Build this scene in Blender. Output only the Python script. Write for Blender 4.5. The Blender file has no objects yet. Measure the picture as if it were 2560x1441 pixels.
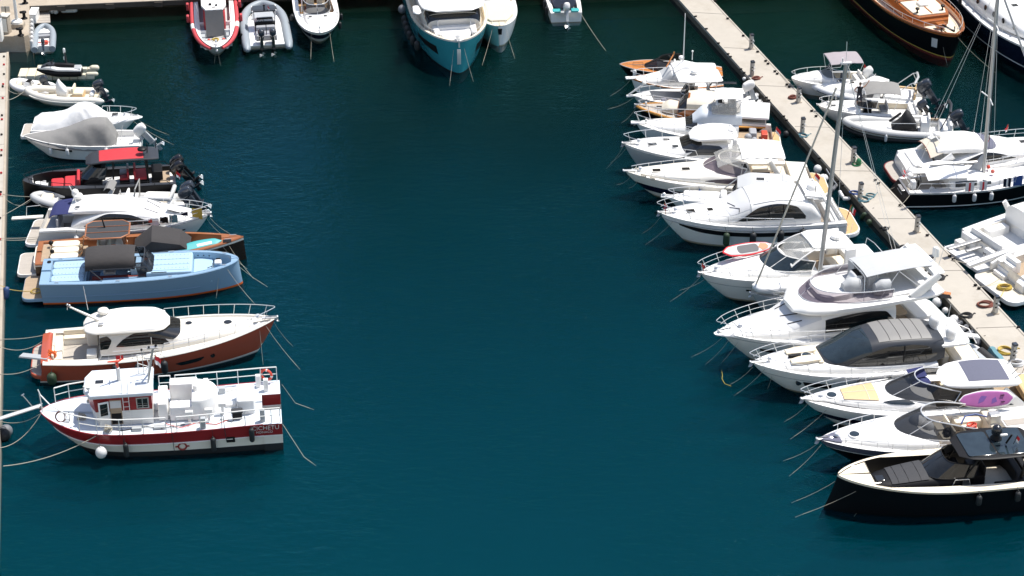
import bpy, bmesh, math, random
from mathutils import Vector as V, Matrix
from math import sin, cos, pi, radians, hypot, atan2, sqrt
random.seed(7)
SC = bpy.context.scene
# ---------------------------------------------------------------- camera, sky, sun, exposure
CAM_H, FPX, PITCH = 63.5, 5400.0, radians(30)
cd = bpy.data.cameras.new('camera'); cam = bpy.data.objects.new('camera', cd); SC.collection.objects.link(cam)
cam.location = (0, 0, CAM_H); cam.rotation_euler = (pi/2-PITCH, 0, 0)
cd.sensor_width = 36; cd.lens = 36*FPX/2560; cd.clip_start = 1; cd.clip_end = 5000
SC.camera = cam
SUN = V((0.43, 0.27, 1.15)).normalized()
wd = bpy.data.worlds.new('World'); SC.world = wd; wd.use_nodes = True
nt = wd.node_tree; bgn = nt.nodes['Background']; sky = nt.nodes.new('ShaderNodeTexSky')
sky.sky_type = 'NISHITA'; sky.sun_disc = False; sky.sun_elevation = math.asin(SUN.z); sky.sun_rotation = atan2(SUN.x, SUN.y)
sky.altitude = 50; sky.air_density = 1.0; sky.dust_density = 1.3
nt.links.new(sky.outputs[0], bgn.inputs[0]); bgn.inputs[1].default_value = 0.125
sl = bpy.data.lights.new('sun', 'SUN'); so = bpy.data.objects.new('sun', sl); SC.collection.objects.link(so)
sl.energy = 4.4; sl.angle = radians(0.53); sl.color = (1.0, 0.955, 0.89)
so.rotation_euler = SUN.to_track_quat('Z', 'Y').to_euler(); so.location = (60, 120, 120)
SC.view_settings.view_transform = 'Standard'; SC.view_settings.look = 'None'
SC.view_settings.exposure = 0.52; SC.view_settings.gamma = 1
cP, sP = cos(PITCH), sin(PITCH)
def at(px, py, z=0.0):                      # a point of the photograph -> the spot at height z in the harbour
    u = (px-1280)/FPX; v = (720.5-py)/FPX
    t = (z-CAM_H)/(-sP+v*cP)
    return V((u*t, (cP+v*sP)*t, z))
# ---------------------------------------------------------------- materials
MATS = {}
def mk(name, col, rough=.4, metal=0, var=.06, sc=1.2, bump=0, bsc=30, coat=0, alpha=1, spec=.5, stretch=(1,1,1), dirt=0, planks=0, plank_axis=1, edge=None):
    m = bpy.data.materials.new(name); m.use_nodes = True; n = m.node_tree.nodes; l = m.node_tree.links
    b = n['Principled BSDF']; b.inputs['Roughness'].default_value = rough; b.inputs['Metallic'].default_value = metal
    b.inputs['Coat Weight'].default_value = coat; b.inputs['Alpha'].default_value = alpha; b.inputs['Specular IOR Level'].default_value = spec
    tc = n.new('ShaderNodeTexCoord'); mp = n.new('ShaderNodeMapping'); mp.inputs['Scale'].default_value = stretch
    l.new(tc.outputs['Object'], mp.inputs[0])
    nz = n.new('ShaderNodeTexNoise'); nz.inputs['Scale'].default_value = sc; nz.inputs['Detail'].default_value = 6; nz.inputs['Roughness'].default_value = .65
    l.new(mp.outputs[0], nz.inputs['Vector'])
    mx = n.new('ShaderNodeMix'); mx.data_type = 'RGBA'
    mx.inputs[6].default_value = tuple(min(1, c*(1-var*2)) for c in col)+(1,); mx.inputs[7].default_value = tuple(min(1, c*(1+var)) for c in col)+(1,)
    l.new(nz.outputs[0], mx.inputs[0]); out = mx.outputs[2]
    if dirt:
        d = n.new('ShaderNodeTexNoise'); d.inputs['Scale'].default_value = .45; d.inputs['Detail'].default_value = 9; d.inputs['Roughness'].default_value = .7
        l.new(mp.outputs[0], d.inputs['Vector'])
        r = n.new('ShaderNodeMapRange'); r.inputs[1].default_value = .5; r.inputs[2].default_value = .72; r.inputs[4].default_value = dirt
        l.new(d.outputs[0], r.inputs[0])
        m2 = n.new('ShaderNodeMix'); m2.data_type = 'RGBA'; l.new(r.outputs[0], m2.inputs[0]); l.new(out, m2.inputs[6])
        m2.inputs[7].default_value = tuple(c*k for c, k in zip(col, (.55, .5, .42)))+(1,); out = m2.outputs[2]
    if planks:
        w = n.new('ShaderNodeTexWave'); w.bands_direction = 'XYZ'[plank_axis]; w.inputs['Scale'].default_value = planks; w.inputs['Distortion'].default_value = 0
        l.new(tc.outputs['Object'], w.inputs['Vector'])
        r = n.new('ShaderNodeMapRange'); r.inputs[1].default_value = .0; r.inputs[2].default_value = .12; r.inputs[3].default_value = .6; r.inputs[4].default_value = 0
        l.new(w.outputs[0], r.inputs[0])
        m2 = n.new('ShaderNodeMix'); m2.data_type = 'RGBA'; l.new(r.outputs[0], m2.inputs[0]); l.new(out, m2.inputs[6])
        m2.inputs[7].default_value = tuple(c*.3 for c in col)+(1,); out = m2.outputs[2]
    l.new(out, b.inputs['Base Color'])
    if bump:
        bn = n.new('ShaderNodeTexNoise'); bn.inputs['Scale'].default_value = bsc; bn.inputs['Detail'].default_value = 4; l.new(mp.outputs[0], bn.inputs['Vector'])
        bp = n.new('ShaderNodeBump'); bp.inputs['Strength'].default_value = bump; bp.inputs['Distance'].default_value = .02
        l.new(bn.outputs[0], bp.inputs['Height']); l.new(bp.outputs[0], b.inputs['Normal'])
    MATS[name] = m; return m
mk('bronze_hull', (.03,.016,.009), .25, var=.1, coat=.2)
mk('gelcoat', (.81,.80,.77), .3, var=.04, sc=1.4, coat=.2, dirt=.1)
mk('gelcoat_warm', (.78,.745,.67), .3, var=.04, sc=1.4, coat=.2, dirt=.1)
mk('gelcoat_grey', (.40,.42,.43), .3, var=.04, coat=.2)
mk('scum', (.40,.37,.27), .6, var=.2, sc=2.5, dirt=.5)
mk('collar', (.50,.06,.07), .55, var=.08, dirt=.1)
mk('nonskid', (.70,.70,.685), .75, var=.05, sc=6, bump=.3, bsc=60, dirt=.12)
mk('nonskid_grey', (.46,.47,.47), .8, var=.06, sc=5)
mk('nonskid_cream', (.60,.54,.43), .8, var=.05, sc=5)
mk('cockpit_grey', (.62,.60,.56), .6, var=.05)  # warm pale grey of cockpit walls and the flybridge well
mk('teak', (.40,.30,.20), .7, var=.2, sc=9, stretch=(.15,1,1), planks=4.5)
mk('teak_grey', (.42,.38,.33), .8, var=.14, sc=9, stretch=(.15,1,1), planks=4.5, dirt=.2)
mk('teak_gold', (.55,.36,.17), .6, var=.14, sc=9, stretch=(.15,1,1), planks=4.5)
mk('varnish', (.36,.115,.03), .18, var=.18, sc=5, stretch=(.2,1,1), coat=.6)
mk('varnish_orange', (.52,.20,.055), .2, var=.18, sc=6, stretch=(.2,1,1), coat=.6)
mk('navy', (.007,.010,.028), .25, var=.1, spec=.25)
mk('black_hull', (.0045,.0045,.006), .3, var=.1, spec=.18)
mk('black', (.009,.009,.010), .5, var=.15, spec=.2)
mk('black_cover', (.016,.016,.018), .8, var=.2, sc=4, bump=.6, bsc=5)
mk('charcoal', (.035,.036,.04), .75, var=.1, sc=7, bump=.3, bsc=30)
mk('graphite', (.038,.042,.05), .35, var=.06, spec=.3)
mk('roof_grey', (.20,.195,.185), .6, var=.05)
mk('honey', (.58,.27,.05), .25, var=.15, sc=6, coat=.4)
mk('deck_paint', (.60,.64,.68), .6, var=.06, sc=2, dirt=.12)
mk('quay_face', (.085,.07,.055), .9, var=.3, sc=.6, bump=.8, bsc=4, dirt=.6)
mk('slate', (.11,.115,.16), .85, var=.08, sc=9, bump=.2)
mk('grey_tube', (.27,.31,.34), .5, var=.05, dirt=.08)
mk('pale_tube', (.50,.50,.49), .5, var=.04, dirt=.08)
mk('cream_tube', (.66,.63,.56), .48, var=.03, dirt=.06)
mk('white_tube', (.72,.72,.71), .45, var=.03, dirt=.05)
mk('grey_canvas', (.22,.215,.205), .85, var=.06, sc=2.5, bump=.9, bsc=3.2)
mk('mauve_canvas', (.32,.285,.30), .85, var=.06, sc=3, bump=.7, bsc=4)
mk('light_canvas', (.43,.44,.445), .85, var=.05, sc=2.5, bump=.6, bsc=4)
mk('white_canvas', (.76,.755,.74), .8, var=.03, sc=2, bump=.9, bsc=3)
mk('beige_canvas', (.60,.55,.45), .85, var=.05, sc=2.5, bump=.8, bsc=3.5)
mk('taupe_canvas', (.036,.033,.033), .85, var=.09, sc=3, bump=.7, bsc=4)
mk('blue_canvas', (.02,.026,.11), .85, var=.12, sc=3, bump=.6, bsc=4)
mk('tan_vinyl', (.60,.42,.22), .6, var=.06, sc=4)
mk('sand_vinyl', (.70,.61,.46), .6, var=.05, sc=4)
mk('cream_vinyl', (.74,.66,.52), .55, var=.05, sc=4)
mk('white_vinyl', (.77,.76,.73), .5, var=.03, sc=4)
mk('grey_vinyl', (.30,.31,.33), .6, var=.06, sc=4)
mk('red_vinyl', (.48,.028,.036), .55, var=.08, sc=4)
mk('red_paint', (.27,.014,.016), .35, var=.08, sc=2, coat=.15, dirt=.1)
mk('brick_red', (.43,.085,.04), .22, var=.07, coat=.4)
mk('copper', (.36,.135,.055), .3, metal=.15, var=.08, coat=.3)
mk('sky_blue', (.235,.36,.49), .3, var=.03, coat=.3)
mk('sky_blue_deck', (.33,.48,.61), .75, var=.04, sc=6)
mk('teal_paint', (.035,.26,.30), .25, var=.04, coat=.3)
mk('aqua_side', (.20,.52,.52), .25, var=.04, coat=.3)
mk('aqua_board', (.035,.34,.35), .45, var=.04)
mk('orange', (.70,.12,.01), .5, var=.08)
mk('life_red', (.60,.06,.03), .5, var=.08)
mk('yellow', (.50,.35,.06), .6, var=.1)
mk('green', (.02,.17,.06), .5, var=.12)
mk('blue', (.025,.07,.26), .5, var=.12)
mk('aqua_rope', (.11,.24,.28), .8, var=.12)
mk('rope', (.42,.385,.31), .9, var=.15, sc=12)
mk('old_rope', (.20,.175,.14), .9, var=.25, sc=6)
mk('dark_rope', (.035,.035,.037), .9, var=.2)
mk('brown_hose', (.20,.06,.04), .7, var=.15)
mk('antifoul', (.16,.018,.014), .7, var=.15)
mk('antifoul_dark', (.012,.014,.018), .7, var=.15)
mk('algae', (.03,.035,.02), .8, var=.3, sc=3)
mk('steel', (.74,.74,.73), .3, metal=.55, var=.04)
mk('alu', (.48,.48,.47), .4, metal=.75, var=.05)
mk('white_metal', (.76,.755,.72), .4, var=.04)
mk('rubber', (.02,.02,.021), .65, var=.2)
mk('fender_white', (.66,.66,.65), .45, var=.06, dirt=.25)
mk('fender_black', (.018,.02,.022), .6, var=.2)
mk('fender_grey', (.15,.155,.17), .6, var=.12)
mk('fender_green', (.025,.05,.022), .6, var=.2)
mk('fender_blue', (.03,.07,.18), .5, var=.15)
mk('engine_grey', (.045,.055,.072), .25, metal=.3, var=.06, coat=.5)
mk('engine_black', (.01,.01,.012), .2, var=.1, coat=.6)
mk('concrete', (.42,.385,.33), .9, var=.09, sc=.8, bump=.35, bsc=14, dirt=.4)
mk('concrete_old', (.41,.35,.275), .92, var=.15, sc=.7, bump=.5, bsc=8, dirt=.55)
mk('quay_wall', (.12,.10,.075), .9, var=.3, sc=.6, bump=.7, bsc=4, dirt=.5)
mk('joint', (.16,.145,.125), .9)
mk('plastic_beige', (.60,.555,.43), .55, var=.05, dirt=.2)
mk('skin', (.45,.24,.15), .55); mk('hair', (.06,.035,.02), .6); mk('shirt', (.012,.012,.016), .8); mk('shorts', (.02,.025,.045), .8)
mk('flag_red', (.6,.02,.03), .8); mk('flag_white', (.8,.8,.8), .8)
mk('pink', (.40,.12,.34), .4, var=.12, sc=3); mk('purple', (.17,.08,.30), .5); mk('board_grey', (.13,.13,.135), .8)
mk('wall_cream', (.42,.37,.29), .85, var=.08, sc=.3); mk('wall_pink', (.34,.20,.15), .85, var=.08, sc=.3); mk('leaf', (.05,.08,.03), .7, var=.3, sc=.6, bump=1, bsc=3)
mk('lettering', (.6,.58,.55), .5); mk('dark_lettering', (.02,.02,.03), .5)
mk('glass', (.02,.02,.019), .05, var=.48, sc=2.2, spec=.7)
mk('glass_blue', (.022,.034,.042), .05, var=.4, sc=1.6, spec=.7)
mk('glass_grey', (.05,.055,.06), .08, var=.25, sc=1.5, spec=.6)
mk('glass_mauve', (.065,.05,.065), .07, var=.25, sc=1.5, spec=.6)
mk('screen_white', (.62,.62,.62), .35, var=.04)
def glassmix(name, tint, fac):
    m = bpy.data.materials.new(name); m.use_nodes = True; n = m.node_tree.nodes; l = m.node_tree.links
    b = n['Principled BSDF']; b.inputs['Base Color'].default_value = tint+(1,); b.inputs['Roughness'].default_value = .04
    t = n.new('ShaderNodeBsdfTransparent'); t.inputs[0].default_value = tuple(min(1, .55+c*3) for c in tint)+(1,)
    x = n.new('ShaderNodeMixShader'); x.inputs[0].default_value = fac
    l.new(t.outputs[0], x.inputs[1]); l.new(b.outputs[0], x.inputs[2]); l.new(x.outputs[0], n['Material Output'].inputs[0]); MATS[name] = m
glassmix('clear_glass', (.03,.04,.05), .35); glassmix('smoke_glass', (.012,.014,.018), .72); glassmix('smoke_mauve', (.06,.045,.065), .5); glassmix('clear_vinyl', (.4,.4,.38), .38)
# ---------------------------------------------------------------- mesh builder
def T(pts, lin=False):                       # table -> smooth monotone interpolator
    xs = [p[0] for p in pts]; ys = [p[1] for p in pts]; n = len(xs)
    if n == 1: return lambda x: ys[0]
    d = [(ys[i+1]-ys[i])/max(1e-9, xs[i+1]-xs[i]) for i in range(n-1)]; mm = [0]*n
    for i in range(n):
        if i == 0: mm[i] = d[0]
        elif i == n-1: mm[i] = d[-1]
        else: mm[i] = 0 if d[i-1]*d[i] <= 0 else 2*d[i-1]*d[i]/(d[i-1]+d[i])
    def f(x):
        if x <= xs[0]: return ys[0]
        if x >= xs[-1]: return ys[-1]
        i = 0
        while x > xs[i+1]: i += 1
        h = xs[i+1]-xs[i]; t = (x-xs[i])/h
        if lin: return ys[i]+(ys[i+1]-ys[i])*t
        return (2*t**3-3*t*t+1)*ys[i]+(t**3-2*t*t+t)*h*mm[i]+(-2*t**3+3*t*t)*ys[i+1]+(t**3-t*t)*h*mm[i+1]
    return f
def sgp(a, e): return math.copysign(abs(a)**e, a)
class MB:
    def __init__(s): s.v = []; s.f = []; s.m = []
    def add(s, pts):
        i = len(s.v); s.v += [tuple(p) for p in pts]; return i
    def ngon(s, pts, m=0):
        i = s.add(pts); s.f.append(tuple(range(i, i+len(pts)))); s.m.append(m); return s
    def grid(s, rows, m=0, cu=False, cv=False):
        nr = len(rows); nc = len(rows[0]); i0 = s.add([p for r in rows for p in r])
        for i in range(nr if cu else nr-1):
            for j in range(nc if cv else nc-1):
                a = i0+i*nc+j; b = i0+i*nc+(j+1) % nc; c = i0+((i+1) % nr)*nc+(j+1) % nc; d = i0+((i+1) % nr)*nc+j
                s.f.append((a, b, c, d)); s.m.append(m(i, j) if callable(m) else m)
        return s
    def tube(s, pts, r, m=0, n=6, closed=False, cap=True):
        pts = [V(p) for p in pts]; k = len(pts); rows = []; up = None
        for i, p in enumerate(pts):
            a = pts[i-1] if (i or closed) else p; b = pts[(i+1) % k] if (i < k-1 or closed) else p
            t = (b-a).normalized() if (b-a).length > 1e-9 else V((0,0,1))
            if up is None: up = V((0,0,1)) if abs(t.z) < .9 else V((1,0,0))
            sd = t.cross(up)
            if sd.length < 1e-6: sd = t.cross(V((1,.3,0)))
            sd.normalize(); up = sd.cross(t).normalized()
            rr = r[i] if isinstance(r, (list, tuple)) else r
            rows.append([p+sd*(rr*cos(2*pi*j/n))+up*(rr*sin(2*pi*j/n)) for j in range(n)])
        s.grid(rows, m, cu=closed, cv=True)
        if cap and not closed: s.ngon(rows[0][::-1], m); s.ngon(rows[-1], m)
        return s
    def lathe(s, prof, c=(0,0,0), axis=(0,0,1), n=12, m=0):
        q = V((0,0,1)).rotation_difference(V(axis).normalized()); c = V(c)
        rows = [[c+q @ V((r*cos(2*pi*j/n), r*sin(2*pi*j/n), z)) for j in range(n)] for r, z in prof]
        s.grid(rows, m, cv=True); s.ngon(rows[0][::-1], m); s.ngon(rows[-1], m); return s
    def ball(s, c, r, m=0, n=12, sq=1):
        return s.lathe([(max(.001, r*sin(pi*i/8)), -r*sq*cos(pi*i/8)) for i in range(9)], c, n=n, m=m)
    def capsule(s, c, r, h, axis=(0,0,1), m=0, n=10):
        p = [(max(.002, r*sin(pi/2*i/4)), -h/2+r-r*cos(pi/2*i/4)) for i in range(5)]+[(max(.002, r*cos(pi/2*i/4)), h/2-r+r*sin(pi/2*i/4)) for i in range(5)]
        return s.lathe(p, c, axis, n, m)
    def prism(s, poly, z0, z1, r=0, m=0, mt=None, mat=None):      # plan polygon (ccw), bevelled top
        n = len(poly); mt = m if mt is None else mt
        def inset(d):
            o = []
            for i in range(n):
                a = V(poly[i-1]+(0,))-V(poly[i]+(0,)); b = V(poly[(i+1) % n]+(0,))-V(poly[i]+(0,))
                a.normalize(); b.normalize(); na = V((-a.y, a.x, 0))*-1; nb = V((-b.y, b.x, 0)); nn = (nb-V((a.y, -a.x, 0))*-1)
                nn = V((-b.y, b.x, 0))+V((a.y, -a.x, 0)); L = nn.length
                nn = nn/L if L > 1e-6 else nb; k = max(.5, nn.dot(nb))
                o.append((poly[i][0]+nn.x*d/k, poly[i][1]+nn.y*d/k))
            return o
        lv = [(z0, 0), (z1, 0)] if r <= 0 else [(z0, 0), (z1-r, 0), (z1-r*.3, r*.3), (z1, r)]
        zf = (lambda z, p: z) if mat is None else mat
        rows = [[(p[0], p[1], zf(z, p)) for p in (inset(d) if d else poly)] for z, d in lv]
        s.grid(rows, m, cv=True); s.ngon(rows[-1], mt); s.ngon(rows[0][::-1], m); return s
    def box(s, x0, x1, y0, y1, z0, z1, r=.03, m=0, mt=None, cr=None, xf=None):
        cr = min(r if cr is None else cr, (x1-x0)/2.01, (y1-y0)/2.01); r = min(r, (z1-z0)*.9, cr if cr > 0 else r)
        poly = []
        if cr <= .004: poly = [(x0,y0),(x1,y0),(x1,y1),(x0,y1)]
        else:
            for cx, cy, a in ((x1-cr,y0+cr,-90),(x1-cr,y1-cr,0),(x0+cr,y1-cr,90),(x0+cr,y0+cr,180)):
                for k in range(4): t = radians(a+30*k); poly.append((cx+cr*cos(t), cy+cr*sin(t)))
        i = len(s.v); s.prism(poly, z0, z1, r, m, mt)
        if xf is not None: s.v[i:] = [tuple(xf @ V(p)) for p in s.v[i:]]
        return s
    def ring(s, rows, m=0, n=20, k=5, cap=True, lin=False):        # rows (x, half width, z mid, up, down, exponent): closed body along x
        cols = list(zip(*rows)); fs = [T(list(zip(cols[0], c)), lin) for c in cols[1:]]; out = []
        xs = sorted({round(a+(b-a)*i/k, 5) for a, b in zip(cols[0], cols[0][1:]) for i in range(k+1)})
        for x in xs:
            w, zc, u, d, e = [f(x) for f in fs]
            out.append([(x, w*sgp(cos(2*pi*j/n), 2/e), zc+(u if sin(2*pi*j/n) >= 0 else d)*sgp(sin(2*pi*j/n), 2/e)) for j in range(n)])
        s.grid(out, m, cv=True)
        if cap: s.ngon(out[0][::-1], m); s.ngon(out[-1], m)
        return s
    def xf(s, M, i=0):
        s.v[i:] = [tuple(M @ V(p)) for p in s.v[i:]]; return s
def link(o, parent=None):
    SC.collection.objects.link(o)
    if parent is not None: o.parent = parent
    return o
SPLIT = dict(hardtop_posts='hardtop_post', hardtop_legs='hardtop_leg', frame='frame_tube', cover_legs='cover_leg', roof_gear='roof_fitting', stern_bench_split='stern_bench')
def pieces(mb):
    par = list(range(len(mb.v)))
    def find(i):
        while par[i] != i: par[i] = par[par[i]]; i = par[i]
        return i
    for f in mb.f:
        for q in f[1:]: par[find(q)] = find(f[0])
    key = {tuple(round(c, 4) for c in v): i for i, v in enumerate(mb.v)}
    for i, v in enumerate(mb.v): par[find(i)] = find(key[tuple(round(c, 4) for c in v)])
    out = {}
    for f, m in zip(mb.f, mb.m):
        o = out.setdefault(find(f[0]), (MB(), {})); ids = []
        for q in f:
            if q not in o[1]: o[1][q] = o[0].add([mb.v[q]])
            ids.append(o[1][q])
        o[0].f.append(tuple(ids)); o[0].m.append(m)
    return [o[0] for o in out.values()]
def part(name, mb, mats, parent=None, ang=38, label=None):
    if isinstance(mats, str): mats = [mats]
    if name in SPLIT:
        for q in pieces(mb): o = part(SPLIT[name], q, mats, parent, ang, label)
        return o
    me = bpy.data.meshes.new(name); me.from_pydata(mb.v, [], mb.f)
    bm = bmesh.new(); bm.from_mesh(me); bmesh.ops.recalc_face_normals(bm, faces=bm.faces[:]); bm.to_mesh(me); bm.free()
    for m in mats: me.materials.append(MATS[m])
    me.polygons.foreach_set('material_index', mb.m); me.polygons.foreach_set('use_smooth', [True]*len(mb.f)); me.set_sharp_from_angle(angle=radians(ang)); me.update()
    o = link(bpy.data.objects.new(name, me), parent)
    if label: o['label'] = label
    return o
def tag(o, label, cat, group=None):
    o['label'] = label; o['category'] = cat
    if group: o['group'] = group
    return o
def thing(name, label, cat, loc=(0,0,0), rz=0, group=None):
    o = link(bpy.data.objects.new(name, None)); o.location = loc; o.rotation_euler = (0,0,rz); o.empty_display_size = .3
    return tag(o, label, cat, group)
def struct(name, mb, mats, ang=38):
    o = part(name, mb, mats, None, ang); o['kind'] = 'structure'; return o
# ---------------------------------------------------------------- boat kit (local frame: x to the bow from the transom, y to port, z up from the water)
def boat(name, label, cat, bow, stern, group=None):
    B = at(*bow); S = at(*stern); d = B-S; d.z = 0
    o = thing(name, label, cat, (S.x, S.y, 0), atan2(d.y, d.x), group)
    return o, d.length
def W(root, p):
    return Matrix.Translation(root.location) @ Matrix.Rotation(root.rotation_euler.z, 4, 'Z') @ V(p)
class Hull:
    def __init__(s, root, L, B, sheer, bands, tm=.42, ks=.9, p=2.3, q=.8, flare=.3, rake=.1, tr=0, mats=None, name='hull', cap=True, fk=2.2, z1=None, rp=5):
        s.L, s.B, s.tm, s.ks, s.p, s.q, s.flare, s.rake, s.tr, s.fk, s.rp = L, B, tm, ks, p, q, flare, rake, tr, fk, rp
        s.zs = T([(a*L, z) for a, z in sheer]); s.root = root
        b2 = []; v0 = 0
        for ve, m in bands:                     # weed and scum along the waterline
            if ve >= .96 and v0 < .9 and m in ('gelcoat','gelcoat_warm','gelcoat_grey'): b2 += [(.93, m), (1.03, 'scum')]
            b2.append((ve, m)); v0 = ve
        bands = b2; vs = [0]; mi = []
        for k, (ve, m) in enumerate(bands):
            v0 = vs[-1]
            if ve <= v0+.001: continue
            n = max(1, int((ve-v0)/.14+.5))
            for i in range(n): vs.append(v0+(ve-v0)*(i+1)/n); mi.append(m)
        ml = sorted(set(mi), key=mi.index); ns = 36; mb = MB()
        ts = [1-(1-i/ns)**1.5 for i in range(ns+1)]
        for sd in (1, -1): mb.grid([[s.P(t, v, sd) for v in vs] for t in ts], lambda i, j: ml.index(mi[j]))
        mb.grid([[s.P(0, v, 1) for v in vs], [s.P(0, v, -1) for v in vs]], lambda i, j: ml.index(mi[j]))
        s.obj = part(name, mb, ml, root, 50)
    def b(s, x):
        t = min(1, max(0, x/s.L))
        if t < s.tm: return s.B/2*(1-(1-s.ks)*((s.tm-t)/s.tm)**2)
        return s.B/2*max(0, 1-((t-s.tm)/(1-s.tm))**s.p)**s.q
    def P(s, t, v, sd=1):
        z = s.zs(t*s.L)*(1-v); k = max(0, t)**s.fk
        y = s.b(t*s.L)*(1-s.flare*k*max(0, min(v, 1.2))**1.25-.04*v)*(1-max(0, v-1)*.4)
        return V((s.L*t-s.rake*(1.5 if s.rake > .045 else 1)*s.L*(max(0,v)**1.25)*t**s.rp+s.tr*v*(1-t)**6, sd*y, z))
    def xz(s, x, z, sd=1, off=0):             # hull point at station x, height z
        t = x/s.L; v = 1-z/s.zs(x); p = s.P(t, v, sd)
        return p+V((0, sd*off, 0))
    def win(s, x0, x1, va, vb, mat='glass', name='hull_window', sides=(1,-1), off=.012, n=10):
        fa = T(va) if isinstance(va, list) else (lambda x: va); fb = T(vb) if isinstance(vb, list) else (lambda x: vb)
        for sd in sides:
            mb = MB(); rows = []
            for i in range(n+1):
                x = x0+(x1-x0)*i/n; rows.append([s.P(x/s.L, fa(x)+(fb(x)-fa(x))*j/3, sd)+V((0, sd*off, 0)) for j in range(4)])
            mb.grid(rows); part(name, mb, mat, s.root)
    def deck(s, rows, mats, name='deck', lin=True):
        # rows (x, cap, drop, half well, floor z): mats cap, bulwark, side deck, well wall, floor
        cols = list(zip(*rows)); fs = [T(list(zip(cols[0], c)), lin) for c in cols[1:]]
        xs = set(round(x, 4) for x in cols[0])
        a, b = cols[0][0], cols[0][-1]; n = 40
        xs |= {round(a+(b-a)*(1-(1-i/n)**1.6), 4) for i in range(n+1)}; out = []
        for x in sorted(xs):
            cp, dr, wc, zf = [f(x) for f in fs]; B = s.b(x)-.012; z = s.zs(x)-.004
            cp = min(cp, B*.5); yi = max(0, B-cp); wc = max(0, min(wc, yi-.02)); zd = z-dr; cam = .035*yi*0
            h = [(B, z), (max(0, yi), z), (max(0, yi-min(.02, yi)), zd), (wc, zd+.02), (max(0, wc-.015), zf if zf < zd else zd+.02+min(.06, yi*.05)), (0, zf if zf < zd else zd+.03+min(.09, yi*.06))]
            out.append([(x, y, zz) for y, zz in h]+[(x, -y, zz) for y, zz in h[-2::-1]])
        mb = MB(); ml = list(dict.fromkeys(mats)); q = [ml.index(m) for m in mats]
        mb.grid(out, lambda i, j: q[j] if j < 5 else q[9-j])
        e = out[0]; mb.ngon([e[0], e[1], e[2], e[3], e[4], e[5]]+e[6:], q[1])
        return part(name, mb, ml, s.root, 30)
    def rub(s, v=.03, r=.035, mat='black', name='rub_rail', x0=0, x1=None, off=.02, n=5):
        x1 = s.L if x1 is None else x1; mb = MB()
        for sd in (1, -1):
            pts = [s.P(t, v, sd)+V((0, sd*off, 0)) for t in [(x0+(x1-x0)*(1-(1-i/28)**1.5))/s.L for i in range(29)]]
            mb.tube(pts, r, n=n)
        part(name, mb, mat, s.root)
    def rail(s, x0, x1, h, ins=.12, ns=5, mid=True, lean=.0, join=True, fwd=.0, name='bow_rail', r=.02, mat='steel', h0=None, base=0, drop=.9):
        mb = MB(); h0 = h if h0 is None else h0; out = []
        def pt(t, sd, k=1.0):
            x = x0+(x1-x0)*t; hh = (h0+(h-h0)*min(1, t*1.6))*k
            return V((min(x, s.L-.25)+fwd*t*t*k, sd*(max(.06, s.b(min(x, s.L-.2))-ins)+lean*k), s.zs(x)+base+hh))
        N = 20
        tops = {sd: [pt(i/N, sd) for i in range(N+1)] for sd in (1,-1)}
        if join:
            e = tops[1][-1]; mb.tube(tops[1]+[V((e.x+abs(e.y)*.6, e.y*.5, e.z)), V((e.x+abs(e.y)*.6, -e.y*.5, e.z))]+tops[-1][::-1], r)
        else:
            for sd in (1,-1): mb.tube(tops[sd], r)
        if not join:
            for sd in (1,-1):
                m2 = MB().tube(tops[sd], r); a = tops[sd][0]; x = x0-.25; m2.tube([a, V((x, sd*(s.b(x)-ins), s.zs(x)+base))], r)
                if mid: m2.tube([pt(i/N, sd, .52) for i in range(2, N+1)], r*.75)
                for i in range(ns): m2.tube([pt((i+.6)/ns, sd), pt((i+.6)/ns, sd, 0)], r*.85)
                part(name, m2, mat, s.root)
            return
        if mid:
            for sd in (1,-1): mb.tube([pt(i/N, sd, .52) for i in range(2, N+1)], r*.75)
        for sd in (1,-1):
            a = tops[sd][0]; x = x0-.25; mb.tube([a, V((x, sd*(s.b(x)-ins), s.zs(x)+base))], r)
            for i in range(ns):
                t = (i+.6)/ns; p = pt(t, sd); q = pt(t, sd, 0); mb.tube([p, q], r*.85)
        part(name, mb, mat, s.root)
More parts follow.
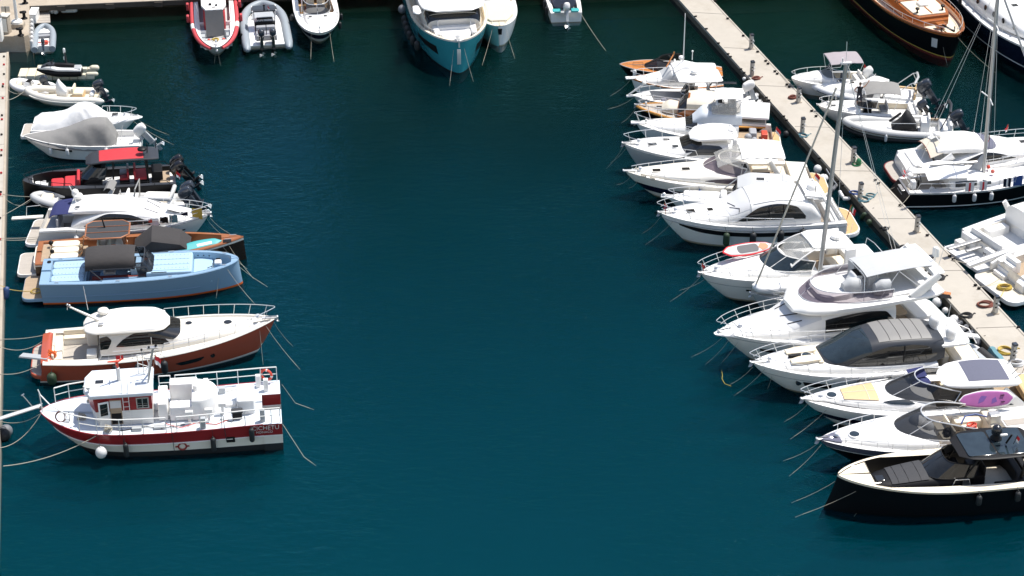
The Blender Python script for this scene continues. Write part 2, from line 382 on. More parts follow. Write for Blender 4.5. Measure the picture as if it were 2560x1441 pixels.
class Cab:                                    # smooth superellipse body: coachroofs, deckhouses, hardtops
    def __init__(s, rows, lin=False, tum=.0, fit=None):
        if fit: rows = [((fit[0]+(r[0]-fit[0])*(fit[1]-fit[0])/(rows[-1][0]-fit[0])) if r[0] > fit[0] else r[0],)+tuple(r[1:]) for r in rows]
        c = list(zip(*rows)); s.x0, s.x1 = c[0][0], c[0][-1]; s.xs = c[0]; s.f = [T(list(zip(c[0], k)), lin) for k in c[1:]]; s.tum = tum
    def P(s, x, q, off=0):
        w, z0, h, n = [f(x) for f in s.f]; th = pi*q; a = sgp(cos(th), 2/n); b = abs(sin(th))**(2/n)
        p = V((x, w*a*(1-s.tum*b), z0+h*b))
        if off:
            e = .02; u = s.P(min(s.x1, x+e), q)-s.P(max(s.x0, x-e), q); q0 = min(.999, max(.001, q)); v = s.P(x, min(1, q0+.01))-s.P(x, max(0, q0-.01))
            nn = u.cross(v)
            if nn.length > 1e-9:
                nn.normalize(); 
                if nn.dot(V((0, w*a*.6, h*b))) < 0 and nn.dot(V((0, a, b))) < 0: nn = -nn
                p = p+nn*off
        return p
    def z(s, x, y):
        w, z0, h, n = [f(x) for f in s.f]; return z0+h*max(0, 1-min(1, abs(y)/max(.01, w))**n)**(1/n)
    def shell(s, name, mat, root, nq=26, k=6, cap=True):
        xs = sorted({round(a+(b-a)*i/k, 4) for a, b in zip(s.xs, s.xs[1:]) for i in range(k+1)})
        rows = [[s.P(x, j/nq) for j in range(nq+1)] for x in xs]; mb = MB(); mb.grid(rows)
        if cap: mb.ngon(rows[0][::-1]); mb.ngon(rows[-1])
        return part(name, mb, mat, root, 40)
    def patch(s, name, mat, root, cols, off=.014, n=5, nq=9, both=True, lin=False, label=None, zf=False):   # cols (x, q low, q high)
        c = list(zip(*cols)); lo = T(list(zip(c[0], c[1])), lin); hi = T(list(zip(c[0], c[2])), lin)
        xs = sorted({round(a+(b-a)*i/n, 4) for a, b in zip(c[0], c[0][1:]) for i in range(n+1)})
        for fl in ((0, 1) if both else (0,)):
            mb = MB(); mb.grid([[s.P(x, (lambda q: 1-q if fl else q)((lambda f: math.asin(min(1, f**(s.f[3](x)/2)))/pi if zf else f)(lo(x)+(hi(x)-lo(x))*j/nq)), off) for j in range(nq+1)] for x in xs])
            part(name, mb, mat, root, 60, label)
    def band(s, name, mat, root, fx, q0, q1, off=.014, nq=20, nx=5):        # patch bounded by two curves x0(q), x1(q): windscreens
        mb = MB(); rows = []
        for j in range(nq+1):
            q = q0+(q1-q0)*j/nq; a, b = fx(q); rows.append([s.P(a+(b-a)*i/nx, q, off) for i in range(nx+1)])
        mb.grid(rows); part(name, mb, mat, root, 60)
    def line(s, x0, q0, x1, q1, off=.02, n=8): return [s.P(x0+(x1-x0)*i/n, q0+(q1-q0)*i/n, off) for i in range(n+1)]
def seams(cab, root, xs, q0=.1, q1=.9, long=(), mat='gelcoat_grey', r=.009):
    for x in xs: part('deck_seam', MB().tube([cab.P(x, q0+(q1-q0)*k/14, .006) for k in range(15)], r, n=4), mat, root)
    for a, b, q in long: part('deck_seam', MB().tube([cab.P(a+(b-a)*k/10, q, .006) for k in range(11)], r, n=4), mat, root)
def hatch(root, x, y, z, sx=.5, sy=.5, rnd=False, glass='glass', frame='gelcoat', rx=0, tilt=0):
    M = Matrix.Translation((x, y, z)) @ Matrix.Rotation(tilt, 4, 'Y') @ Matrix.Rotation(rx, 4, 'X')
    f = MB(); g = MB()
    if rnd: f.lathe([(sx*.62, -.05), (sx*.62, .03), (sx*.56, .045), (sx*.5, .045)], n=18); g.lathe([(sx*.52, .02), (sx*.52, .052), (.01, .06)], n=18)
    else: f.box(-sx/2-.05, sx/2+.05, -sy/2-.05, sy/2+.05, -.05, .035, .02, cr=.06); g.box(-sx/2, sx/2, -sy/2, sy/2, 0, .05, .01, cr=.04)
    fr = part('hatch', f.xf(M), frame, root); part('pane', g.xf(M), glass, fr)
def platform(root, x0, x1, w, z, mat='gelcoat', top='teak_grey', th=.14, cr=.5, name='swim_platform', ins=.07):
    def poly(d):
        o = [(x1, -w/2+d), (x1, w/2-d)]
        for k in range(7): t = pi/2*k/6; o.append((x0+d+cr-cr*sin(t), w/2-d-cr+cr*cos(t)))
        for k in range(7): t = pi/2*k/6; o.append((x0+d+cr-cr*cos(t), -w/2+d+cr-cr*sin(t)))
        return o
    p = part(name, MB().prism(poly(0), z-th, z, .03), mat, root)
    if top: part('decking', MB().prism(poly(ins), z-.02, z+.008), top, p)
    return p
def ymir(fn):
    for sd in (1, -1): fn(sd)
def seat(root, x0, x1, y0, y1, z0, h=.42, back=None, base='gelcoat', cush='cream_vinyl', bh=.45, name='seat', th=.12):
    o = part(name, MB().box(x0, x1, y0, y1, z0, z0+h-th, .03), base, root)
    part('cushion', MB().box(x0+.01, x1-.01, y0+.01, y1-.01, z0+h-th, z0+h, .05), cush, o)
    if back:
        t = .13; bx = dict(a=(x0, x0+t, y0, y1), f=(x1-t, x1, y0, y1), p=(x0, x1, y1-t, y1), s=(x0, x1, y0, y0+t))
        for c in back: part('backrest', MB().box(*bx[c], z0+h-.05, z0+h+bh, .05), cush, o)
    return o
def pad(root, x0, x1, y0, y1, z, mat='sand_vinyl', th=.12, cr=.12, name='sunpad', n=1, gap=.02, tilt=0):
    for i in range(n):
        a = y0+(y1-y0)*i/n; b = y0+(y1-y0)*(i+1)/n-gap
        mb = MB().box(x0, x1, a, b, z, z+th, .06, cr=cr)
        if tilt: mb.xf(Matrix.Translation((x0, 0, z)) @ Matrix.Rotation(tilt, 4, 'Y') @ Matrix.Translation((-x0, 0, -z)))
        part(name, mb, mat, root)
def screen(root, xf, xb, w, z0, h, rake=.45, tuck=.18, glass='smoke_glass', frame='steel', n=2.6, fr=.025, zb=None, mull=(0,), hb=None):
    # wrap-round windscreen: plan from (xb,+w) round xf to (xb,-w)
    N = 24; bot = []; top = []; hb = h if hb is None else hb; zb = z0 if zb is None else zb
    for i in range(N+1):
        a = -pi/2+pi*i/N; f = abs(cos(a))**(2/n); g = sgp(sin(a), 2/n)
        bot.append(V((xb+(xf-xb)*f, w*g, zb+(z0-zb)*f))); hh = hb+(h-hb)*min(1, f*1.6)
        top.append(V((xb-rake*.25+(xf-xb-rake*.75)*f, (w-tuck)*g, zb+(z0-zb)*f+hh)))
    o = part('windscreen', MB().grid([bot, [a.lerp(b, .5)+V((.02*cos(-pi/2+pi*i/N), 0, .015)) for i, (a, b) in enumerate(zip(bot, top))], top]), glass, root, 60)
    mb = MB().tube(top, fr); mb.tube(bot, fr*.8)
    for q in mull:
        i = int(N/2+q*N/2); mb.tube([bot[i], top[i]], fr*.7)
    mb.tube([bot[0], top[0]], fr*.8); mb.tube([bot[-1], top[-1]], fr*.8)
    part('windscreen_frame', mb, frame, o)
    return top
def sheet(rows, th=.03):                      # thin curved slab from rows of points
    up = V((0,0,th)); mb = MB(); top = [[V(p)+up for p in r] for r in rows]
    mb.grid(top); mb.grid([[V(p) for p in r] for r in rows])
    for a, b in ((rows[0], top[0]), (rows[-1], top[-1])): mb.grid([[V(p) for p in a], b])
    mb.grid([[V(r[0]) for r in rows], [t[0] for t in top]]); mb.grid([[V(r[-1]) for r in rows], [t[-1] for t in top]])
    return mb
def bimini(root, x0, x1, w, z, mat='grey_canvas', crown=.12, sag=.0, legs=True, zb=1.2, wb=None, drop=.0, name='bimini_top', lx=None, w1=None, legmat='steel', ridge=0):
    rows = []; N = 10; w1 = w if w1 is None else w1; wb = w if wb is None else wb
    for i in range(N+1):
        t = i/N; x = x0+(x1-x0)*t; ww = w+(w1-w)*t
        e = drop*(2*t-1)**4+ (abs(t-.5)*2*ridge)
        rows.append([(x, ww*(2*j/12-1), z+crown*(1-abs(2*j/12-1)**3.0)-e-sag*sin(pi*t*3)**2) for j in range(13)])
    o = part(name, sheet(rows), mat, root, 50)
    if legs:
        lx = lx or [(x0, x0+.5), ((x0+x1)/2, x0+.6), (x1, x1-.3)]
        for a, b in lx:
            part('frame_bow', MB().tube([(b, -wb, zb), (a, -w*.97, z-drop*.5-.02), (a, -w*.6, z+crown*.8-drop*.5-.03), (a, w*.6, z+crown*.8-drop*.5-.03), (a, w*.97, z-drop*.5-.02), (b, wb, zb)], .018), legmat, o)
    return o
def outboard(root, x, y, z, s=1.0, mat='engine_black', tilt=0, leg='black', name='outboard_motor', prop='steel'):
    M = Matrix.Translation((x, y, z)) @ Matrix.Rotation(tilt, 4, 'Y') @ Matrix.Scale(s, 4)
    o = part(name, MB().ring([(-.62,.03,.5,.05,.05,2.2),(-.58,.17,.48,.2,.2,2.6),(-.3,.23,.47,.27,.32,2.8),(.02,.22,.42,.27,.32,2.8),(.16,.16,.36,.2,.25,2.6),(.2,.04,.34,.06,.06,2.2)], n=16).xf(M), mat, root, 60)
    mb = MB().ring([(-.42,.1,-.25,.5,.45,2.4),(-.3,.12,-.25,.5,.5,2.4),(-.1,.1,-.25,.5,.45,2.4)], n=10)
    mb.box(-.55, -.05, -.13, .13, -.62, -.58, .01); mb.box(-.05, .12, -.16, .16, -.1, .2, .03)
    mb.capsule((-.3, 0, -.98), .085, .62, (1,0,0.0)); mb.ring([(-.36,.025,-.8,.25,.2,2),(-.18,.025,-.8,.25,.2,2)], n=8)
    mb.box(-.4, -.2, -.015, .015, -1.3, -1.0, .01)
    part('leg', mb.xf(M), leg, o)
    pb = MB(); pb.capsule((-.64, 0, -.98), .05, .2, (1,0,0))
    for k in range(3):
        a = 2*pi*k/3; c, d = cos(a), sin(a)
        pb.grid([[(-.62+.05, c*.04-d*.05, -.98+d*.04+c*.05), (-.66, c*.04+d*.05, -.98+d*.04-c*.05)], [(-.60, c*.2-d*.11, -.98+d*.2+c*.11), (-.7, c*.2+d*.11, -.98+d*.2-c*.11)]])
    part('propeller', pb.xf(M), prop, o); return o
def dome(root, x, y, z, r=.25, mat='gelcoat', h=1.0, name='radar_dome'):
    part(name, MB().lathe([(r*.5, -.1), (r*.6, 0), (r*.98, .03), (r, .18*h*2*r), (r, .9*h*r), (r*.92, 1.3*h*r), (r*.7, 1.62*h*r), (r*.35, 1.82*h*r), (.01, 1.86*h*r)], (x, y, z), n=16), mat, root, 60)
def radar(root, x, y, z, r=.32, mat='gelcoat'):
    part('radar_dome', MB().lathe([(r*.3,-.12),(r*.3,0),(r*.9,.02),(r,.08),(r,.15),(r*.9,.21),(r*.5,.24),(.01,.25)], (x,y,z), n=18), mat, root, 60)
def antenna(root, x, y, z, h=2.0, dx=-.2, dy=0, r=.012, mat='white_metal', name='antenna'):
    part(name, MB().tube([(x,y,z),(x+dx,y+dy,z+h)], [r*1.6, r], n=5), mat, root)
def flag(root, x, y, z, h=1.1, dx=-.35, cols=('flag_red','flag_white'), fw=.55, fh=.4, staff='varnish', vert=False, dy=0):
    o = part('flagstaff', MB().tube([(x,y,z),(x+dx,y+dy,z+h)], .016, n=5), staff, root)
    mb = MB(); n = 6
    def pt(i, j): 
        u = i/n*fw; return (x+dx-.02-u*.55+(.06 if j else 0), y+dy-u*.25+.05*sin(i*1.4), z+h-.03-j*fh-u*.75)
    k = len(cols)
    if vert: mb.grid([[pt(i, j) for j in (0, .5, 1)] for i in range(n+1)], lambda i, j: min(k-1, i*k//n))
    else: mb.grid([[pt(i, j/k) for j in range(k+1)] for i in range(n+1)], lambda i, j: j)
    part('flag', mb, list(cols), o, 60)
def cleat(root, x, y, z, s=.28):
    part('cleat', MB().tube([(x-s/2,y,z+.07),(x+s/2,y,z+.07)], .022, n=5).tube([(x-.05,y,z),(x-.05,y,z+.07)], .02, n=5).tube([(x+.05,y,z),(x+.05,y,z+.07)], .02, n=5), 'steel', root)
def bowgear(root, H, z=None, anchor=True, s=1.0, mat='steel'):
    L = H.L; z = H.zs(L) if z is None else z; mb = MB()
    mb.box(L-.75*s, L+.12*s, -.09*s, .09*s, z-.03, z+.06, .02); mb.capsule((L+.12*s, 0, z+.05), .06*s, .2*s, (0,1,0)); mb.lathe([(.1*s,0),(.12*s,.1),(.07*s,.16),(.12*s,.22),(.02,.24)], (L-.95*s, 0, z+.03))
    o = part('bow_roller', mb, mat, root)
    if anchor: part('anchor', MB().tube([(L-.5*s,0,z+.11),(L+.12*s,0,z+.08),(L+.16*s,0,z-.12)], .025*s).ring([(L-.05*s,.02,z-.14,.02,.02,2),(L+.12*s,.13*s,z-.18,.04,.06,2.2),(L+.22*s,.02,z-.26,.02,.02,2)], n=8), 'alu', o)
def console(root, x0, x1, w, z0, h, mat='gelcoat', wheel=True, dash='black', name='helm_console'):
    o = part(name, MB().ring([(x0,w*.95,z0+h*.47,h*.5,h*.47,7),(x0+.25,w,z0+h*.5,h*.5,h*.5,7),((x0+x1)/2,w,z0+h*.48,h*.5,h*.48,6),(x1,w*.75,z0+h*.25,h*.3,h*.25,5)], n=16), mat, root, 45)
    part('dashboard', MB().box(x0-.02, x0+.28, -w*.8, w*.8, z0+h*.93, z0+h+.02, .02), dash, o)
    if wheel: part('steering_wheel', MB().tube([(x0-.12+.05*cos(a), w*.35+.19*sin(a), z0+h*.82+.19*cos(a)) for a in [2*pi*k/12 for k in range(12)]], .016, closed=True).tube([(x0, w*.35, z0+h*.78), (x0-.1, w*.35, z0+h*.82)], .03), 'black', o)
    return o
def fender(root, H, x, sd, kind='black', r=.13, h=.62, label='', z=None, ball=False, line='dark_rope', off=.02, desc=None):
    zs = H.zs(x); zc = (zs-.55) if z is None else z
    p = H.xz(x, zc, sd); t = H.xz(x, zs-.01, sd); y = sd*max(abs(p.y), abs(t.y))
    c = W(root, (p.x, y+sd*(r+off), zc)); mb = MB()
    if ball: mb.ball(c, r, 0, 14, 1.1); h = r*2.1
    else: mb.capsule(c, r, h, n=12)
    top = V((c.x, c.y, zc+h/2-.01)); rp = W(root, (t.x, sd*abs(t.y)+sd*.0, zs+.03))
    mb.lathe([(.03,-.02),(.045,.05),(.02,.08)], top, n=6, m=0); mb.tube([top, (top+rp)/2+V((0,0,.0)), rp], .011, 1, n=4)
    return tag(part('fender', mb, ['fender_'+kind, line]), label, 'fender', 'fenders hanging from boats')
NLINE = [0]
def line(a, b, sag=.3, r=.013, mat='rope', label='', group='mooring lines', n=12, bend=None):
    a = V(a); b = V(b); pts = [a.lerp(b, i/n)-V((0,0,4*sag*(i/n)*(1-i/n))) for i in range(n+1)]
    return tag(part('mooring_line', MB().tube(pts, r, n=5), mat), label, 'mooring line', group)
def patch_letters(txt, root, M, size, mat, name='lettering', ext=.004):
    cu = bpy.data.curves.new(name, 'FONT'); cu.body = txt; cu.size = size; cu.extrude = ext; cu.align_x = 'CENTER'; cu.align_y = 'CENTER'
    o = bpy.data.objects.new(name, cu); SC.collection.objects.link(o); dg = bpy.context.evaluated_depsgraph_get(); dg.update()
    me = bpy.data.meshes.new_from_object(o.evaluated_get(dg)); bpy.data.objects.remove(o); bpy.data.curves.remove(cu)
    me.transform(M); me.materials.clear(); me.materials.append(MATS[mat]); return link(bpy.data.objects.new(name, me), root)

def tent(name, mat, root, rows, k=6, amp=.03, nq=28, seed=1):
    # rows (x, half width, z base, height, ridge half width share): draped canvas with a ridge and creases
    c = list(zip(*rows)); f = [T(list(zip(c[0], q))) for q in c[1:]]
    xs = sorted({round(a+(b-a)*i/k, 4) for a, b in zip(c[0], c[0][1:]) for i in range(k+1)}); out = []
    for x in xs:
        w, z0, h, rg = [q(x) for q in f]; row = []
        for j in range(nq+1):
            u = 2*j/nq-1; a = abs(u); zz = h*(1-.04*(a/rg)**2) if a < rg else h*(.96*(1-((a-rg)/(1-rg))**1.7))
            fold = amp*min(1, h)*(1-abs(a-.55)*1.4)*(sin(x*5.1+a*7+seed)+.6*sin(x*11.3-a*13+2*seed))*(1 if a > rg*.8 else .25)
            row.append((x, w*math.copysign(min(1, a**.8), u)+fold*math.copysign(1, u), z0+zz+fold*.5))
        out.append(row)
    mb = MB().grid(out); mb.ngon(out[0][::-1]); mb.ngon(out[-1]); return part(name, mb, mat, root, 24)
# ================================================================ the harbour: water, quays, pontoon
def water_mat():
    m = bpy.data.materials.new('sea_water'); m.use_nodes = True; n = m.node_tree.nodes; l = m.node_tree.links; b = n['Principled BSDF']
    b.inputs['Roughness'].default_value = .045; b.inputs['Specular IOR Level'].default_value = .85; b.inputs['Specular Tint'].default_value = (.42,.88,1,1); b.inputs['IOR'].default_value = 1.333
    tc = n.new('ShaderNodeTexCoord'); sx = n.new('ShaderNodeSeparateXYZ'); l.new(tc.outputs['Object'], sx.inputs[0])
    big = n.new('ShaderNodeTexNoise'); big.inputs['Scale'].default_value = .035; big.inputs['Detail'].default_value = 3; l.new(tc.outputs['Object'], big.inputs[0])
    ad = n.new('ShaderNodeMath'); ad.operation = 'MULTIPLY_ADD'; ad.inputs[1].default_value = 26; l.new(big.outputs[0], ad.inputs[0]); l.new(sx.outputs[1], ad.inputs[2])
    mr = n.new('ShaderNodeMapRange'); mr.inputs[1].default_value = 90; mr.inputs[2].default_value = 166; l.new(ad.outputs[0], mr.inputs[0])
    cr = n.new('ShaderNodeValToRGB'); e = cr.color_ramp.elements
    e[0].position = 0; e[0].color = (.0,.041,.0575,1); e[1].position = 1; e[1].color = (.003,.019,.012,1)
    k = e.new(.35); k.color = (.0,.031,.045,1); k = e.new(.75); k.color = (.001,.0165,.0205,1); l.new(mr.outputs[0], cr.inputs[0])
    l.new(cr.outputs[0], b.inputs['Base Color'])
    h = None
    for sc, st, dist, rot, w in ((.55, (1,1.9,1), .9, .35, .5), (1.9, (1,1.6,1), .6, -.3, .36), (5.0, (1,1.5,1), .4, .2, .15)):
        mp = n.new('ShaderNodeMapping'); mp.inputs['Scale'].default_value = st; mp.inputs['Rotation'].default_value = (0,0,rot); l.new(tc.outputs['Object'], mp.inputs[0])
        z = n.new('ShaderNodeTexNoise'); z.inputs['Scale'].default_value = sc; z.inputs['Detail'].default_value = 2; z.inputs['Distortion'].default_value = dist; l.new(mp.outputs[0], z.inputs[0])
        a = n.new('ShaderNodeMath'); a.operation = 'MULTIPLY_ADD'; a.inputs[1].default_value = w; l.new(z.outputs[0], a.inputs[0])
        if h is None: a.inputs[2].default_value = 0
        else: l.new(h, a.inputs[2])
        h = a.outputs[0]
    pz = n.new('ShaderNodeTexNoise'); pz.inputs['Scale'].default_value = .07; pz.inputs['Detail'].default_value = 4; pz.inputs['Distortion'].default_value = 1.2; l.new(tc.outputs['Object'], pz.inputs[0])
    pr = n.new('ShaderNodeMapRange'); pr.inputs[1].default_value = .38; pr.inputs[2].default_value = .64; pr.inputs[3].default_value = .38; pr.inputs[4].default_value = 1.0; l.new(pz.outputs[0], pr.inputs[0])
    bp = n.new('ShaderNodeBump'); l.new(pr.outputs[0], bp.inputs['Strength']); bp.inputs['Distance'].default_value = .2; l.new(h, bp.inputs['Height']); l.new(bp.outputs[0], b.inputs['Normal'])
    MATS['sea_water'] = m
    top = m.copy(); top.name = 'sea_surface'; n = top.node_tree.nodes; l = top.node_tree.links; b = n['Principled BSDF']; out = n['Material Output']
    df = n.new('ShaderNodeBsdfDiffuse'); tr = n.new('ShaderNodeBsdfTransparent'); gl = n.new('ShaderNodeBsdfGlossy'); fr = n.new('ShaderNodeFresnel'); mu = n.new('ShaderNodeMath'); m1 = n.new('ShaderNodeMixShader'); m2 = n.new('ShaderNodeMixShader')
    l.new(b.inputs['Base Color'].links[0].from_socket, df.inputs[0]); nrm = b.inputs['Normal'].links[0].from_socket
    for q in (df, gl, fr): l.new(nrm, q.inputs['Normal'])
    gl.inputs['Color'].default_value = (.34,.82,1,1); gl.inputs['Roughness'].default_value = .05; fr.inputs['IOR'].default_value = 1.333; mu.operation = 'MULTIPLY'; mu.inputs[1].default_value = .62
    l.new(fr.outputs[0], mu.inputs[0]); m1.inputs[0].default_value = .28; l.new(tr.outputs[0], m1.inputs[1]); l.new(df.outputs[0], m1.inputs[2]); l.new(mu.outputs[0], m2.inputs[0]); l.new(m1.outputs[0], m2.inputs[1]); l.new(gl.outputs[0], m2.inputs[2]); l.new(m2.outputs[0], out.inputs[0])
    n.remove(b); MATS['sea_surface'] = top
water_mat()
struct('water', MB().ngon([(-900,-200,0),(900,-200,0),(900,1500,0),(-900,1500,0)]), 'sea_surface')
def depth_mat(name, keep):                  # one murky sheet of the water column; keep = share of light it stops
    src = MATS['sea_water']; m = src.copy(); m.name = name; n = m.node_tree.nodes; l = m.node_tree.links; b = n['Principled BSDF']
    for k in list(b.inputs['Normal'].links): l.remove(k)
    b.inputs['Specular IOR Level'].default_value = 0; b.inputs['Roughness'].default_value = 1; b.inputs['Alpha'].default_value = keep; MATS[name] = m
for nm, z, keep in (('murk_upper', -.8, .3), ('murk_middle', -1.9, .45), ('murk_lower', -3.4, 1)):
    depth_mat(nm, keep); struct('water_depth', MB().ngon([(-900,-200,z),(900,-200,z),(900,1500,z),(-900,1500,z)]), nm)
# ---- right pontoon
PZ = .6
pl0, pl1 = at(1735, 40, PZ), at(2454, 841, PZ); pr0, pr1 = at(1821, 45, PZ), at(2560, 837, PZ)
def ext(a, b, t): p = a.lerp(b, t); return V((p.x, p.y, PZ))
T0, T1 = -.30, 1.55
PL = lambda t: ext(pl0, pl1, t); PR = lambda t: ext(pr0, pr1, t)
root = thing('pontoon', 'long pale concrete pontoon walkway running between the two rows of boats', 'pontoon', PL(.5)*1)
off = V((root.location.x, root.location.y, 0)); root.location = off
nseg = 13; sl_mb = MB(); ed = MB(); jt = MB()
for i in range(nseg):
    a = T0+(T1-T0)*i/nseg; b = T0+(T1-T0)*(i+1)/nseg; g = .0006
    q = [PL(a+g)-off, PL(b-g)-off, PR(b-g)-off, PR(a+g)-off]
    sl_mb.prism([(p.x, p.y) for p in q], .06, PZ, .02)
part('deck_slab', sl_mb, 'concrete', root)
jt.prism([(p.x, p.y) for p in (PL(T0)-off+V((.15,0,0)), PL(T1)-off+V((.15,0,0)), PR(T1)-off-V((.15,0,0)), PR(T0)-off-V((.15,0,0)))], -.6, PZ-.02)
part('float', jt, 'joint', root)
for F0, s in ((PL, 1), (PR, -1)):
    mb = MB(); N = 60
    for k, (o0, o1, z0, z1) in enumerate(((-.05, .07, PZ-.16, PZ+.035),)):
        mb.grid([[F0(T0+(T1-T0)*i/N)-off+V((s*x, 0, z-PZ)) for x, z in ((o0, z0), (o0, z1), (o1, z1), (o1, PZ+.004))] for i in range(N+1)])
    part('kerb', mb, 'concrete', root, 30)
    w = MB(); w.grid([[F0(T0+(T1-T0)*i/N)-off+V((s*x, 0, z-PZ)) for x, z in ((-.03, PZ-.16), (-.03, .0), (.3, -.5))] for i in range(N+1)]); part('fender_timber', w, 'quay_wall', root, 30)
def on_pont(px, py, z=PZ): return at(px, py, z)
# ---- left dock
q0, q1 = at(20, 131, PZ), at(-1, 1000, PZ); d = (q1-q0).normalized(); qe = q1+d*14; qn = V((d.y, -d.x, 0)); qn = qn if qn.x < 0 else -qn
root = thing('pontoon', 'bleached concrete dock along the left edge with bow and stern lines made fast to it', 'pontoon', (q0.x, q0.y, 0))
off = V((q0.x, q0.y, 0)); mb = MB(); n = 8
for i in range(n):
    a = q0.lerp(qe, i/n)+d*.02-off; b = q0.lerp(qe, (i+1)/n)-d*.02-off; mb.prism([(p.x, p.y) for p in (a, a+qn*4.2, b+qn*4.2, b)], .02, PZ, .02)
part('deck_slab', mb, 'concrete', root)
mb = MB(); mb.grid([[q0.lerp(qe, i/20)-off-qn*x+V((0,0,z-PZ)) for x, z in ((.04, -.5), (.05, PZ-.06), (.05, PZ+.03), (-.1, PZ+.03), (-.1, PZ))] for i in range(21)]); part('kerb', mb, 'concrete_old', root, 30)
# ---- far quay with its dark undercroft, and the corner block
QZ = 1.2
f0, f1 = at(125, 13, QZ), at(437, 0, QZ); fd = (f1-f0).normalized(); fn = V((-fd.y, fd.x, 0))
mb = MB(); a = f0-fd*40; b = f0+fd*130
mb.prism([(p.x, p.y) for p in (a, b, b+fn*16, a+fn*16)], .8, QZ, .04)
mb.prism([(p.x, p.y) for p in (a+fn*3.5, b+fn*3.5, b+fn*15, a+fn*15)], -4, .78, 0)
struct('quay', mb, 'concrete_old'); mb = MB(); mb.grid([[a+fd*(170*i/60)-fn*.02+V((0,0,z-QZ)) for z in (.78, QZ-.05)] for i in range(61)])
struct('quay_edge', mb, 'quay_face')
mb = MB()
for i in range(40):
    p = a+fd*(i*3.6+1.2); mb.prism([((p+fd*x+fn*y).x, (p+fd*x+fn*y).y) for x, y in ((-.3,-.12),(.3,-.12),(.3,.3),(-.3,.3))], .72, 1.1)
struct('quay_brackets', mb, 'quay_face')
mb = MB(); g = a+fn*2.3
mb.prism([(p.x, p.y) for p in (g, g+fd*165, g+fd*165+fn*.5, g+fn*.5)], QZ-.05, QZ+.55, .04); w = part('low_wall', mb, 'concrete_old'); tag(w, 'low beige wall along the top of the far quay', 'wall')
struct('promenade', MB().prism([(p.x, p.y) for p in (g+fn*.8, g+fd*165+fn*.8, g+fd*165+fn*40, g+fn*40)], 1.0, QZ+.012), 'concrete')
c0 = at(72, 91, 1.25); c1 = at(74, 2, 1.25)
mb = MB(); e = (c1-c0).normalized(); poly = [c0+V((-.35,0,0)), c0+e*.35, c0+e*9.5, c0+e*9.5+V((-14,0,0)), c0+V((-14,.3,0))]
mb.prism([(p.x, p.y) for p in poly], -4, 1.25, .06)
tag(part('quay_block', mb, 'concrete_old'), 'beige stone quay head at the top left corner with a lamp post on it', 'quay')
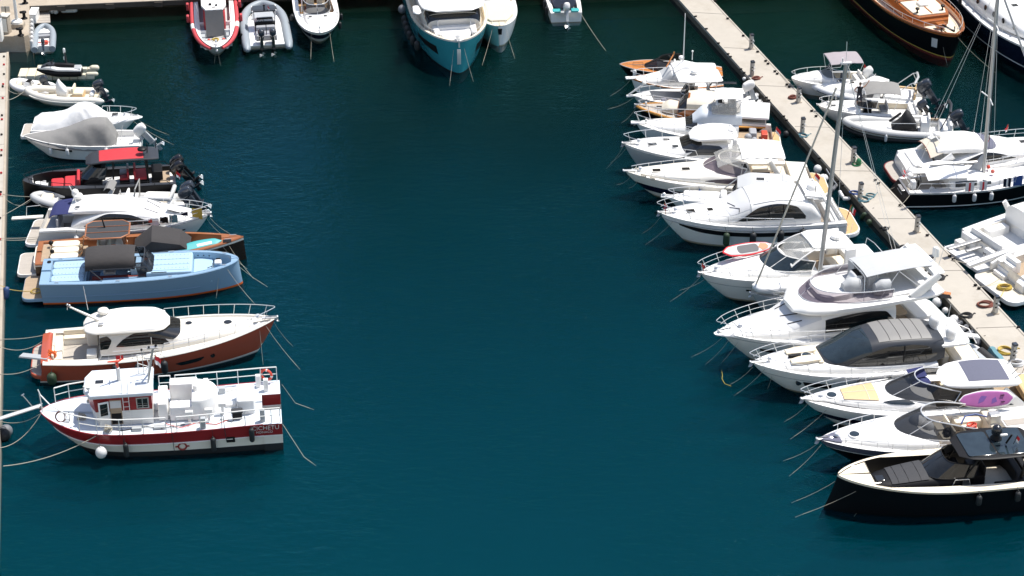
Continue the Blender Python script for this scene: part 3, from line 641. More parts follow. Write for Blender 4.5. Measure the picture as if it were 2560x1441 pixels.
def corner_things():
    t = thing('lamp_post', 'white lamp post on the beige quay head at the top left corner', 'lamp post', at(44, 68, 1.25))
    part('pole', MB().tube([(0,0,.3),(0,0,6.5)], [.12,.09], n=10), 'white_metal', t); part('base', MB().box(-.5,.5,-.4,.4,0,.35,.05), 'concrete_old', t); part('plinth', MB().lathe([(.42,.34),(.4,.5),(.2,.6)], (0,0,0)), 'white_metal', t)
    part('lamp_head', MB().box(-.1,1.1,-.15,.15,6.4,6.6,.06), 'white_metal', t)
    t = thing('cabinet', 'tall beige service cabinet beside the lamp post on the quay head', 'cabinet', at(17, 82, 1.25), radians(-12))
    part('body', MB().box(-.28,.28,-.28,.28,0,1.35,.03), 'concrete_old', t); part('door', MB().box(-.2,.2,-.292,-.27,.15,1.2,.01), 'gelcoat_warm', t); part('lid', MB().box(-.32,.32,-.32,.32,1.35,1.42,.03), 'gelcoat_warm', t)
    t = thing('cabinet', 'white service cabinet cut by the left edge on the quay head', 'cabinet', at(-1, 100, 1.25))
    part('body', MB().box(-.4,.26,-.35,.35,0,1.5,.04), 'white_metal', t); part('lid', MB().box(-.42,.28,-.37,.37,1.5,1.56,.03), 'gelcoat_grey', t)
    t = thing('sign', 'pale grey sign plate on a dark post on the quay head', 'sign', at(15, 36, 1.25))
    part('post', MB().tube([(0,0,0),(0,0,.62)], .035), 'black', t); part('plate', MB().box(-.32,.32,-.02,.02,.2,.62,.01), 'alu', t)
    for k, (x, y, l) in enumerate(((52, 89, 'black mooring bollard at the front corner of the quay head'), (61, 47, 'black mooring bollard on the quay head next to the white box'), (63, 9, 'black mooring bollard at the back of the quay head'))):
        t = thing('bollard', l, 'bollard', at(x, y, 1.25), 0, 'black bollards on the quay head')
        part('base', MB().lathe([(.24,0),(.22,.06),(.12,.1)], n=14), 'black', t); part('post', MB().lathe([(.12,.08),(.11,.42),(.2,.46),(.2,.56),(.1,.6)], n=12).capsule((-.12,0,.5), .1, .4, (1,0,0)), 'black', t)
    t = thing('work_float', 'small grey planked float with a white box below the quay', 'float', at(100, 40, .45))
    a, b, c, e = at(75,18,.45), at(123,16,.45), at(126,58,.45), at(79,60,.45); o = t.location
    mb = MB().prism([((p-o).x, (p-o).y) for p in (e, c, b, a)], -.5, -.02, .0); part('hull', mb, 'algae', t)
    for i in range(7):
        u = i/7; w = (i+.93)/7; part('plank', MB().prism([((p-o).x, (p-o).y) for p in (e.lerp(a,u), c.lerp(b,u), c.lerp(b,w), e.lerp(a,w))], -.02, .05, .01), 'teak_grey', t)
    t = thing('storage_box', 'white storage box standing on the small grey float', 'box', at(80, 58, .5))
    part('body', MB().box(-.22,.32,0,1.35,0,.62,.02), 'gelcoat', t); part('lid', MB().box(-.25,.35,-.03,1.38,.62,.7,.03), 'gelcoat', t)
    for i in range(6):
        p = at(76, 62+10.5*i, .45); tag(part('fender', MB().capsule((p.x+.12, p.y, .45), .15, .95).tube([(p.x+.12,p.y,.9),(p.x-.05,p.y,1.27)], .015, n=4), 'fender_white'), 'white cylinder fender number %d from the back on the side of the quay head' % (i+1), 'fender', 'fenders along the quay head')
    for px, py, r, h, ax, l in ((173,26,.19,1.25,(1,.05,0),'long white cylinder fender lying against the far quay'), (146,21,.15,.6,(1,-.05,0),'short white cylinder fender beside two round ones at the far quay')):
        p = at(px, py, .5); tag(part('fender', MB().capsule(p, r, h, ax).tube([p+V((h/2*.9,0,.05)), p+V((h/2,.5,.7))], .015, n=4), 'fender_white'), l, 'fender', 'fenders along the far quay')
    for px, py, l in ((130,28,'left of two round white buoys at the far quay'), (139,29,'right of two round white buoys at the far quay, beside the long cylinder'), (580,3,'left of two round white fenders between the red boat and the grey inflatable'), (599,11,'right of two round white fenders between the red boat and the grey inflatable')):
        p = at(px, py, .45); tag(part('fender', MB().ball(p, .28 if px > 500 else .2, sq=1.1).tube([p+V((0,0,.25)), p+V((0,.6,.9))], .015, n=4), 'fender_white'), l, 'fender', 'round fenders along the far quay')
corner_things()
# ---- service pedestals on the pontoon
def pedestal():
    t = thing('power_pedestal', '', 'pedestal', (0,0,0), 0, 'service pedestals along the pontoon')
    part('body', MB().box(-.11,.11,-.13,.13,.04,1.02,.03), 'alu', t); part('back_panel', MB().box(-.135,-.11,-.13,.13,.04,1.02,.01), 'concrete', t)
    part('lamp_cap', MB().prism([(-.13,-.14),(.13,-.14),(.13,.14),(-.13,.14)], 1.02, 1.16, .05), 'engine_grey', t); part('foot', MB().box(-.19,.19,-.19,.19,0,.05,.02), 'concrete_old', t)
    for z in (.45,.7):
        for s in (-.06,.06): part('socket', MB().capsule((s,-.14,z), .055, .1, (0,1,0)), 'fender_white' if s > 0 else 'rubber', t)
    part('tap', MB().tube([(.11,0,.6),(.2,0,.6),(.22,0,.5)], .02), 'steel', t); return t
proto = pedestal()
for k, (x, y, l) in enumerate(((1878,122,'grey service pedestal nearest the far end of the pontoon'), (1880,190,'service pedestal on the pontoon with a brown hose coil just right of its foot'), (1996,256,'service pedestal on the right edge of the pontoon with a brown hose ring beside it'),
        (2006,333,'service pedestal on the left edge beside a pale blue heap of rope'), (2133,407,'service pedestal with a green bottle at its foot'), (2150,497,'service pedestal between a dark blue and an aqua rope coil'),
        (2292,580,'service pedestal standing alone on the right edge opposite the teak swim platform'), (2323,682,'service pedestal beside small plant pots and a flag'), (2488,783,'service pedestal with a red hose coil to its left'), (2532,903,'service pedestal between yellow rope and a white hose coil'))):
    if k == 0: r = proto
    else:
        r = proto.copy(); SC.collection.objects.link(r)
        for c in list(proto.children):
            e = c.copy(); SC.collection.objects.link(e); e.parent = r
    p = at(x, y, PZ); r.location = p; r.rotation_euler.z = radians(16+random.uniform(-6,6)); r['label'] = l
def coil(px, py, R, r, mat, label, z=PZ, n=4, cat='hose coil', name='hose_coil', sq=.8):
    p = at(px, py, z); mb = MB(); pts = []
    for i in range(n*16+1):
        a = 2*pi*i/16; k = R*(.72+.28*sin(i*.37+px)**2); pts.append((k*cos(a), k*sin(a)*sq, r+r*1.3*(i//16)*.8+.01*sin(i)))
    pts += [(R*1.1, .1, r), (R*1.5, .35, r), (R*1.7, .3, r)]
    o = part(name, mb.tube(pts, r, n=5), mat); o.location = p; return tag(o, label, cat, 'coils lying on the pontoon')
for a in ((1890,198,.3,.03,'brown_hose','brown hose coil on the pontoon by the second pedestal from the far end'), (1981,246,.3,.035,'brown_hose','brown hose ring at the foot of a pedestal on the right edge of the pontoon'), (2136,484,.34,.025,'blue','dark blue rope coil left of a pedestal'),
          (2159,501,.42,.03,'aqua_rope','aqua rope coil in front of a pedestal'), (2177,489,.3,.018,'aqua_rope','faint pale rope ring on the open pontoon right of the aqua coil'), (2462,764,.46,.035,'brown_hose','large red brown hose coil left of a pedestal'), (2346,697,.36,.035,'dark_rope','dark hose coil under the plant pots'),
          (2514,880,.5,.035,'yellow','yellow rope heap beside a pedestal near the right edge'), (2541,912,.38,.045,'fender_white','white hose coil at the right edge of the picture'), (2213,575,.2,.03,'dark_rope','black rope heap on the pontoon edge opposite the teak platform'), (2008,341,.34,.025,'aqua_rope','pale blue heap of rope at the left edge of the pontoon'), (2258,622,.28,.035,'dark_rope','black rope ring on the left edge of the pontoon behind the grey sun awning'),
          (2415,792,.35,.035,'dark_rope','dark rope ring on the pontoon edge above the grey fenders'), (2140,413,.3,.02,'green','green hose around a bottle')): coil(*a)
p = at(2146, 413, PZ); tag(part('bottle', MB().lathe([(.12,0),(.17,.04),(.17,.32),(.1,.44),(.04,.48)], p, n=14), 'green'), 'green rounded bottle standing on the pontoon by a pedestal', 'bottle')
def edge_cleat(px, py, l, mat='black', g='mooring cleats on the docks', z=PZ, s=.62):
    p = at(px, py, z+.03); tag(part('mooring_cleat', MB().lathe([(.09*s,0),(.07*s,.1),(.05*s,.12)], p+V((-.07*s,0,0)), n=7).lathe([(.09*s,0),(.07*s,.1),(.05*s,.12)], p+V((.07*s,0,0)), n=7).capsule(p+V((0,0,.13*s)), .05*s, .4*s, (1,.3,0), n=7), mat), l, 'cleat', g)
for k, (x, y) in enumerate(((1739,43),(1766,74),(1796,110),(1820,137),(1826,144),(1852,175),(1860,184),(1882,204),(1916,246),(1922,253),(1959,293),(1966,303),(2048,398),(2096,455),(2106,466),(2155,520),(2202,572),(2267,629),(2282,641))): edge_cleat(x, y, 'black mooring cleat on the left edge of the pontoon, number %d from the far end' % (k+1))
for k, (x, y) in enumerate(((1788,5),(1819,48),(1858,91),(1894,131),(1914,154),(1920,161),(1937,180),(1943,186),(1967,213),(1973,219),(2029,279),(2040,292),(2188,452),(2196,460),(2250,515),(2318,590),(2374,642),(2383,650),(2438,715),(2447,723),(2546,820))): edge_cleat(x, y, 'black mooring cleat on the right edge of the pontoon, number %d from the far end' % (k+1))
for k, (x, y) in enumerate(((10,143),(10,163),(10,187),(8,212),(7,218),(7,247),(5,290),(5,300),(4,338),(4,377),(3,390),(3,434),(2,482),(1,488),(0,547),(0,600))): edge_cleat(x, y, 'cleat with a %s lashing on the left dock, number %d from the far end' % (('dark','red')[k % 2], k+1), ('black','flag_red')[k % 2], 'cleats on the left dock', s=.45)
# fenders hung on the pontoon's left side
def dock_fender(px, py, mat, r, h, ax, label, ball=False, z=.3):
    p = at(px, py, z); mb = MB(); 
    if ball: mb.ball(p, r, sq=1.08)
    else: mb.capsule(p, r, h, ax)
    mb.tube([p+V((0,0,r)), p+V((.35,0,PZ-z+.05))], .015, 1, n=4); tag(part('fender', mb, [mat, 'dark_rope']), label, 'fender', 'fenders hung along the pontoon')
for a in ((1861,198,'fender_white',.15,.55,(.2,1,-.5),'white fender on the pontoon edge below the second pedestal'), (1889,241,'fender_white',.17,.6,(.6,1,.2),'upper of two white fenders between the pontoon and the outboards'), (1897,256,'fender_white',.15,.55,(.4,1,0),'lower of two white fenders between the pontoon and the outboards'),
          (2044,423,'fender_white',.27,0,0,'round white fender on the pontoon behind the yacht with the blue fender',True), (2059,446,'fender_white',.28,.62,(1,-.2,.1),'squat white fender floating beside the round one at the pontoon'), (2086,470,'fender_grey',.12,.55,(.7,.8,.5),'slim grey fender on the pontoon right of the tall mast'),
          (2103,486,'fender_white',.12,.6,(.4,-.8,-.5),'slim pale fender leaning at the pontoon below a blue coil'), (2116,497,'fender_white',.13,.5,(1,.1,0),'short pale fender lying along the pontoon below a blue coil'), (2158,540,'fender_green',.15,.65,(.3,-.6,1),'dark green fender on the pontoon by the teak platform'), (2173,556,'fender_green',.17,.4,(0,0,1),'second dark green fender below the pontoon by the teak platform'),
          (2342,757,'fender_white',.29,0,0,'striped off white round fender under the gangway steps',True), (2363,777,'fender_white',.19,0,0,'small tan round fender between the gangway and the white ball',True), (2385,801,'fender_white',.3,0,0,'large white ball fender next to the grey cylinders',True),
          (2394,811,'fender_grey',.17,.75,(1,.5,.25),'first grey cylinder fender beside the large white ball'), (2409,824,'fender_grey',.17,.75,(.8,.6,.4),'second grey cylinder fender beside the large white ball'), (2427,834,'fender_grey',.18,.7,(.9,.2,.3),'third grey cylinder fender, below the passerelle'), (2447,852,'fender_grey',.18,.7,(.4,.6,.6),'grey cylinder fender between the passerelle and the long black bumper'),
          (1965,335,'fender_black',.2,0,0,'black round fender under the left edge of the pontoon',True,.2), (2170,532,'fender_grey',.15,.5,(.6,.5,.2),'small grey fender at the pontoon near the teak platform')): dock_fender(*a)
a, b = at(2448, 878, .35), at(2543, 956, .35); tag(part('bumper', MB().tube([a, a.lerp(b,.02), a.lerp(b,.98), b], [.12,.29,.29,.2], n=14), 'rubber'), 'long thick black bumper tube floating along the pontoon', 'bumper')
a, b = at(2474, 868, PZ+.05), at(2560, 972, PZ+.05); tag(part('tarpaulin', MB().grid([[a.lerp(b, i/14)+V((x, 0, z+.03*sin(i*2.1+x*9))) for x, z in ((-.12,-.25),(-.02,.02),(.16,.03),(.3,-.02))] for i in range(15)]), 'aqua_rope'), 'narrow teal tarpaulin folded over the pontoon edge', 'tarpaulin')
def gangway():
    a, b = at(2335, 727, PZ+.1), at(2377, 735, PZ+.06); t = thing('gangway', 'small wooden gangway with black steps on the pontoon edge', 'gangway', a); d = b-a
    n = V((-d.y, d.x, 0)).normalized()
    part('plank', MB().grid([[d*u+n*w for w in (-.16,.16)] for u in (-.1,.25,.5,.75,1)]).grid([[d*u+n*w+V((0,0,-.05)) for w in (-.16,.16)] for u in (-.1,.25,.5,.75,1)]), 'varnish_orange', t)
    for k in range(6): part('tread', MB().box(-.05,.05,-.2,.2,0,.03,.01).xf(Matrix.Translation(at(2352+k*4.5, 742, PZ+.05)-a) @ Matrix.Rotation(radians(10),4,'Z')), 'black', t)
gangway()
def planters():
    for k, (px, py, m, h, l) in enumerate(((2313,690,'fender_white',.35,'white pot behind the grey sun awning'), (2333,684,'green',.5,'slim green plant on a stick in a pot on the pontoon'))):
        t = thing('plant_pot', l, 'plant pot', at(px, py, PZ)); part('pot', MB().lathe([(.1,0),(.15,.28),(.17,.3),(.13,.3)], n=10), 'fender_white', t)
        mb = MB(); random.seed(k)
        for i in range(40):
            p = V((random.gauss(0,.07), random.gauss(0,.07), .3+random.random()*h)); u = V((random.gauss(0,1), random.gauss(0,1), random.gauss(0,1))).normalized()*.06; w = u.cross(V((.3,.5,1))).normalized()*.035
            mb.ngon([p-u, p+w, p+u, p-w])
        part('leaves', mb, 'leaf', t); part('stem', MB().tube([(0,0,.2),(0,.02,.5+h)], .012), 'varnish', t)
planters()
# ---- apartment houses beyond the far quay (seen only as reflections in the water)
def house(x0, x1, y0, h, mat, label):
    t = thing('apartment_building', label, 'building', ((x0+x1)/2, y0, QZ)); w = (x1-x0)/2
    part('wall', MB().box(-w, w, 0, 14, 0, h, .1), mat, t); fl = int(h/3.1)
    for k in range(fl):
        z = k*3.1; part('balcony', MB().box(-w+.5, w-.5, -1.3, -.01, z+2.9, z+3.02, .02).box(-w+.5, w-.5, -1.3, -1.24, z+3.03, z+3.9, .01), 'gelcoat_warm', t)
        n = int(2*w/3.4); mb = MB()
        for i in range(n): x = -w+1+(i+.5)*(2*w-2)/n; mb.box(x-.7, x+.7, -.03, .05, z+.5, z+2.6, .01)
        part('windows', mb, 'glass', t)
for a in ((-120,-64,178,34,'wall_cream','cream apartment house with balconies beyond the left end of the far quay'), (-63,-31,176,37,'wall_pink','pink apartment house with balconies beyond the left half of the far quay'), (-17,8,178,40,'wall_cream','tall cream apartment house beyond the middle of the far quay'), (9,42,176,41,'wall_pink','tall pink apartment house beyond the right half of the far quay'), (43,120,178,36,'wall_cream','wide cream apartment house beyond the right end of the far quay')): house(*a)

# ---- the sunlit rock the photograph is taken from: it fills the shaded hull sides with warm bounce light
mb = MB(); random.seed(3)
def rockp(i, j):
    x = -160+320*i/40; t = j/16; y = 54-57*t; z = -1+61*t
    return (x+random.uniform(-2,2), y+(random.uniform(-3.5,2.0) if j < 16 else 0)-.0006*x*x*0, z+random.uniform(-2,.5))
mb.grid([[rockp(i, j) for j in range(17)] for i in range(41)])
mk('rock', (.42,.37,.30), .9, var=.2, sc=.25, bump=.8, bsc=1.5, dirt=.3)
struct('cliff', mb, 'rock', 30)
# ================================================================ boats of the left row
FAR = 99
def workboat():
    r, L = boat('work_boat', 'red and white workboat with a square wheelhouse, nearest boat on the left', 'work boat', (100,1033,1.9), (655,1008,1.6))
    S = .0
    H = Hull(r, L, 4.3, [(0,1.62),(.4,1.5),(.72,1.6),(1,2.02)], [(.42,'red_paint'),(.46,'gelcoat'),(.76,'gelcoat_warm'),(1.25,'antifoul_dark')], tm=.58, ks=.985, p=2.5, q=.72, flare=.5, rake=.1, fk=3, tr=0, rp=6)
    # stern notch: the deck stops short between two legs
    for sd in (1,-1):
        y0, y1 = sd*.75, sd*2.1; mb = MB(); zz = [1.62,.95,.88,.42,-.3]
        cor = [(S+.02,y0),(-.98,y0),(-.98,y1),(S,y1)]
        mb.grid([[(x,y,z) for z in zz] for x, y in cor], lambda i, j: j); mb.ngon([(x,y,1.62) for x, y in cor], 4)
        part('stern_leg', mb.xf(Matrix.Translation((0,0,.001))), ['red_paint','gelcoat','gelcoat_warm','antifoul_dark','deck_paint'], r)
    H.deck([(0,.06,.0,0,FAR),(L-.02,.06,.0,0,FAR)], ['red_paint','red_paint','deck_paint','deck_paint','deck_paint'])
    H.rub(.43, .035, 'gelcoat', 'rubbing_strake')
    # wheelhouse
    x0, x1, w, zb, zt = 6.6, 10.15, 1.12, 1.55, 3.32
    mb = MB(); zs = [zb, 2.42, zt]
    def ringz(z, k): d = .0; f = (z-zb)*.16; return [(x0,-w,z),(x1-1.0+0*f,-w,z),(x1-.75+f*.6,-w+.0,z),(x1-.5+f,-.45,z),(x1-.5+f,.45,z),(x1-.75+f*.6,w,z),(x0,w,z)]
    mb.grid([ringz(z, k) for k, z in enumerate(zs)], lambda i, j: 0 if i == 0 else 1, cv=True)
    wh = part('wheelhouse', mb, ['gelcoat','red_paint'], r, 20)
    part('roof', MB().prism([(x0-.1,-w-.16),(x1-.45,-w-.16),(x1-.1,-.6),(x1-.1,.6),(x1-.45,w+.16),(x0-.1,w+.16)], zt, zt+.2, .09), 'deck_paint', wh)
    ns = 1                                      # near side is port
    for a, b, z0, z1, m, n in ((6.75,7.4,2.5,3.15,'alu','window'),(8.15,8.75,1.62,3.1,'teak','doorway')):
        o = part(n, MB().box(a,b,ns*w-.01,ns*w+.018,z0,z1,.01,cr=.07), m, wh)
        if n == 'window':
            part('pane', MB().box(a+.06,b-.06,ns*w+.005,ns*w+.03,z0+.06,z1-.06,.01,cr=.05), 'glass', o); part('muntin', MB().box((a+b)/2-.015,(a+b)/2+.015,ns*w+.03,ns*w+.04,z0+.06,z1-.06,.004).box(a+.06,b-.06,ns*w+.03,ns*w+.04,2.66,2.69,.004), 'alu', o)
        else: part('opening', MB().box(a+.04,b-.04,ns*w+.004,ns*w+.022,1.66,2.3,.005), 'black', o); part('pane', MB().box(a+.02,b-.02,ns*w+.006,ns*w+.026,2.62,3.05,.005), 'screen_white', o)
    d = part('door', MB().box(8.8,9.35,w+.06,w+.11,1.62,3.1,.03,cr=.05).xf(Matrix.Translation((8.8,w,0)) @ Matrix.Rotation(radians(14),4,'Z') @ Matrix.Translation((-8.8,-w,0))), 'gelcoat', wh)
    part('pane', MB().box(8.88,9.27,w+.1,w+.125,2.3,3.0,.01,cr=.06).xf(Matrix.Translation((8.8,w,0)) @ Matrix.Rotation(radians(14),4,'Z') @ Matrix.Translation((-8.8,-w,0))), 'glass', d)
    part('window', MB().box(9.5,9.52,-.4,.4,2.5,3.2,.005).xf(Matrix.Translation((.27,0,0))), 'glass', wh)
    mb = MB()
    for x in (7.75,8.05): mb.tube([(x, w+.08, zb), (x, w+.1, zt+.15), (x, w-.1, zt+.9), ], .02)
    for z in (1.8,2.1,2.4,2.7,3.0,3.3): mb.tube([(7.75,w+.09,z),(8.05,w+.09,z)], .015)
    part('ladder', mb, 'white_metal', wh)
    hatch(r, 9.25, .0, zt+.2, .42, .34, frame='gelcoat')
    part('funnel', MB().lathe([(.1,0),(.1,.75),(.11,.78),(.05,.8)], (8.25,-.1,zt+.18), n=12), 'alu', r)
    m = part('fire_monitor', MB().lathe([(.06,0),(.06,.3),(.09,.32),(.09,.4),(.03,.42)], (8.25,-.1,zt+.98), n=8).tube([(8.2,-.1,zt+1.35),(8.7,.15,zt+1.5)], [.06,.04]).tube([(8.25,-.1,zt+1.3),(8.0,-.25,zt+1.38)], .045).tube([(8.3,.12,zt+1.25),(8.3,-.35,zt+1.25)], .03), 'life_red', r)
    mb = MB().tube([(6.75,.35,zt+.2),(6.35,.0,zt+2.1)], .055, n=8).tube([(6.75,-.5,zt+.2),(6.4,-.05,zt+1.9)], .055, n=8).box(6.1,6.65,-.12,.12,zt+2.08,zt+2.14,.02).tube([(6.9,-.2,zt+1.35),(6.3,-.2,zt+1.35)], .03).tube([(6.95,-.1,zt+.4),(6.95,-.1,zt+1.9)], .02)
    part('mast', mb, 'alu', r); part('mast_lamp', MB().ball((6.2,0,zt+2.22),.07).ball((6.95,-.1,zt+1.95),.06).ball((6.55,.1,zt+2.2),.06), 'black', r)
    flag(r, 6.45, -.2, zt+.75, .8, -.15, ('flag_red','flag_white'), .5, .5)
    mb = MB().tube([(7.25,-.6,zt+.2),(7.25,-.6,zt+1.35)], .025).tube([(7.25-.0-.55*sin(pi*k/8),-.6,zt+1.35-.55+.55*cos(pi*k/8)) for k in range(9)], .025).tube([(7.25,-.6,zt+.85),(6.72,-.6,zt+.6)], .02).tube([(6.72,-.6,zt+.2),(6.72,-.6,zt+.8)], .02)
    part('hoop_rail', mb, 'white_metal', r)
    part('search_light', MB().lathe([(.05,0),(.05,.2),(.12,.2),(.12,.34),(.04,.36)], (9.75,.85,zt+.2), n=10).tube([(9.95,.95,zt+.1),(9.95,.95,zt+.55)],.02).ball((9.95,.95,zt+.6),.06), 'white_metal', r)
    # deck gear behind the wheelhouse
    part('engine_casing', MB().box(5.85,6.34,-.9,.95,1.55,2.55,.05), 'gelcoat', r)
    def ublock(y0, y1, x0, x1, h, n='covered_bench'): part(n, MB().box(x0,x1,y0,y1,1.55,h,.07,cr=.1), 'white_canvas', r)
    ublock(-1.25,-.55,4.3,5.75,2.75); ublock(.35,1.05,3.9,5.75,2.35); ublock(-.56,.36,5.3,5.75,1.85)
    poly = [(4.6,-1.2)]+[(4.35-1.1*cos(radians(a)), .02+1.12*sin(radians(a))) for a in range(-80,81,16)]+[(4.6,1.1)]
    part('console_cover', MB().prism(poly[::-1], 1.55, 2.72, .12), 'white_canvas', r)
    part('helm_seat', MB().box(4.25,4.5,-.15,.2,2.7,3.05,.05,cr=.1), 'white_vinyl', r)
    part('covered_winch', MB().box(1.35,2.3,-.75,1.0,1.55,2.45,.1,cr=.12), 'white_canvas', r)
    part('hatch_cover', MB().box(2.35,2.9,-.2,.2,1.55,1.75,.04), 'gelcoat', r)
    bx = part('control_box', MB().box(2.0,2.6,1.15,1.45,2.0,2.15,.03), 'charcoal', r); part('leg', MB().box(2.05,2.55,1.2,1.4,1.55,2.0,.02), 'black', bx)
    for x, y in ((4.75,1.35),(3.75,1.25),(3.05,.75)): part('bollard', MB().box(x-.07,x+.07,y-.07,y+.07,1.55,2.05,.01).box(x-.2,x+.2,y-.11,y+.11,2.05,2.28,.03), 'white_metal', r)
    for x, y in ((4.05,1.85),(1.0,1.75),(1.15,-1.6),(3.9,-1.85),(.75,-1.15)): part('fairlead_post', MB().box(x-.13,x+.13,y-.12,y+.12,1.55,2.35 if x < 3 else 2.15,.03), 'gelcoat_grey' if y > 0 else 'gelcoat', r)
    for k, (pts, m) in enumerate((([(9.0,1.5,1.57),(8.2,1.7,1.58),(7.0,1.45,1.57),(6.2,1.75,1.58),(5.0,1.5,1.57)],'dark_rope'),([(6.0,1.3,1.57),(5.2,1.8,1.58),(4.4,1.4,1.57),(3.4,1.7,1.58),(2.7,1.3,1.57)],'life_red'),([(3.2,1.2,1.57),(2.6,1.6,1.58),(2.2,.9,1.57),(1.6,1.5,1.58)],'dark_rope'),([(3.4,-1.2,1.57),(2.4,-1.5,1.58),(1.2,-1.1,1.57)],'rope'))): part('deck_hose', MB().tube([V(p) for p in pts], .022, n=5), m, r)
    for x0_, y0_, sx_, sy_, h_ in ((7.2,1.55,.5,.25,.12),(6.0,1.45,.6,.3,.06),(2.9,-1.5,.35,.3,.3),(11.0,-.6,.4,.3,.2),(10.9,.7,.3,.25,.28)): part('deck_fitting', MB().box(x0_,x0_+sx_,y0_,y0_+sy_,1.55,1.6+h_,.02), 'gelcoat_grey', r)
    for x, z1 in ((10.9,.5),(8.2,.55),(5.7,.35),(3.0,.8)): part('hanging_rope', MB().tube([(x,H.b(x)-.1,2.3),(x-.03,H.b(x)+.04,1.55),(x-.08,H.b(x)+.06,z1)], .018, n=5), 'dark_rope', r)
    for i, (x, y, rr) in enumerate(((10.3,.5,.22),(8.9,1.75,.2),(9.9,-1.2,.18))):
        mb = MB()
        for k in range(5): mb.tube([(x+rr*(1-.1*k)*cos(a+k)+.04*sin(5*a+k), y+rr*.8*sin(a+k*2), 1.72+.05*k+.03*sin(3*a)) for a in [2*pi*q/14 for q in range(14)]], .03, closed=True, n=5)
        part('rope_heap', mb, 'rope', r)
    for c in r.children:
        if c.name.split('.')[0] not in ('hull','deck','rubbing_strake','stern_leg'): c.location.x -= 1.0
    # rails
    def rail(xs, sd, name='guard_rail', endpost=True, cant=.0):
        mb = MB(); top = []; mid = []
        for x in xs:
            y = sd*(H.b(max(x, .0))-.12) if x < L-.3 else sd*.1
            z = H.zs(max(0,x))+.02; top.append(V((x,y,z+.88))); mid.append(V((x,y,z+.45))); mb.tube([(x,y,z),(x,y,z+.88)], .026)
        mb.tube(top, .032); mb.tube(mid, .022); part(name, mb, 'white_metal', r)
    rail([-.9,-.45,.9,2.1,3.2,4.4],1); rail([-.85,0,1.2,2.3,3.4,4.5],-1); rail([4.75,5.35],-1)
    rail([4.95,6.1,7.3,8.45,9.35],1); rail([7.3,8.2,9.1,10.0,L-.75],-1)
    part('bow_rail', MB().tube([(9.35,H.b(9.35)-.12,H.zs(9.35)+.9),(10.1,H.b(10.1)-.1,H.zs(10.1)+.85),(10.8,H.b(10.8)*.8,H.zs(10.8)+.9),(L-.15,.12,H.zs(L)+1.05),(L-.05,.05,H.zs(L)+1.35)], .035).tube([(L-.1,.08,H.zs(L)+1.2),(L-.15,.08,2.0)], .03), 'white_metal', r)
    hose = MB().tube([(10.3+.24*cos(a),H.b(10.3)-.1,2.35+.32*sin(a)) for a in [2*pi*k/14 for k in range(14)]], .025, closed=True).tube([(10.25+.26*cos(a),H.b(10.25)-.14,2.33+.3*sin(a)) for a in [2*pi*k/14 for k in range(14)]], .02, closed=True)
    part('hose_loop', hose, 'brown_hose', r)
    M = Matrix.Rotation(pi,4,'Z') @ Matrix.Rotation(pi/2,4,'X')
    def side(x, z, e=.012): p = H.xz(x, z, 1, e); return p
    for t, x, z, s in (('CICHETU', -.12, 1.42, .34),('MONACO', -.05, 1.17, .19)):
        patch_letters(t, r, Matrix.Translation((x, 2.13, z)) @ M, s, 'lettering')
    p = side(4.2, .62, .01); mb = MB().tube([(p.x+.2*cos(a), p.y+.02, p.z+.2*sin(a)) for a in [2*pi*k/20 for k in range(20)]], .045, closed=True).box(p.x-.36,p.x-.2,p.y,p.y+.03,p.z-.04,p.z+.04,.01).box(p.x+.2,p.x+.36,p.y,p.y+.03,p.z-.04,p.z+.04,.01)
    part('ring_emblem', mb, 'red_paint', r); p = side(1.7, .85, 0); part('hull_port', MB().box(p.x-.22,p.x+.22,p.y-.03,p.y+.05,p.z-.16,p.z+.16,.01), 'black', r)
    fender(r, H, 8.45, 1, 'white', .3, 0, 'large white ball fender on the near side of the red and white workboat', .75, ball=True)
    for x, l in ((7.1,'black fender hanging right of the white ball on the red and white workboat'),(2.6,'black fender near the emblem towards the stern of the red and white workboat'),(.6,'black fender hanging beside the name on the red and white workboat')): fender(r, H, x, 1, 'black', .14, .85, l, .75 if x > 1 else 1.15)
    lr = MB().tube([(0,.3*cos(a),.3*sin(a)) for a in [2*pi*k/20 for k in range(20)]], .075, closed=True)
    o = part('life_ring', lr, 'life_red'); o.location = W(r, (-.3,-1.95,2.1)); o.rotation_euler = (0,0,radians(75)); tag(o, 'orange life ring on the far stern rail of the red and white workboat', 'life ring')
    part('band', MB().tube([(0,.3*cos(a),.3*sin(a)) for a in (0,.25)], .082).tube([(0,.3*cos(a),.3*sin(a)) for a in (pi,pi+.25)], .082).tube([(0,.3*cos(a),.3*sin(a)) for a in (pi/2,pi/2+.25)], .082), 'white_metal', o)
    # lines and gangway
    bowp = W(r, (L-.1, .15, 2.0)); q = W(r, (8.4, 1.95, 1.6))
    line(bowp, at(-6,1121,.7), .5, .022, 'rope', 'white rope from the bow of the red and white workboat sagging to the left dock'); line(q, at(8,1166,.35), .35, .025, 'rope', 'thick white rope at the near bow of the workboat, lowest of its ropes'); line(bowp, at(-6,1052,.7), .35, .016, 'rope', 'slack rope under the gangway of the red and white workboat'); line(W(r,(L-.2,-.2,2.1)), at(-4,1026,.7), .1, .018, 'rope', 'taut rope above the gangway of the red and white workboat')
    a = at(-12, 1052, .85); b = W(r, (L-.05, -.1, 2.25)); d = b-a; n = V((-d.y, d.x, 0)).normalized(); g = thing('gangway', 'long white gangway from the left dock to the bow of the workboat', 'gangway', a)
    part('plank', sheet([[d*(i/10)+n*w for w in (-.22,.22)] for i in range(11)], .05), 'nonskid', g); part('edge', MB().tube([n*.22+V((0,0,.03)), d+n*.22+V((0,0,.03))], .03).tube([n*-.22+V((0,0,.03)), d-n*.22+V((0,0,.03))], .03), 'alu', g)
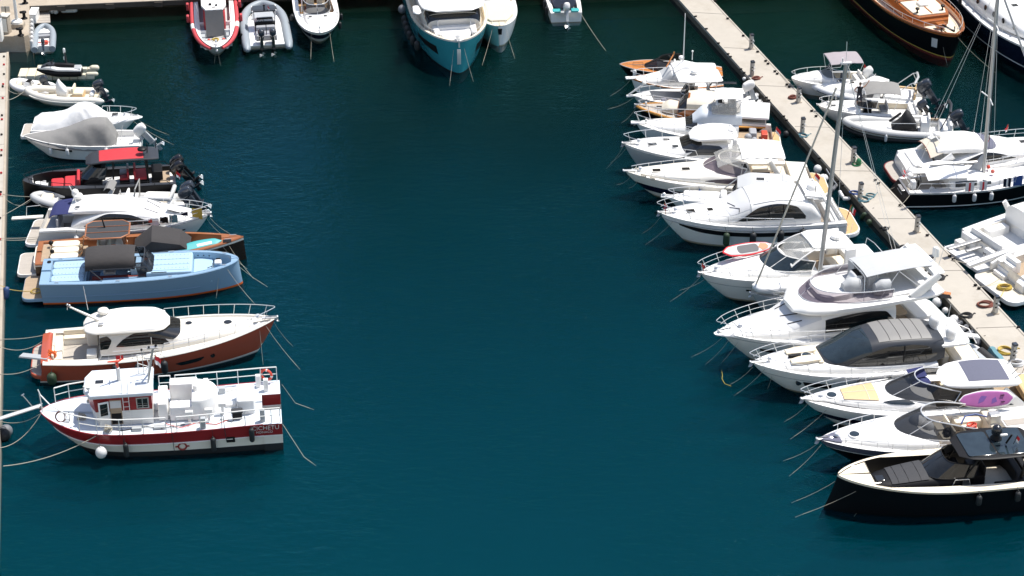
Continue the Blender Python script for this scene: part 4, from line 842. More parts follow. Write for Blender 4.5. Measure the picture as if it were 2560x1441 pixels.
    for k in range(22): 
        c = d*((k+.5)/22)+V((0,0,.055)); part('tread', MB().grid([[c+n*w+d*(.004*s) for w in (-.18,.18)] for s in (-1,1)]), 'gelcoat_grey', g)
    for px, m, py, l, z, rr in ((9,'fender_black',1089,'black round buoy floating at the left edge in front of the workboat',.12,.38),(15,'fender_grey',1078,'grey round buoy floating just behind the black one at the left edge',.15,.36)):
        tag(part('mooring_buoy', MB().ball(at(px,py,z), rr, n=16), m), l, 'buoy', 'buoys at the left dock')
    for a, b, c, l in (((705,962,1.6),(738,1008,.15),(785,1025,-.05),'far'),((706,1060,1.6),(760,1143,.1),(790,1165,-.05),'near')):
        p = [at(*k) for k in (a,b,c)]; tag(part('mooring_line', MB().tube(p, .014, n=5), 'rope'), l+' stern rope of the red and white workboat running into the water', 'mooring line', 'mooring lines')
    tag(part('boat_hook', MB().tube([at(56,988,.6), at(82,1018,1.2)], .03).tube([at(53,990,.6), at(60,985,.62)], .03), 'alu'), 'thin grey pole standing off the far bow of the red and white workboat', 'pole')
workboat()
def bowlines(r, H, desc, pts, z=None, mat='rope', rr=.0095):
    # pts: list of (x,y local) anchors and (px,py) where the rope meets the water
    nm = ('left','right') if len(pts) == 2 else ('first','second','third','fourth')
    for k, ((x, y, zz), q) in enumerate(pts):
        a = W(r, (x, y, zz)); b = at(q[0], q[1], -.02); m = a.lerp(b, .55)-V((0,0,.12)); e = b+(b-m)*.22
        tag(part('mooring_line', MB().tube([a, a.lerp(m,.5)-V((0,0,.05)), m, m.lerp(b,.5)-V((0,0,.02)), b, e], [rr, rr, rr, rr*1.2, rr*1.5, rr*1.8], n=5), mat), ('%s thin rope at the %s' % (nm[min(k,3)], desc) if len(pts) > 1 else 'single thin rope at the %s' % desc), 'mooring line', 'mooring lines')
def lobster_yacht():
    r, L = boat('motor_yacht', 'brick red hulled motor yacht with a cream deckhouse behind the workboat', 'motor yacht', (688,797,2.0), (112,880,.9))
    H = Hull(r, L, 4.2, [(0,1.2),(.2,1.12),(.45,1.25),(.75,1.62),(1,2.08)], [(.93,'brick_red'),(1.03,'gelcoat_warm'),(1.3,'antifoul_dark')], tm=.4, ks=.86, p=2.25, q=.85, flare=.45, rake=.055, tr=-.25)
    H.deck([(0,.12,.0,1.45,.72),(2.95,.12,.0,1.5,.72),(2.96,.07,.1,0,FAR),(L-.15,.07,.1,0,FAR)], ['gelcoat_warm','gelcoat_warm','gelcoat_warm','gelcoat_warm','teak_grey'])
    H.rub(.02, .04, 'gelcoat_warm', 'toe_rail')
    platform(r, -.78, .1, 3.5, .42, 'brick_red', 'teak_grey', .2, .7)
    part('transom', MB().ring([(-.12,1.6,.85,.42,.4,5),(.2,1.62,.9,.45,.4,5),(.5,1.55,.95,.3,.3,5)], n=20), 'brick_red', r)
    # cockpit seats
    seat(r, .45, 1.0, -1.3, 1.3, .72, .42, 'a', 'gelcoat_warm', 'cream_vinyl', .28); seat(r, 1.0, 2.3, .85, 1.4, .72, .42, 'p', 'gelcoat_warm', 'cream_vinyl', .28); part('locker', MB().box(2.3,2.9,.6,1.45,.72,1.5,.05), 'gelcoat_warm', r)
    part('locker', MB().box(2.35,2.9,-1.45,-.7,.72,1.35,.05), 'gelcoat_warm', r)
    # trunk + deckhouse
    trunk = Cab([(6.3,1.3,1.2,.62,4),(8.5,1.12,1.3,.62,3.2),(10.3,.78,1.5,.45,2.8),(11.35,.35,1.62,.3,2.5),(11.7,.1,1.66,.05,2)]); trunk.shell('coachroof', 'gelcoat_warm', r)
    side = MB(); house = Cab([(3.1,1.28,1.15,1.2,6),(3.7,1.3,1.15,1.35,6),(5.6,1.3,1.2,1.38,6),(6.3,1.28,1.22,1.2,5.5),(7.1,1.2,1.25,.85,5),(7.7,1.1,1.3,.6,4)], tum=.08); house.shell('deckhouse', 'gelcoat_warm', r)
    house.band('windscreen', 'glass', r, lambda q: (6.05, 7.5-.75*(abs(q-.5)*2)**2.5), .1, .9)
    house.patch('side_window', 'glass', r, [(4.0,.36,.4),(4.4,.34,.66),(5.1,.33,.86),(5.8,.33,.9),(6.3,.33,.88),(6.9,.33,.42)], zf=True)
    part('window_bar', MB().tube([house.P(5.2,.015,.03), house.P(5.2,.1,.03)], .025).tube([house.P(5.9,.985,.03), house.P(5.9,.9,.03)], .025), 'gelcoat_warm', r)
    house.patch('aft_window', 'glass', r, [(3.12,.3,.85),(3.5,.3,.85),(3.75,.6,.7)], zf=True)
    part('aft_doors', MB().grid([[(3.07,y,z) for z in (1.25,2.3)] for y in (-1.0,-.4,.4,1.0)]), 'glass', r)
    roof = MB().ring([(2.25,.4,2.4,.05,.04,2.2),(2.4,.8,2.42,.12,.06,2.3),(3.0,1.2,2.46,.2,.08,2.6),(4.5,1.32,2.5,.25,.08,2.8),(6.0,1.26,2.46,.22,.08,2.6),(6.6,1.0,2.4,.16,.07,2.4),(6.95,.4,2.36,.04,.04,2.2)], n=30); part('hardtop', roof, 'gelcoat_warm', r)
    part('roof_cover', MB().ring([(3.3,1.16,2.53,.19,.14,2.7),(4.5,1.28,2.57,.21,.15,2.9),(6.0,1.22,2.53,.19,.14,2.7),(6.7,.9,2.44,.14,.1,2.4)], n=24), 'white_canvas', r, 60)
    part('mast', MB().ring([(0,.12,0,.09,.09,2.5),(1.2,.08,.0,.06,.06,2.5),(1.9,.06,0,.04,.04,2.5)], n=10).xf(Matrix.Translation((3.2,0,2.62)) @ Matrix.Rotation(pi,4,'Z') @ Matrix.Rotation(radians(-33),4,'Y')), 'gelcoat_warm', r)
    part('mast_light', MB().ball((1.62,0,3.72),.08).ball((1.5,.15,3.7),.07).tube([(1.5,-.25,3.6),(1.5,.3,3.6)],.02), 'alu', r)
    radar(r, 3.35, .6, 2.78, .31, 'gelcoat_warm'); part('horn', MB().box(3.1,3.4,-.7,-.4,2.62,2.78,.04), 'alu', r); antenna(r, 2.5, 1.0, 2.8, 1.5, -.1)
    hatch(r, 10.1, 0, trunk.z(10.1,0)-.0, .44, .44, True, 'glass', 'gelcoat_warm'); hatch(r, 7.95, .3, trunk.z(7.95,.3), .36, .36, True, 'glass', 'gelcoat_warm')
    H.rail(6.6, L-.3, .72, .16, 7, False, .0, True, .25); H.rail(3.2, 6.35, .42, .16, 5, False, 0, False, name='side_rail'); bowgear(r, H)
    part('hand_rail', MB().tube([(3.8,-1.62,1.58),(6.8,-1.56,1.62),(9.0,-1.2,1.8)], .025), 'steel', r)
    H.win(7.15, 8.75, [(7.15,.5),(7.5,.47),(8.75,.44)], [(7.15,.52),(7.5,.66),(8.5,.62),(8.75,.5)]); p = H.xz(9.25, .8, -1, .01); part('porthole', MB().lathe([(.13,0),(.13,.02),(.01,.025)], (p.x,p.y-.01,p.z), (0,-1,.15), 14), 'glass', r)
    part('name_plate', MB().box(3.95,4.35,-1.78,-1.76,1.32,1.55,.005).xf(Matrix.Translation((0,-.12,-.1))), 'flag_red', r)
    mb = MB()
    for k in range(6): mb.tube([(.5+.2*cos(a+k), -.95+.22*sin(a+k*2), 1.2+.05*k+.02*sin(4*a)) for a in [2*pi*q/14 for q in range(14)]], .03, closed=True, n=5)
    tag(part('rope_coil', mb.xf(Matrix.Translation(r.location) @ Matrix.Rotation(r.rotation_euler.z,4,'Z')), 'orange'), 'orange rope coil on the stern of the brick red yacht', 'rope coil')
    for x, z, l, rr, h, sd in ((.55,.45,'round dark green fender on the near stern quarter of the brick red yacht',.27,.75,-1),(.1,.6,'dark green fender on the far stern corner of the brick red yacht',.25,.55,1),(6.55,.75,'black fender amidships on the brick red yacht, right of the small flag',.19,.8,-1),(5.1,.7,'black fender partly hidden by the workboat mast on the brick red yacht',.17,.75,-1),(3.9,.75,'black fender behind the workboat funnel on the brick red yacht',.17,.75,-1)): fender(r, H, x, sd, 'green' if x < 1 else 'black', rr, h, l, z)
    a = at(53,889,1.0); b = W(r,(.3,-1.3,1.25)); d = b-a; n = V((-d.y,d.x,0)).normalized(); g = thing('passerelle', 'grey boarding plank at the stern of the brick red yacht', 'gangway', a)
    part('plank', sheet([[d*u+n*w for w in (-.2,.2)] for u in (0,.5,1)], .06), 'gelcoat_grey', g); part('edge', MB().tube([n*.2,d+n*.2],.035).tube([n*-.2,d-n*.2],.035), 'alu', g)
    for (x,y,z),q,s,l in (((.2,1.3,1.25),(-4,848,.7),.12,'far stern rope of the brick red yacht'),((.1,1.0,1.2),(-4,866,.7),.5,'sagging far stern rope of the brick red yacht'),((.2,-1.3,1.2),(-4,935,.7),.35,'near stern rope of the brick red yacht')): line(W(r,(x,y,z)), at(*q), s, .018, 'rope', l)
    bowlines(r, H, 'bow of the brick red yacht', [((L-.6,-.35,1.9),(742,915)),((L-.1,0,1.8),(728,862)),((L-.9,-.5,1.8),(657,905))])
lobster_yacht()
def blue_boat():
    r, L = boat('motorboat', 'light blue open motorboat with a dark canopy, third boat from the front on the left', 'motorboat', (596,648,1.62), (104,683,1.3))
    H = Hull(r, L, 3.35, [(0,1.4),(.3,1.35),(.7,1.5),(1,1.68)], [(.92,'sky_blue'),(1.0,'orange'),(1.3,'antifoul_dark')], tm=.5, ks=.9, p=2.7, q=.62, flare=.3, rake=-.015, tr=.1, rp=6)
    H.deck([(0,.1,.02,.0,FAR),(.55,.22,.02,.0,FAR),(.56,.26,.0,1.3,1.15),(2.6,.26,0,1.35,1.15),(2.61,.26,0,1.35,.78),(11.0,.2,0,1.3,.78),(11.01,.2,.02,0,FAR),(L-.05,.2,.02,0,FAR)], ['sky_blue','sky_blue','sky_blue','sky_blue_deck','sky_blue_deck'])
    H.rub(.02, .03, 'sky_blue', 'gunwale'); H.rub(.62, .02, 'sky_blue', 'spray_rail', L*.0, L*.8, .02)
    platform(r, -1.15, .15, 2.8, .38, 'sky_blue', 'teak', .2, .45, ins=.03)
    pad(r, .62, 2.5, -1.2, 1.25, 1.15, 'sky_blue_deck', .2, .15, n=3, gap=.015)
    part('side_bench', MB().box(2.7,5.6,.8,1.3,.78,1.28,.06), 'sky_blue_deck', r); part('side_locker', MB().box(3.6,6.0,-1.32,-.95,.78,1.32,.05), 'sky_blue', r)
    part('folded_cover', MB().box(2.95,6.1,-.9,-.62,.85,1.3,.06), 'antifoul', r); part('walkway', MB().box(2.7,3.3,-1.25,.75,.785,.8,.004), 'slate', r)
    seat(r, 3.6, 4.3, -.5, .7, .78, .6, 'a', 'sky_blue', 'grey_vinyl', .4); console(r, 5.2, 6.2, .75, .78, 1.0, 'sky_blue')
    part('foredeck_lounge', MB().box(6.1,8.75,-1.18,1.18,.8,1.62,.1,cr=.1), 'sky_blue_deck', r); pad(r, 6.35, 8.6, -.95, .95, 1.6, 'sky_blue_deck', .06, .05, n=3, gap=.01)
    part('bow_pad', MB().box(8.76,9.9,-1.1,1.1,.8,1.2,.08), 'sky_blue_deck', r)
    part('grab_rail', MB().tube([(6.4,-1.22,1.66),(7.3,-1.22,1.66)],.025).tube([(6.4,1.22,1.66),(7.3,1.22,1.66)],.025).tube([(9.6,-.2,1.24),(9.9,-.2,1.34),(9.9,.15,1.34)],.02), 'graphite', r)
    o = part('windlass_box', MB().box(10.0,10.45,-.25,.25,.8,1.45,.06,cr=.1), 'sky_blue', r); part('lid', MB().box(10.02,10.43,-.22,.22,1.43,1.55,.05,cr=.1), 'gelcoat', o); part('chain', MB().box(10.1,10.35,.28,.5,.8,1.5,.04), 'black', o)
    top = screen(r, 6.75, 5.7, 1.12, 1.38, .82, .75, .15, 'smoke_glass', 'graphite', 7, .035, mull=(0,))
    # folded-down canopy on its frame
    rows = []
    for i in range(13):
        x = 2.65+2.85*i/12; e = .1*abs(i/6-1)**4
        rows.append([(x, 1.1*cos(pi*j/14)*1.0, 1.95+.72*sin(pi*(j+.0)/14)**.75-e) for j in range(15)])
    o = part('canopy', sheet(rows, .03), 'taupe_canvas', r, 60); part('frame', MB().tube([(2.9,1.1,1.95),(3.6,1.4,1.4)],.03).tube([(2.9,-1.1,1.95),(3.6,-1.4,1.4)],.03).tube([(5.4,-1.1,2.0),(6.2,-1.0,1.9)],.035).tube([(5.4,1.1,2.0),(6.2,1.0,1.9)],.035).tube([(3.1,-1.1,1.95),(5.3,-1.1,1.95)],.05), 'graphite', o)
    part('stern_light', MB().lathe([(.12,0),(.12,.03),(.01,.04)], (.35,1.1,1.4), n=12), 'black', r)
    for x in (1.0,4.5,7.5,10.6): cleat(r, x, -H.b(x)+.14, H.zs(x), .25); cleat(r, x, H.b(x)-.14, H.zs(x), .25)
    mb = MB(); 
    for x in [2.75+.33*i for i in range(22)]: mb.box(x-.03,x+.03,H.b(x)-.30,H.b(x)-.275,H.zs(x)-.22,H.zs(x)-.17,.004)
    part('vent_slots', mb, 'black', r)
    mb = MB()
    for y in (-.75,-.25,.3,.8):
        for x in [.8+.2*i for i in range(9)]: mb.box(x-.03,x+.03,y-.02,y+.02,1.352,1.356,.001)
        for x in [6.5+.22*i for i in range(10)]: mb.box(x-.03,x+.03,y-.02,y+.02,1.662,1.666,.001)
    part('tufting', mb, 'slate', r)
    bowlines(r, H, 'bow of the light blue motorboat', [((L-.8,-.6,1.6),(632,755)),((L-.6,.3,1.65),(660,712)),((L-1.1,-.75,1.6),(541,740))])
    tag(part('rope_coil', MB().tube([(cos(a*1.0)*(.35-.005*a)+.0, sin(a)*.28, .02+.004*a) for a in [.5*k for k in range(40)]], .018, n=4).xf(Matrix.Translation(W(r,(-.35,-.6,.4)))), 'yellow'), 'thin yellow rope lying on the stern platform of the light blue boat', 'rope coil')
    p = at(15,733,.35); tag(part('fender', MB().capsule(p,.2,.8,(.2,.3,1)).tube([p+V((0,0,.4)),p+V((-.3,0,.5))],.02,1,n=4), ['fender_blue','yellow']), 'dark blue fender hanging on the left dock by the light blue boat', 'fender', 'fenders along the left dock')
    line(W(r,(-.3,-.5,.42)), p+V((0,0,.3)), .1, .018, 'yellow', 'yellow rope from the stern of the light blue boat to the dock')
blue_boat()
def copper_boat():
    r, L = boat('motorboat', 'copper coloured open motorboat with a black hull and turquoise board in its bow', 'motorboat', (608,592,1.55), (92,632,1.2))
    H = Hull(r, L, 3.15, [(0,1.2),(.4,1.25),(.8,1.42),(1,1.6)], [(.08,'copper'),(.16,'gelcoat_warm'),(1.3,'bronze_hull')], tm=.5, ks=.9, p=2.1, q=.95, flare=.3, rake=-.01, rp=6)
    H.deck([(0,.2,.0,0,FAR),(.3,.2,.0,0,FAR),(.31,.22,0,1.2,.85),(2.9,.22,0,1.25,.85),(2.91,.2,0,1.25,.7),(10.9,.2,0,1.1,.75),(10.91,.25,.0,0,FAR),(L-.05,.25,.0,0,FAR)], ['copper','copper','copper','copper','teak'])
    H.rub(.03, .035, 'copper', 'gunwale')
    platform(r, -1.15, .1, 2.7, .5, 'gelcoat_warm', 'teak_grey', .2, .35); platform(r, -.15, .7, 2.3, 1.1, 'gelcoat_warm', 'teak', .5, .3, 'stern_deck')
    pad(r, .85, 2.5, -1.15, 1.1, .95, 'cream_vinyl', .42, .25, n=3, gap=.06); part('pad_trim', MB().box(.75,2.62,-1.18,1.14,.9,1.05,.05,cr=.2), 'tan_vinyl', r)
    mb = MB(); [mb.tube([(2.55,y-.35,1.45),(2.75,y-.35,1.6),(2.75,y+.35,1.6),(2.55,y+.35,1.45)], .04) for y in (-.75,0,.72)]; part('seat_back', mb, 'varnish_orange', r)
    part('bag', MB().ball((.95,-.35,1.42),.13).ball((.8,.75,1.4),.15), 'black', r)
    # raised copper framed top on a single post
    zt = 2.45; xs = ((3.0,-.75),(3.35,-1.1),(5.1,-1.1),(5.55,-.7),(5.55,.7),(5.1,1.1),(3.35,1.1),(3.0,.75))
    o = part('hardtop', MB().prism(list(xs), zt, zt+.06, .01), 'charcoal', r); part('frame', MB().tube([(x,y,zt+.04) for x,y in xs], .055, closed=True, n=8).tube([(3.0,-.36,zt+.08),(5.55,-.36,zt+.08)],.02).tube([(3.0,.36,zt+.08),(5.55,.36,zt+.08)],.02), 'copper', o)
    part('post', MB().tube([(5.1,.35,zt),(5.35,.2,.75)],.09,n=8).tube([(5.1,-.35,zt),(5.35,-.2,.75)],.09,n=8), 'copper', o); antenna(r, 4.1, .25, zt, .75, -.15, .1, .035, 'black', 'roof_light')
    seat(r, 3.6, 4.4, -.5, .9, .72, .7, 'a', 'copper', 'cream_vinyl', .45); part('helm_shade', MB().grid([[(4.1+.8*i/5, -.45+.0*j, 1.0+1.35*(1-abs(i/2.5-1))*(.6+.4*j/3)) if False else (3.9+1.4*i/5, .9-1.8*j/6, 1.2+.85*(1-abs(i/2.5-1)**1.5)) for j in range(7)] for i in range(6)]), 'beige_canvas', r)
    # dark spray hood
    A = [(5.75,1.1,1.35),(6.85,1.05,2.25),(8.5,.98,1.9),(9.1,.95,1.35)]
    hood = MB(); rows = [[(x,w*(1-2*j/12)*(1 if 0 < j < 12 else 1),z-(.18*abs(1-2*j/12)**4)) for j in range(13)] for x,w,z in A]; hood = sheet(rows,.03)
    for sd in (0,12): hood.ngon([rows[i][sd] for i in range(4)]+[(9.1,A[3][1]*(1 if sd==0 else -1),1.2),(5.75,1.1*(1 if sd==0 else -1),1.2)])
    part('spray_hood', hood, 'taupe_canvas', r, 25)
    part('bow_bench', MB().box(9.6,10.85,-1.0,1.0,.74,.95,.04), 'teak', r)
    cleat(r, 11.3, -H.b(11.3)+.2, H.zs(11.3), .4); cleat(r, 11.6, H.b(11.6)-.15, H.zs(11.6), .4)
    part('chafe_patch', MB().box(11.0,11.5,-H.b(11.2)-.03,-H.b(11.2)+.3,H.zs(11.2)-.02,H.zs(11.2)+.03,.02), 'black', r)
    bd = Cab([(0,.02,0,.05,2),(.3,.25,0,.06,2.2),(1.2,.38,0,.06,2.4),(2.1,.3,0,.06,2.2),(2.55,.05,0,.04,2)]); M = Matrix.Translation(W(r,(8.35,-.95,1.38))) @ Matrix.Rotation(r.rotation_euler.z+radians(14),4,'Z') @ Matrix.Rotation(radians(-3),4,'Y') @ Matrix.Rotation(radians(26),4,'X')
    o = part('paddle_board', MB().ring([(0,.03,0,.04,.04,2),(.25,.26,0,.06,.05,2.4),(1.2,.38,0,.06,.05,2.6),(2.2,.3,0,.06,.05,2.4),(2.65,.04,0,.04,.04,2)],n=16), 'aqua_board'); o.matrix_world = M; tag(o, 'turquoise paddle board lying in the bow of the copper boat', 'paddle board'); part('deck_mark', MB().box(1.15,2.05,-.09,.09,.058,.066,.002), 'gelcoat', o)
    bowlines(r, H, 'bow of the copper boat', [((L-1.4,-.55,1.5),(612,668)),((L-1.0,-.4,1.5),(628,690))])
copper_boat()
def rib(label, bow, stern, B, R, tube='grey_tube', hull='gelcoat', floor='nonskid', rise=.35, strake=None, blunt=.25, zt=.42, over=.35, p=2.6, cone=True):
    r, L = boat('inflatable_boat', label, 'inflatable boat', bow, stern)
    yc = B/2-R
    def c(t): x = L*t-R*.9*t**4; y = yc*(max(0, 1-max(0,(t-.42)/.58)**p)**.62); return x, y, zt+rise*max(0,(t-.35)/.65)**1.8
    pts = []; N = 26
    for i in range(N+1): x, y, z = c(1-(1-i/N)**1.5); pts.append(V((x,y,z)))
    left = [V((-over,yc*.99,zt-.02))]+pts; right = [V((p.x,-p.y,p.z)) for p in left]
    path = left+right[::-1][1:] if abs(left[-1].y) < .02 else left+right[::-1]
    n = len(path); rad = [R*(.92 if False else 1)*(1-.28*(max(0,p.x/L-.7)/.3)**2) for p in path]
    if cone: rad[0] = rad[-1] = R*.8; path = [path[0]+V((-.22,0,0))]+path+[path[-1]+V((-.22,0,0))]; rad = [R*.25]+rad+[R*.25]
    part('tube', MB().tube(path, rad, n=14), tube, r, 70)
    if strake: part('rubbing_strake', MB().tube([V((p.x+(0 if p.x < L*.8 else R*.25), p.y+math.copysign(R*(.97 if p.x < L*.9 else .5), p.y), p.z-.02)) for p in path[2:-2]], .045, n=5), strake, r)
    H = Hull(r, L*.97, B-R*1.2, [(0,zt),(.6,zt+.02),(1,zt+rise*.9)], [(1.2,hull)], tm=.4, ks=.98, p=p, q=.7, flare=.6, rake=.12)
    H.deck([(0,.01,.0,B/2-R*1.5,.34),(L*.82,.01,.0,B/2-R*1.5,.34),(L*.83,.01,.02,0,FAR),(L*.94,.01,.02,0,FAR)], [hull,hull,hull,hull,floor]); H.z0 = .34
    return r, L, H
def small_left():
    r, L, H = rib('small grey inflatable dinghy with a red fuel tank nosed in beside the quay head', (112,64,.6), (109,121,.35), 1.75, .24, 'grey_tube', 'gelcoat', 'nonskid', .25, cone=False)
    part('bow_locker', MB().box(L*.62,L*.8,-.5,.5,.34,.62,.05), 'gelcoat', r); part('seat', MB().box(L*.5,L*.58,-.6,.6,.45,.55,.03), 'grey_vinyl', r); part('fuel_tank', MB().box(.55,.9,-.3,.15,.34,.62,.05), 'life_red', r); part('mat', MB().box(.2,1.0,-.6,.6,.345,.37,.01), 'white_canvas', r)
    part('mat_trim', MB().tube([(.98,-.58,.4),(.98,.58,.4)],.035), 'life_red', r); part('transom', MB().box(-.05,.05,-.6,.6,.1,.55,.02), 'gelcoat', r); outboard(r, -.05, 0, .62, .62, 'engine_grey', radians(25), 'engine_grey')
    # jet ski on its floating dock
    t = thing('floating_dock', 'beige plastic floating dock carrying the jet ski', 'floating dock', at(45,201,0), radians(3))
    u = 31.5; mb = MB()
    for x0,x1,y0,y1 in ((0,1.85,-.05,1.35),(1.15,1.95,1.36,1.85),(1.86,5.35,-.05,.3),(1.86,5.35,.95,1.35)):
        n = max(1,int((x1-x0)/.5)); 
        for i in range(n): a = x0+(x1-x0)*i/n; mb.box(a+.01,x0+(x1-x0)*(i+1)/n-.01,y0,y1,-.1,.34,.05,cr=.06)
    part('float_blocks', mb, 'plastic_beige', t); part('roller', MB().capsule((5.2,.1,.3),.16,.9,(1,0,0)).capsule((5.25,1.15,.3),.22,.7,(1,0,0)), 'plastic_beige', t)
    j = thing('jet_ski', 'black and white jet ski with a black cover and pole on the beige dock', 'jet ski', at(206,189,.3), pi+radians(2))
    part('hull', MB().ring([(0,.42,.28,.2,.22,4),(.5,.5,.3,.22,.28,3.5),(1.6,.52,.33,.22,.3,3),(2.6,.32,.42,.18,.22,2.6),(3.15,.04,.5,.06,.08,2.2)],n=18), 'black', j); part('deck', MB().ring([(.02,.4,.5,.12,.06,3.5),(.6,.46,.54,.14,.08,3.5),(1.6,.46,.58,.16,.1,3),(2.3,.36,.66,.24,.12,2.4),(3.0,.1,.58,.1,.06,2.2)],n=18), 'gelcoat', j)
    part('seat', MB().ring([(.5,.18,.75,.14,.12,3),(1.2,.2,.8,.18,.15,3),(1.85,.16,.85,.12,.15,3)],n=14), 'black', j); part('engine_hood', MB().ring([(1.85,.2,.88,.14,.14,2.5),(2.2,.28,.86,.16,.14,2.5),(2.8,.18,.7,.08,.08,2.3)],n=14), 'graphite', j); part('handlebar', MB().tube([(1.95,-.36,1.12),(2.05,0,1.08),(1.95,.36,1.12)],.035).tube([(2.05,0,1.08),(2.15,0,.9)],.05), 'black', j)
    part('stern_pad', MB().box(.05,.5,-.36,.36,.6,.68,.03), 'gelcoat_grey', j); part('mirror', MB().box(2.25,2.4,-.42,-.3,.95,1.05,.03).box(2.25,2.4,.3,.42,.95,1.05,.03), 'black', j)
    p = at(166,186,.35); o = tag(part('covered_pole', MB().tube([p,p+V((0,.1,1.9))],.03,n=6), 'white_metal'), 'white pole with a black furled cover standing by the jet ski', 'pole')
    part('furled_cover', MB().ring([(0,.16,0,.14,.14,2),(.5,.15,.0,.13,.1,2),(1.5,.05,0,.05,.05,2)],n=9).xf(Matrix.Translation(p+V((.1,.03,.15))) @ Matrix.Rotation(radians(-92),4,'Y')), 'black_cover', o); part('tip', MB().capsule(p+V((0,.1,1.75)),.09,.42).capsule(p+V((-.02,.07,1.2)),.08,.3), 'gelcoat', o)
    # white tender
    r, L, H = rib('small white inflatable tender with a dark outboard nearest the left dock', (24,207,.6), (112,222,.4), 1.7, .22, 'white_tube', 'gelcoat', 'nonskid', .25)
    console(r, 1.0, 1.5, .3, .34, .55, 'gelcoat'); seat(r, .35, .8, -.4, .4, .34, .4, None); part('bow_cushion', MB().box(1.8,2.3,-.3,.35,.34,.75,.1), 'cream_vinyl', r); outboard(r, .02, 0, .75, .8, 'engine_grey', radians(28), 'engine_grey')
    part('rail', MB().tube([(1.9,-.35,.5),(1.9,-.3,1.0),(1.9,.3,1.0),(1.9,.35,.5)],.02), 'steel', r)
    r, L, H = rib('cream inflatable boat with a white covered console and beige seat', (60,228,.75), (245,240,.45), 2.15, .27, 'cream_tube', 'gelcoat_warm', 'nonskid_cream', .4, 'gelcoat_warm')
    part('console_cover', MB().ring([(0,.12,.5,.5,.5,2),(.22,.3,.5,.85,.5,2),(.32,.34,.5,.7,.5,2.2),(.75,.34,.45,.1,.4,2.6)],n=14).xf(Matrix.Translation((2.85,0,.34)) @ Matrix.Rotation(pi,4,'Z')), 'white_canvas', r, 60)
    seat(r, .95, 1.7, -.5, .5, .34, .5, 'f', 'tan_vinyl', 'sand_vinyl', .35); part('stern_roll', MB().capsule((.35,0,.7),.16,1.1,(0,1,0)), 'white_canvas', r); outboard(r, -.05, 0, .85, 1.0, 'engine_grey', radians(22), 'engine_grey')
    line(W(r,(L-.1,-.1,.8)), at(14,252,.65), .15, .02, 'rope', 'white rope from the cream inflatable to the left dock'); line(W(r,(L-.1,.3,.8)), at(12,218,.65), .3, .015, 'rope', 'slack rope from the cream inflatable to the left dock')
    # white covered cuddy boat
    r, L = boat('motorboat', 'white motorboat under a white canvas cover with its bow to the right', 'motorboat', (341,292,1.2), (82,312,.8))
    H = Hull(r, L, 2.5, [(0,.85),(.5,.95),(1,1.25)], [(.9,'gelcoat'),(1.3,'antifoul_dark')], p=2.3, q=.75, rake=.1)
    H.deck([(0,.1,.03,0,FAR),(L-.05,.1,.03,0,FAR)], ['gelcoat','gelcoat','nonskid','gelcoat','nonskid']); platform(r, -.75, .1, 2.0, .42, 'gelcoat', 'teak_grey', .2, .2)
    cab = Cab([(4.0,.95,.9,.45,3),(5.4,.8,1.0,.36,2.8),(6.6,.45,1.1,.2,2.4),(7.3,.1,1.15,.05,2)]); cab.shell('coachroof', 'gelcoat', r); hatch(r, 5.5, .0, cab.z(5.5,0), .4, .5, False, 'glass_grey')
    tent('cover', 'white_canvas', r, [(.15,1.05,.78,.3,.55),(.6,1.12,.8,.55,.5),(2.0,1.15,.85,.7,.35),(3.3,1.15,.9,1.4,.1),(3.75,1.12,.92,1.4,.08),(4.5,1.0,1.0,.75,.3),(5.0,.9,1.0,.3,.5)], amp=.035)
    H.rail(4.6, L-.1, .55, .1, 3, False, 0, True, .2); bowgear(r, H, s=.8); antenna(r, 5.0, .3, 1.3, .5, 0)
    bowlines(r, H, 'white boat under the white cover', [((L-.1,-.1,1.2),(415,335)),((L-.4,-.3,1.2),(425,358))])
    # grey covered outboard boat
    r, L = boat('motorboat', 'motorboat under a peaked grey canvas cover, bow to the left dock', 'motorboat', (58,342,1.35), (352,352,.75))
    H = Hull(r, L, 2.6, [(0,.95),(.5,1.1),(1,1.45)], [(.95,'gelcoat'),(1.3,'antifoul_dark')], p=2.3, q=.8, rake=.13, flare=.45)
    H.deck([(0,.1,0,1.0,.6),(1.6,.1,0,1.1,.6),(1.61,.1,.03,0,FAR),(L-.05,.1,.03,0,FAR)], ['gelcoat','gelcoat','nonskid','gelcoat','nonskid'])
    H.win(L*.58, L*.86, [(0,.2)], [(L*.58,.42),(L*.75,.36),(L*.86,.22)], 'black'); H.win(.9, 2.3, [(0,.2)], [(.9,.22),(1.5,.4),(2.3,.25)], 'black')
    tent('cover', 'grey_canvas', r, [(1.55,1.0,.75,.5,.4),(1.85,1.22,.72,1.25,.3),(2.2,1.28,.7,1.75,.24),(3.3,1.3,.75,1.62,.22),(4.2,1.3,.85,1.2,.12),(5.6,1.18,1.0,.62,.08),(6.6,.8,1.2,.3,.1),(L-.1,.1,1.38,.08,.3)], amp=.028, seed=4)
    outboard(r, -.1, 0, 1.0, 1.15, 'gelcoat', radians(38), 'gelcoat_grey'); part('splash_well', MB().box(-.05,.5,-.9,.9,.6,.8,.05), 'gelcoat', r)
    part('light_frame', MB().tube([(1.3,-.35,.9),(1.1,0,1.9),(1.3,.35,.9)],.02).tube([(.6,.8,.9),(.9,.9,1.5),(1.4,.8,1.2)],.02), 'steel', r)
    for k, x in enumerate((5.9,4.7,2.15)): fender(r, H, x, 1, 'white', .12, .5, '%s white fender on the near side of the grey covered boat, counted from the left' % ('first','second','third')[k], .75)
small_left()
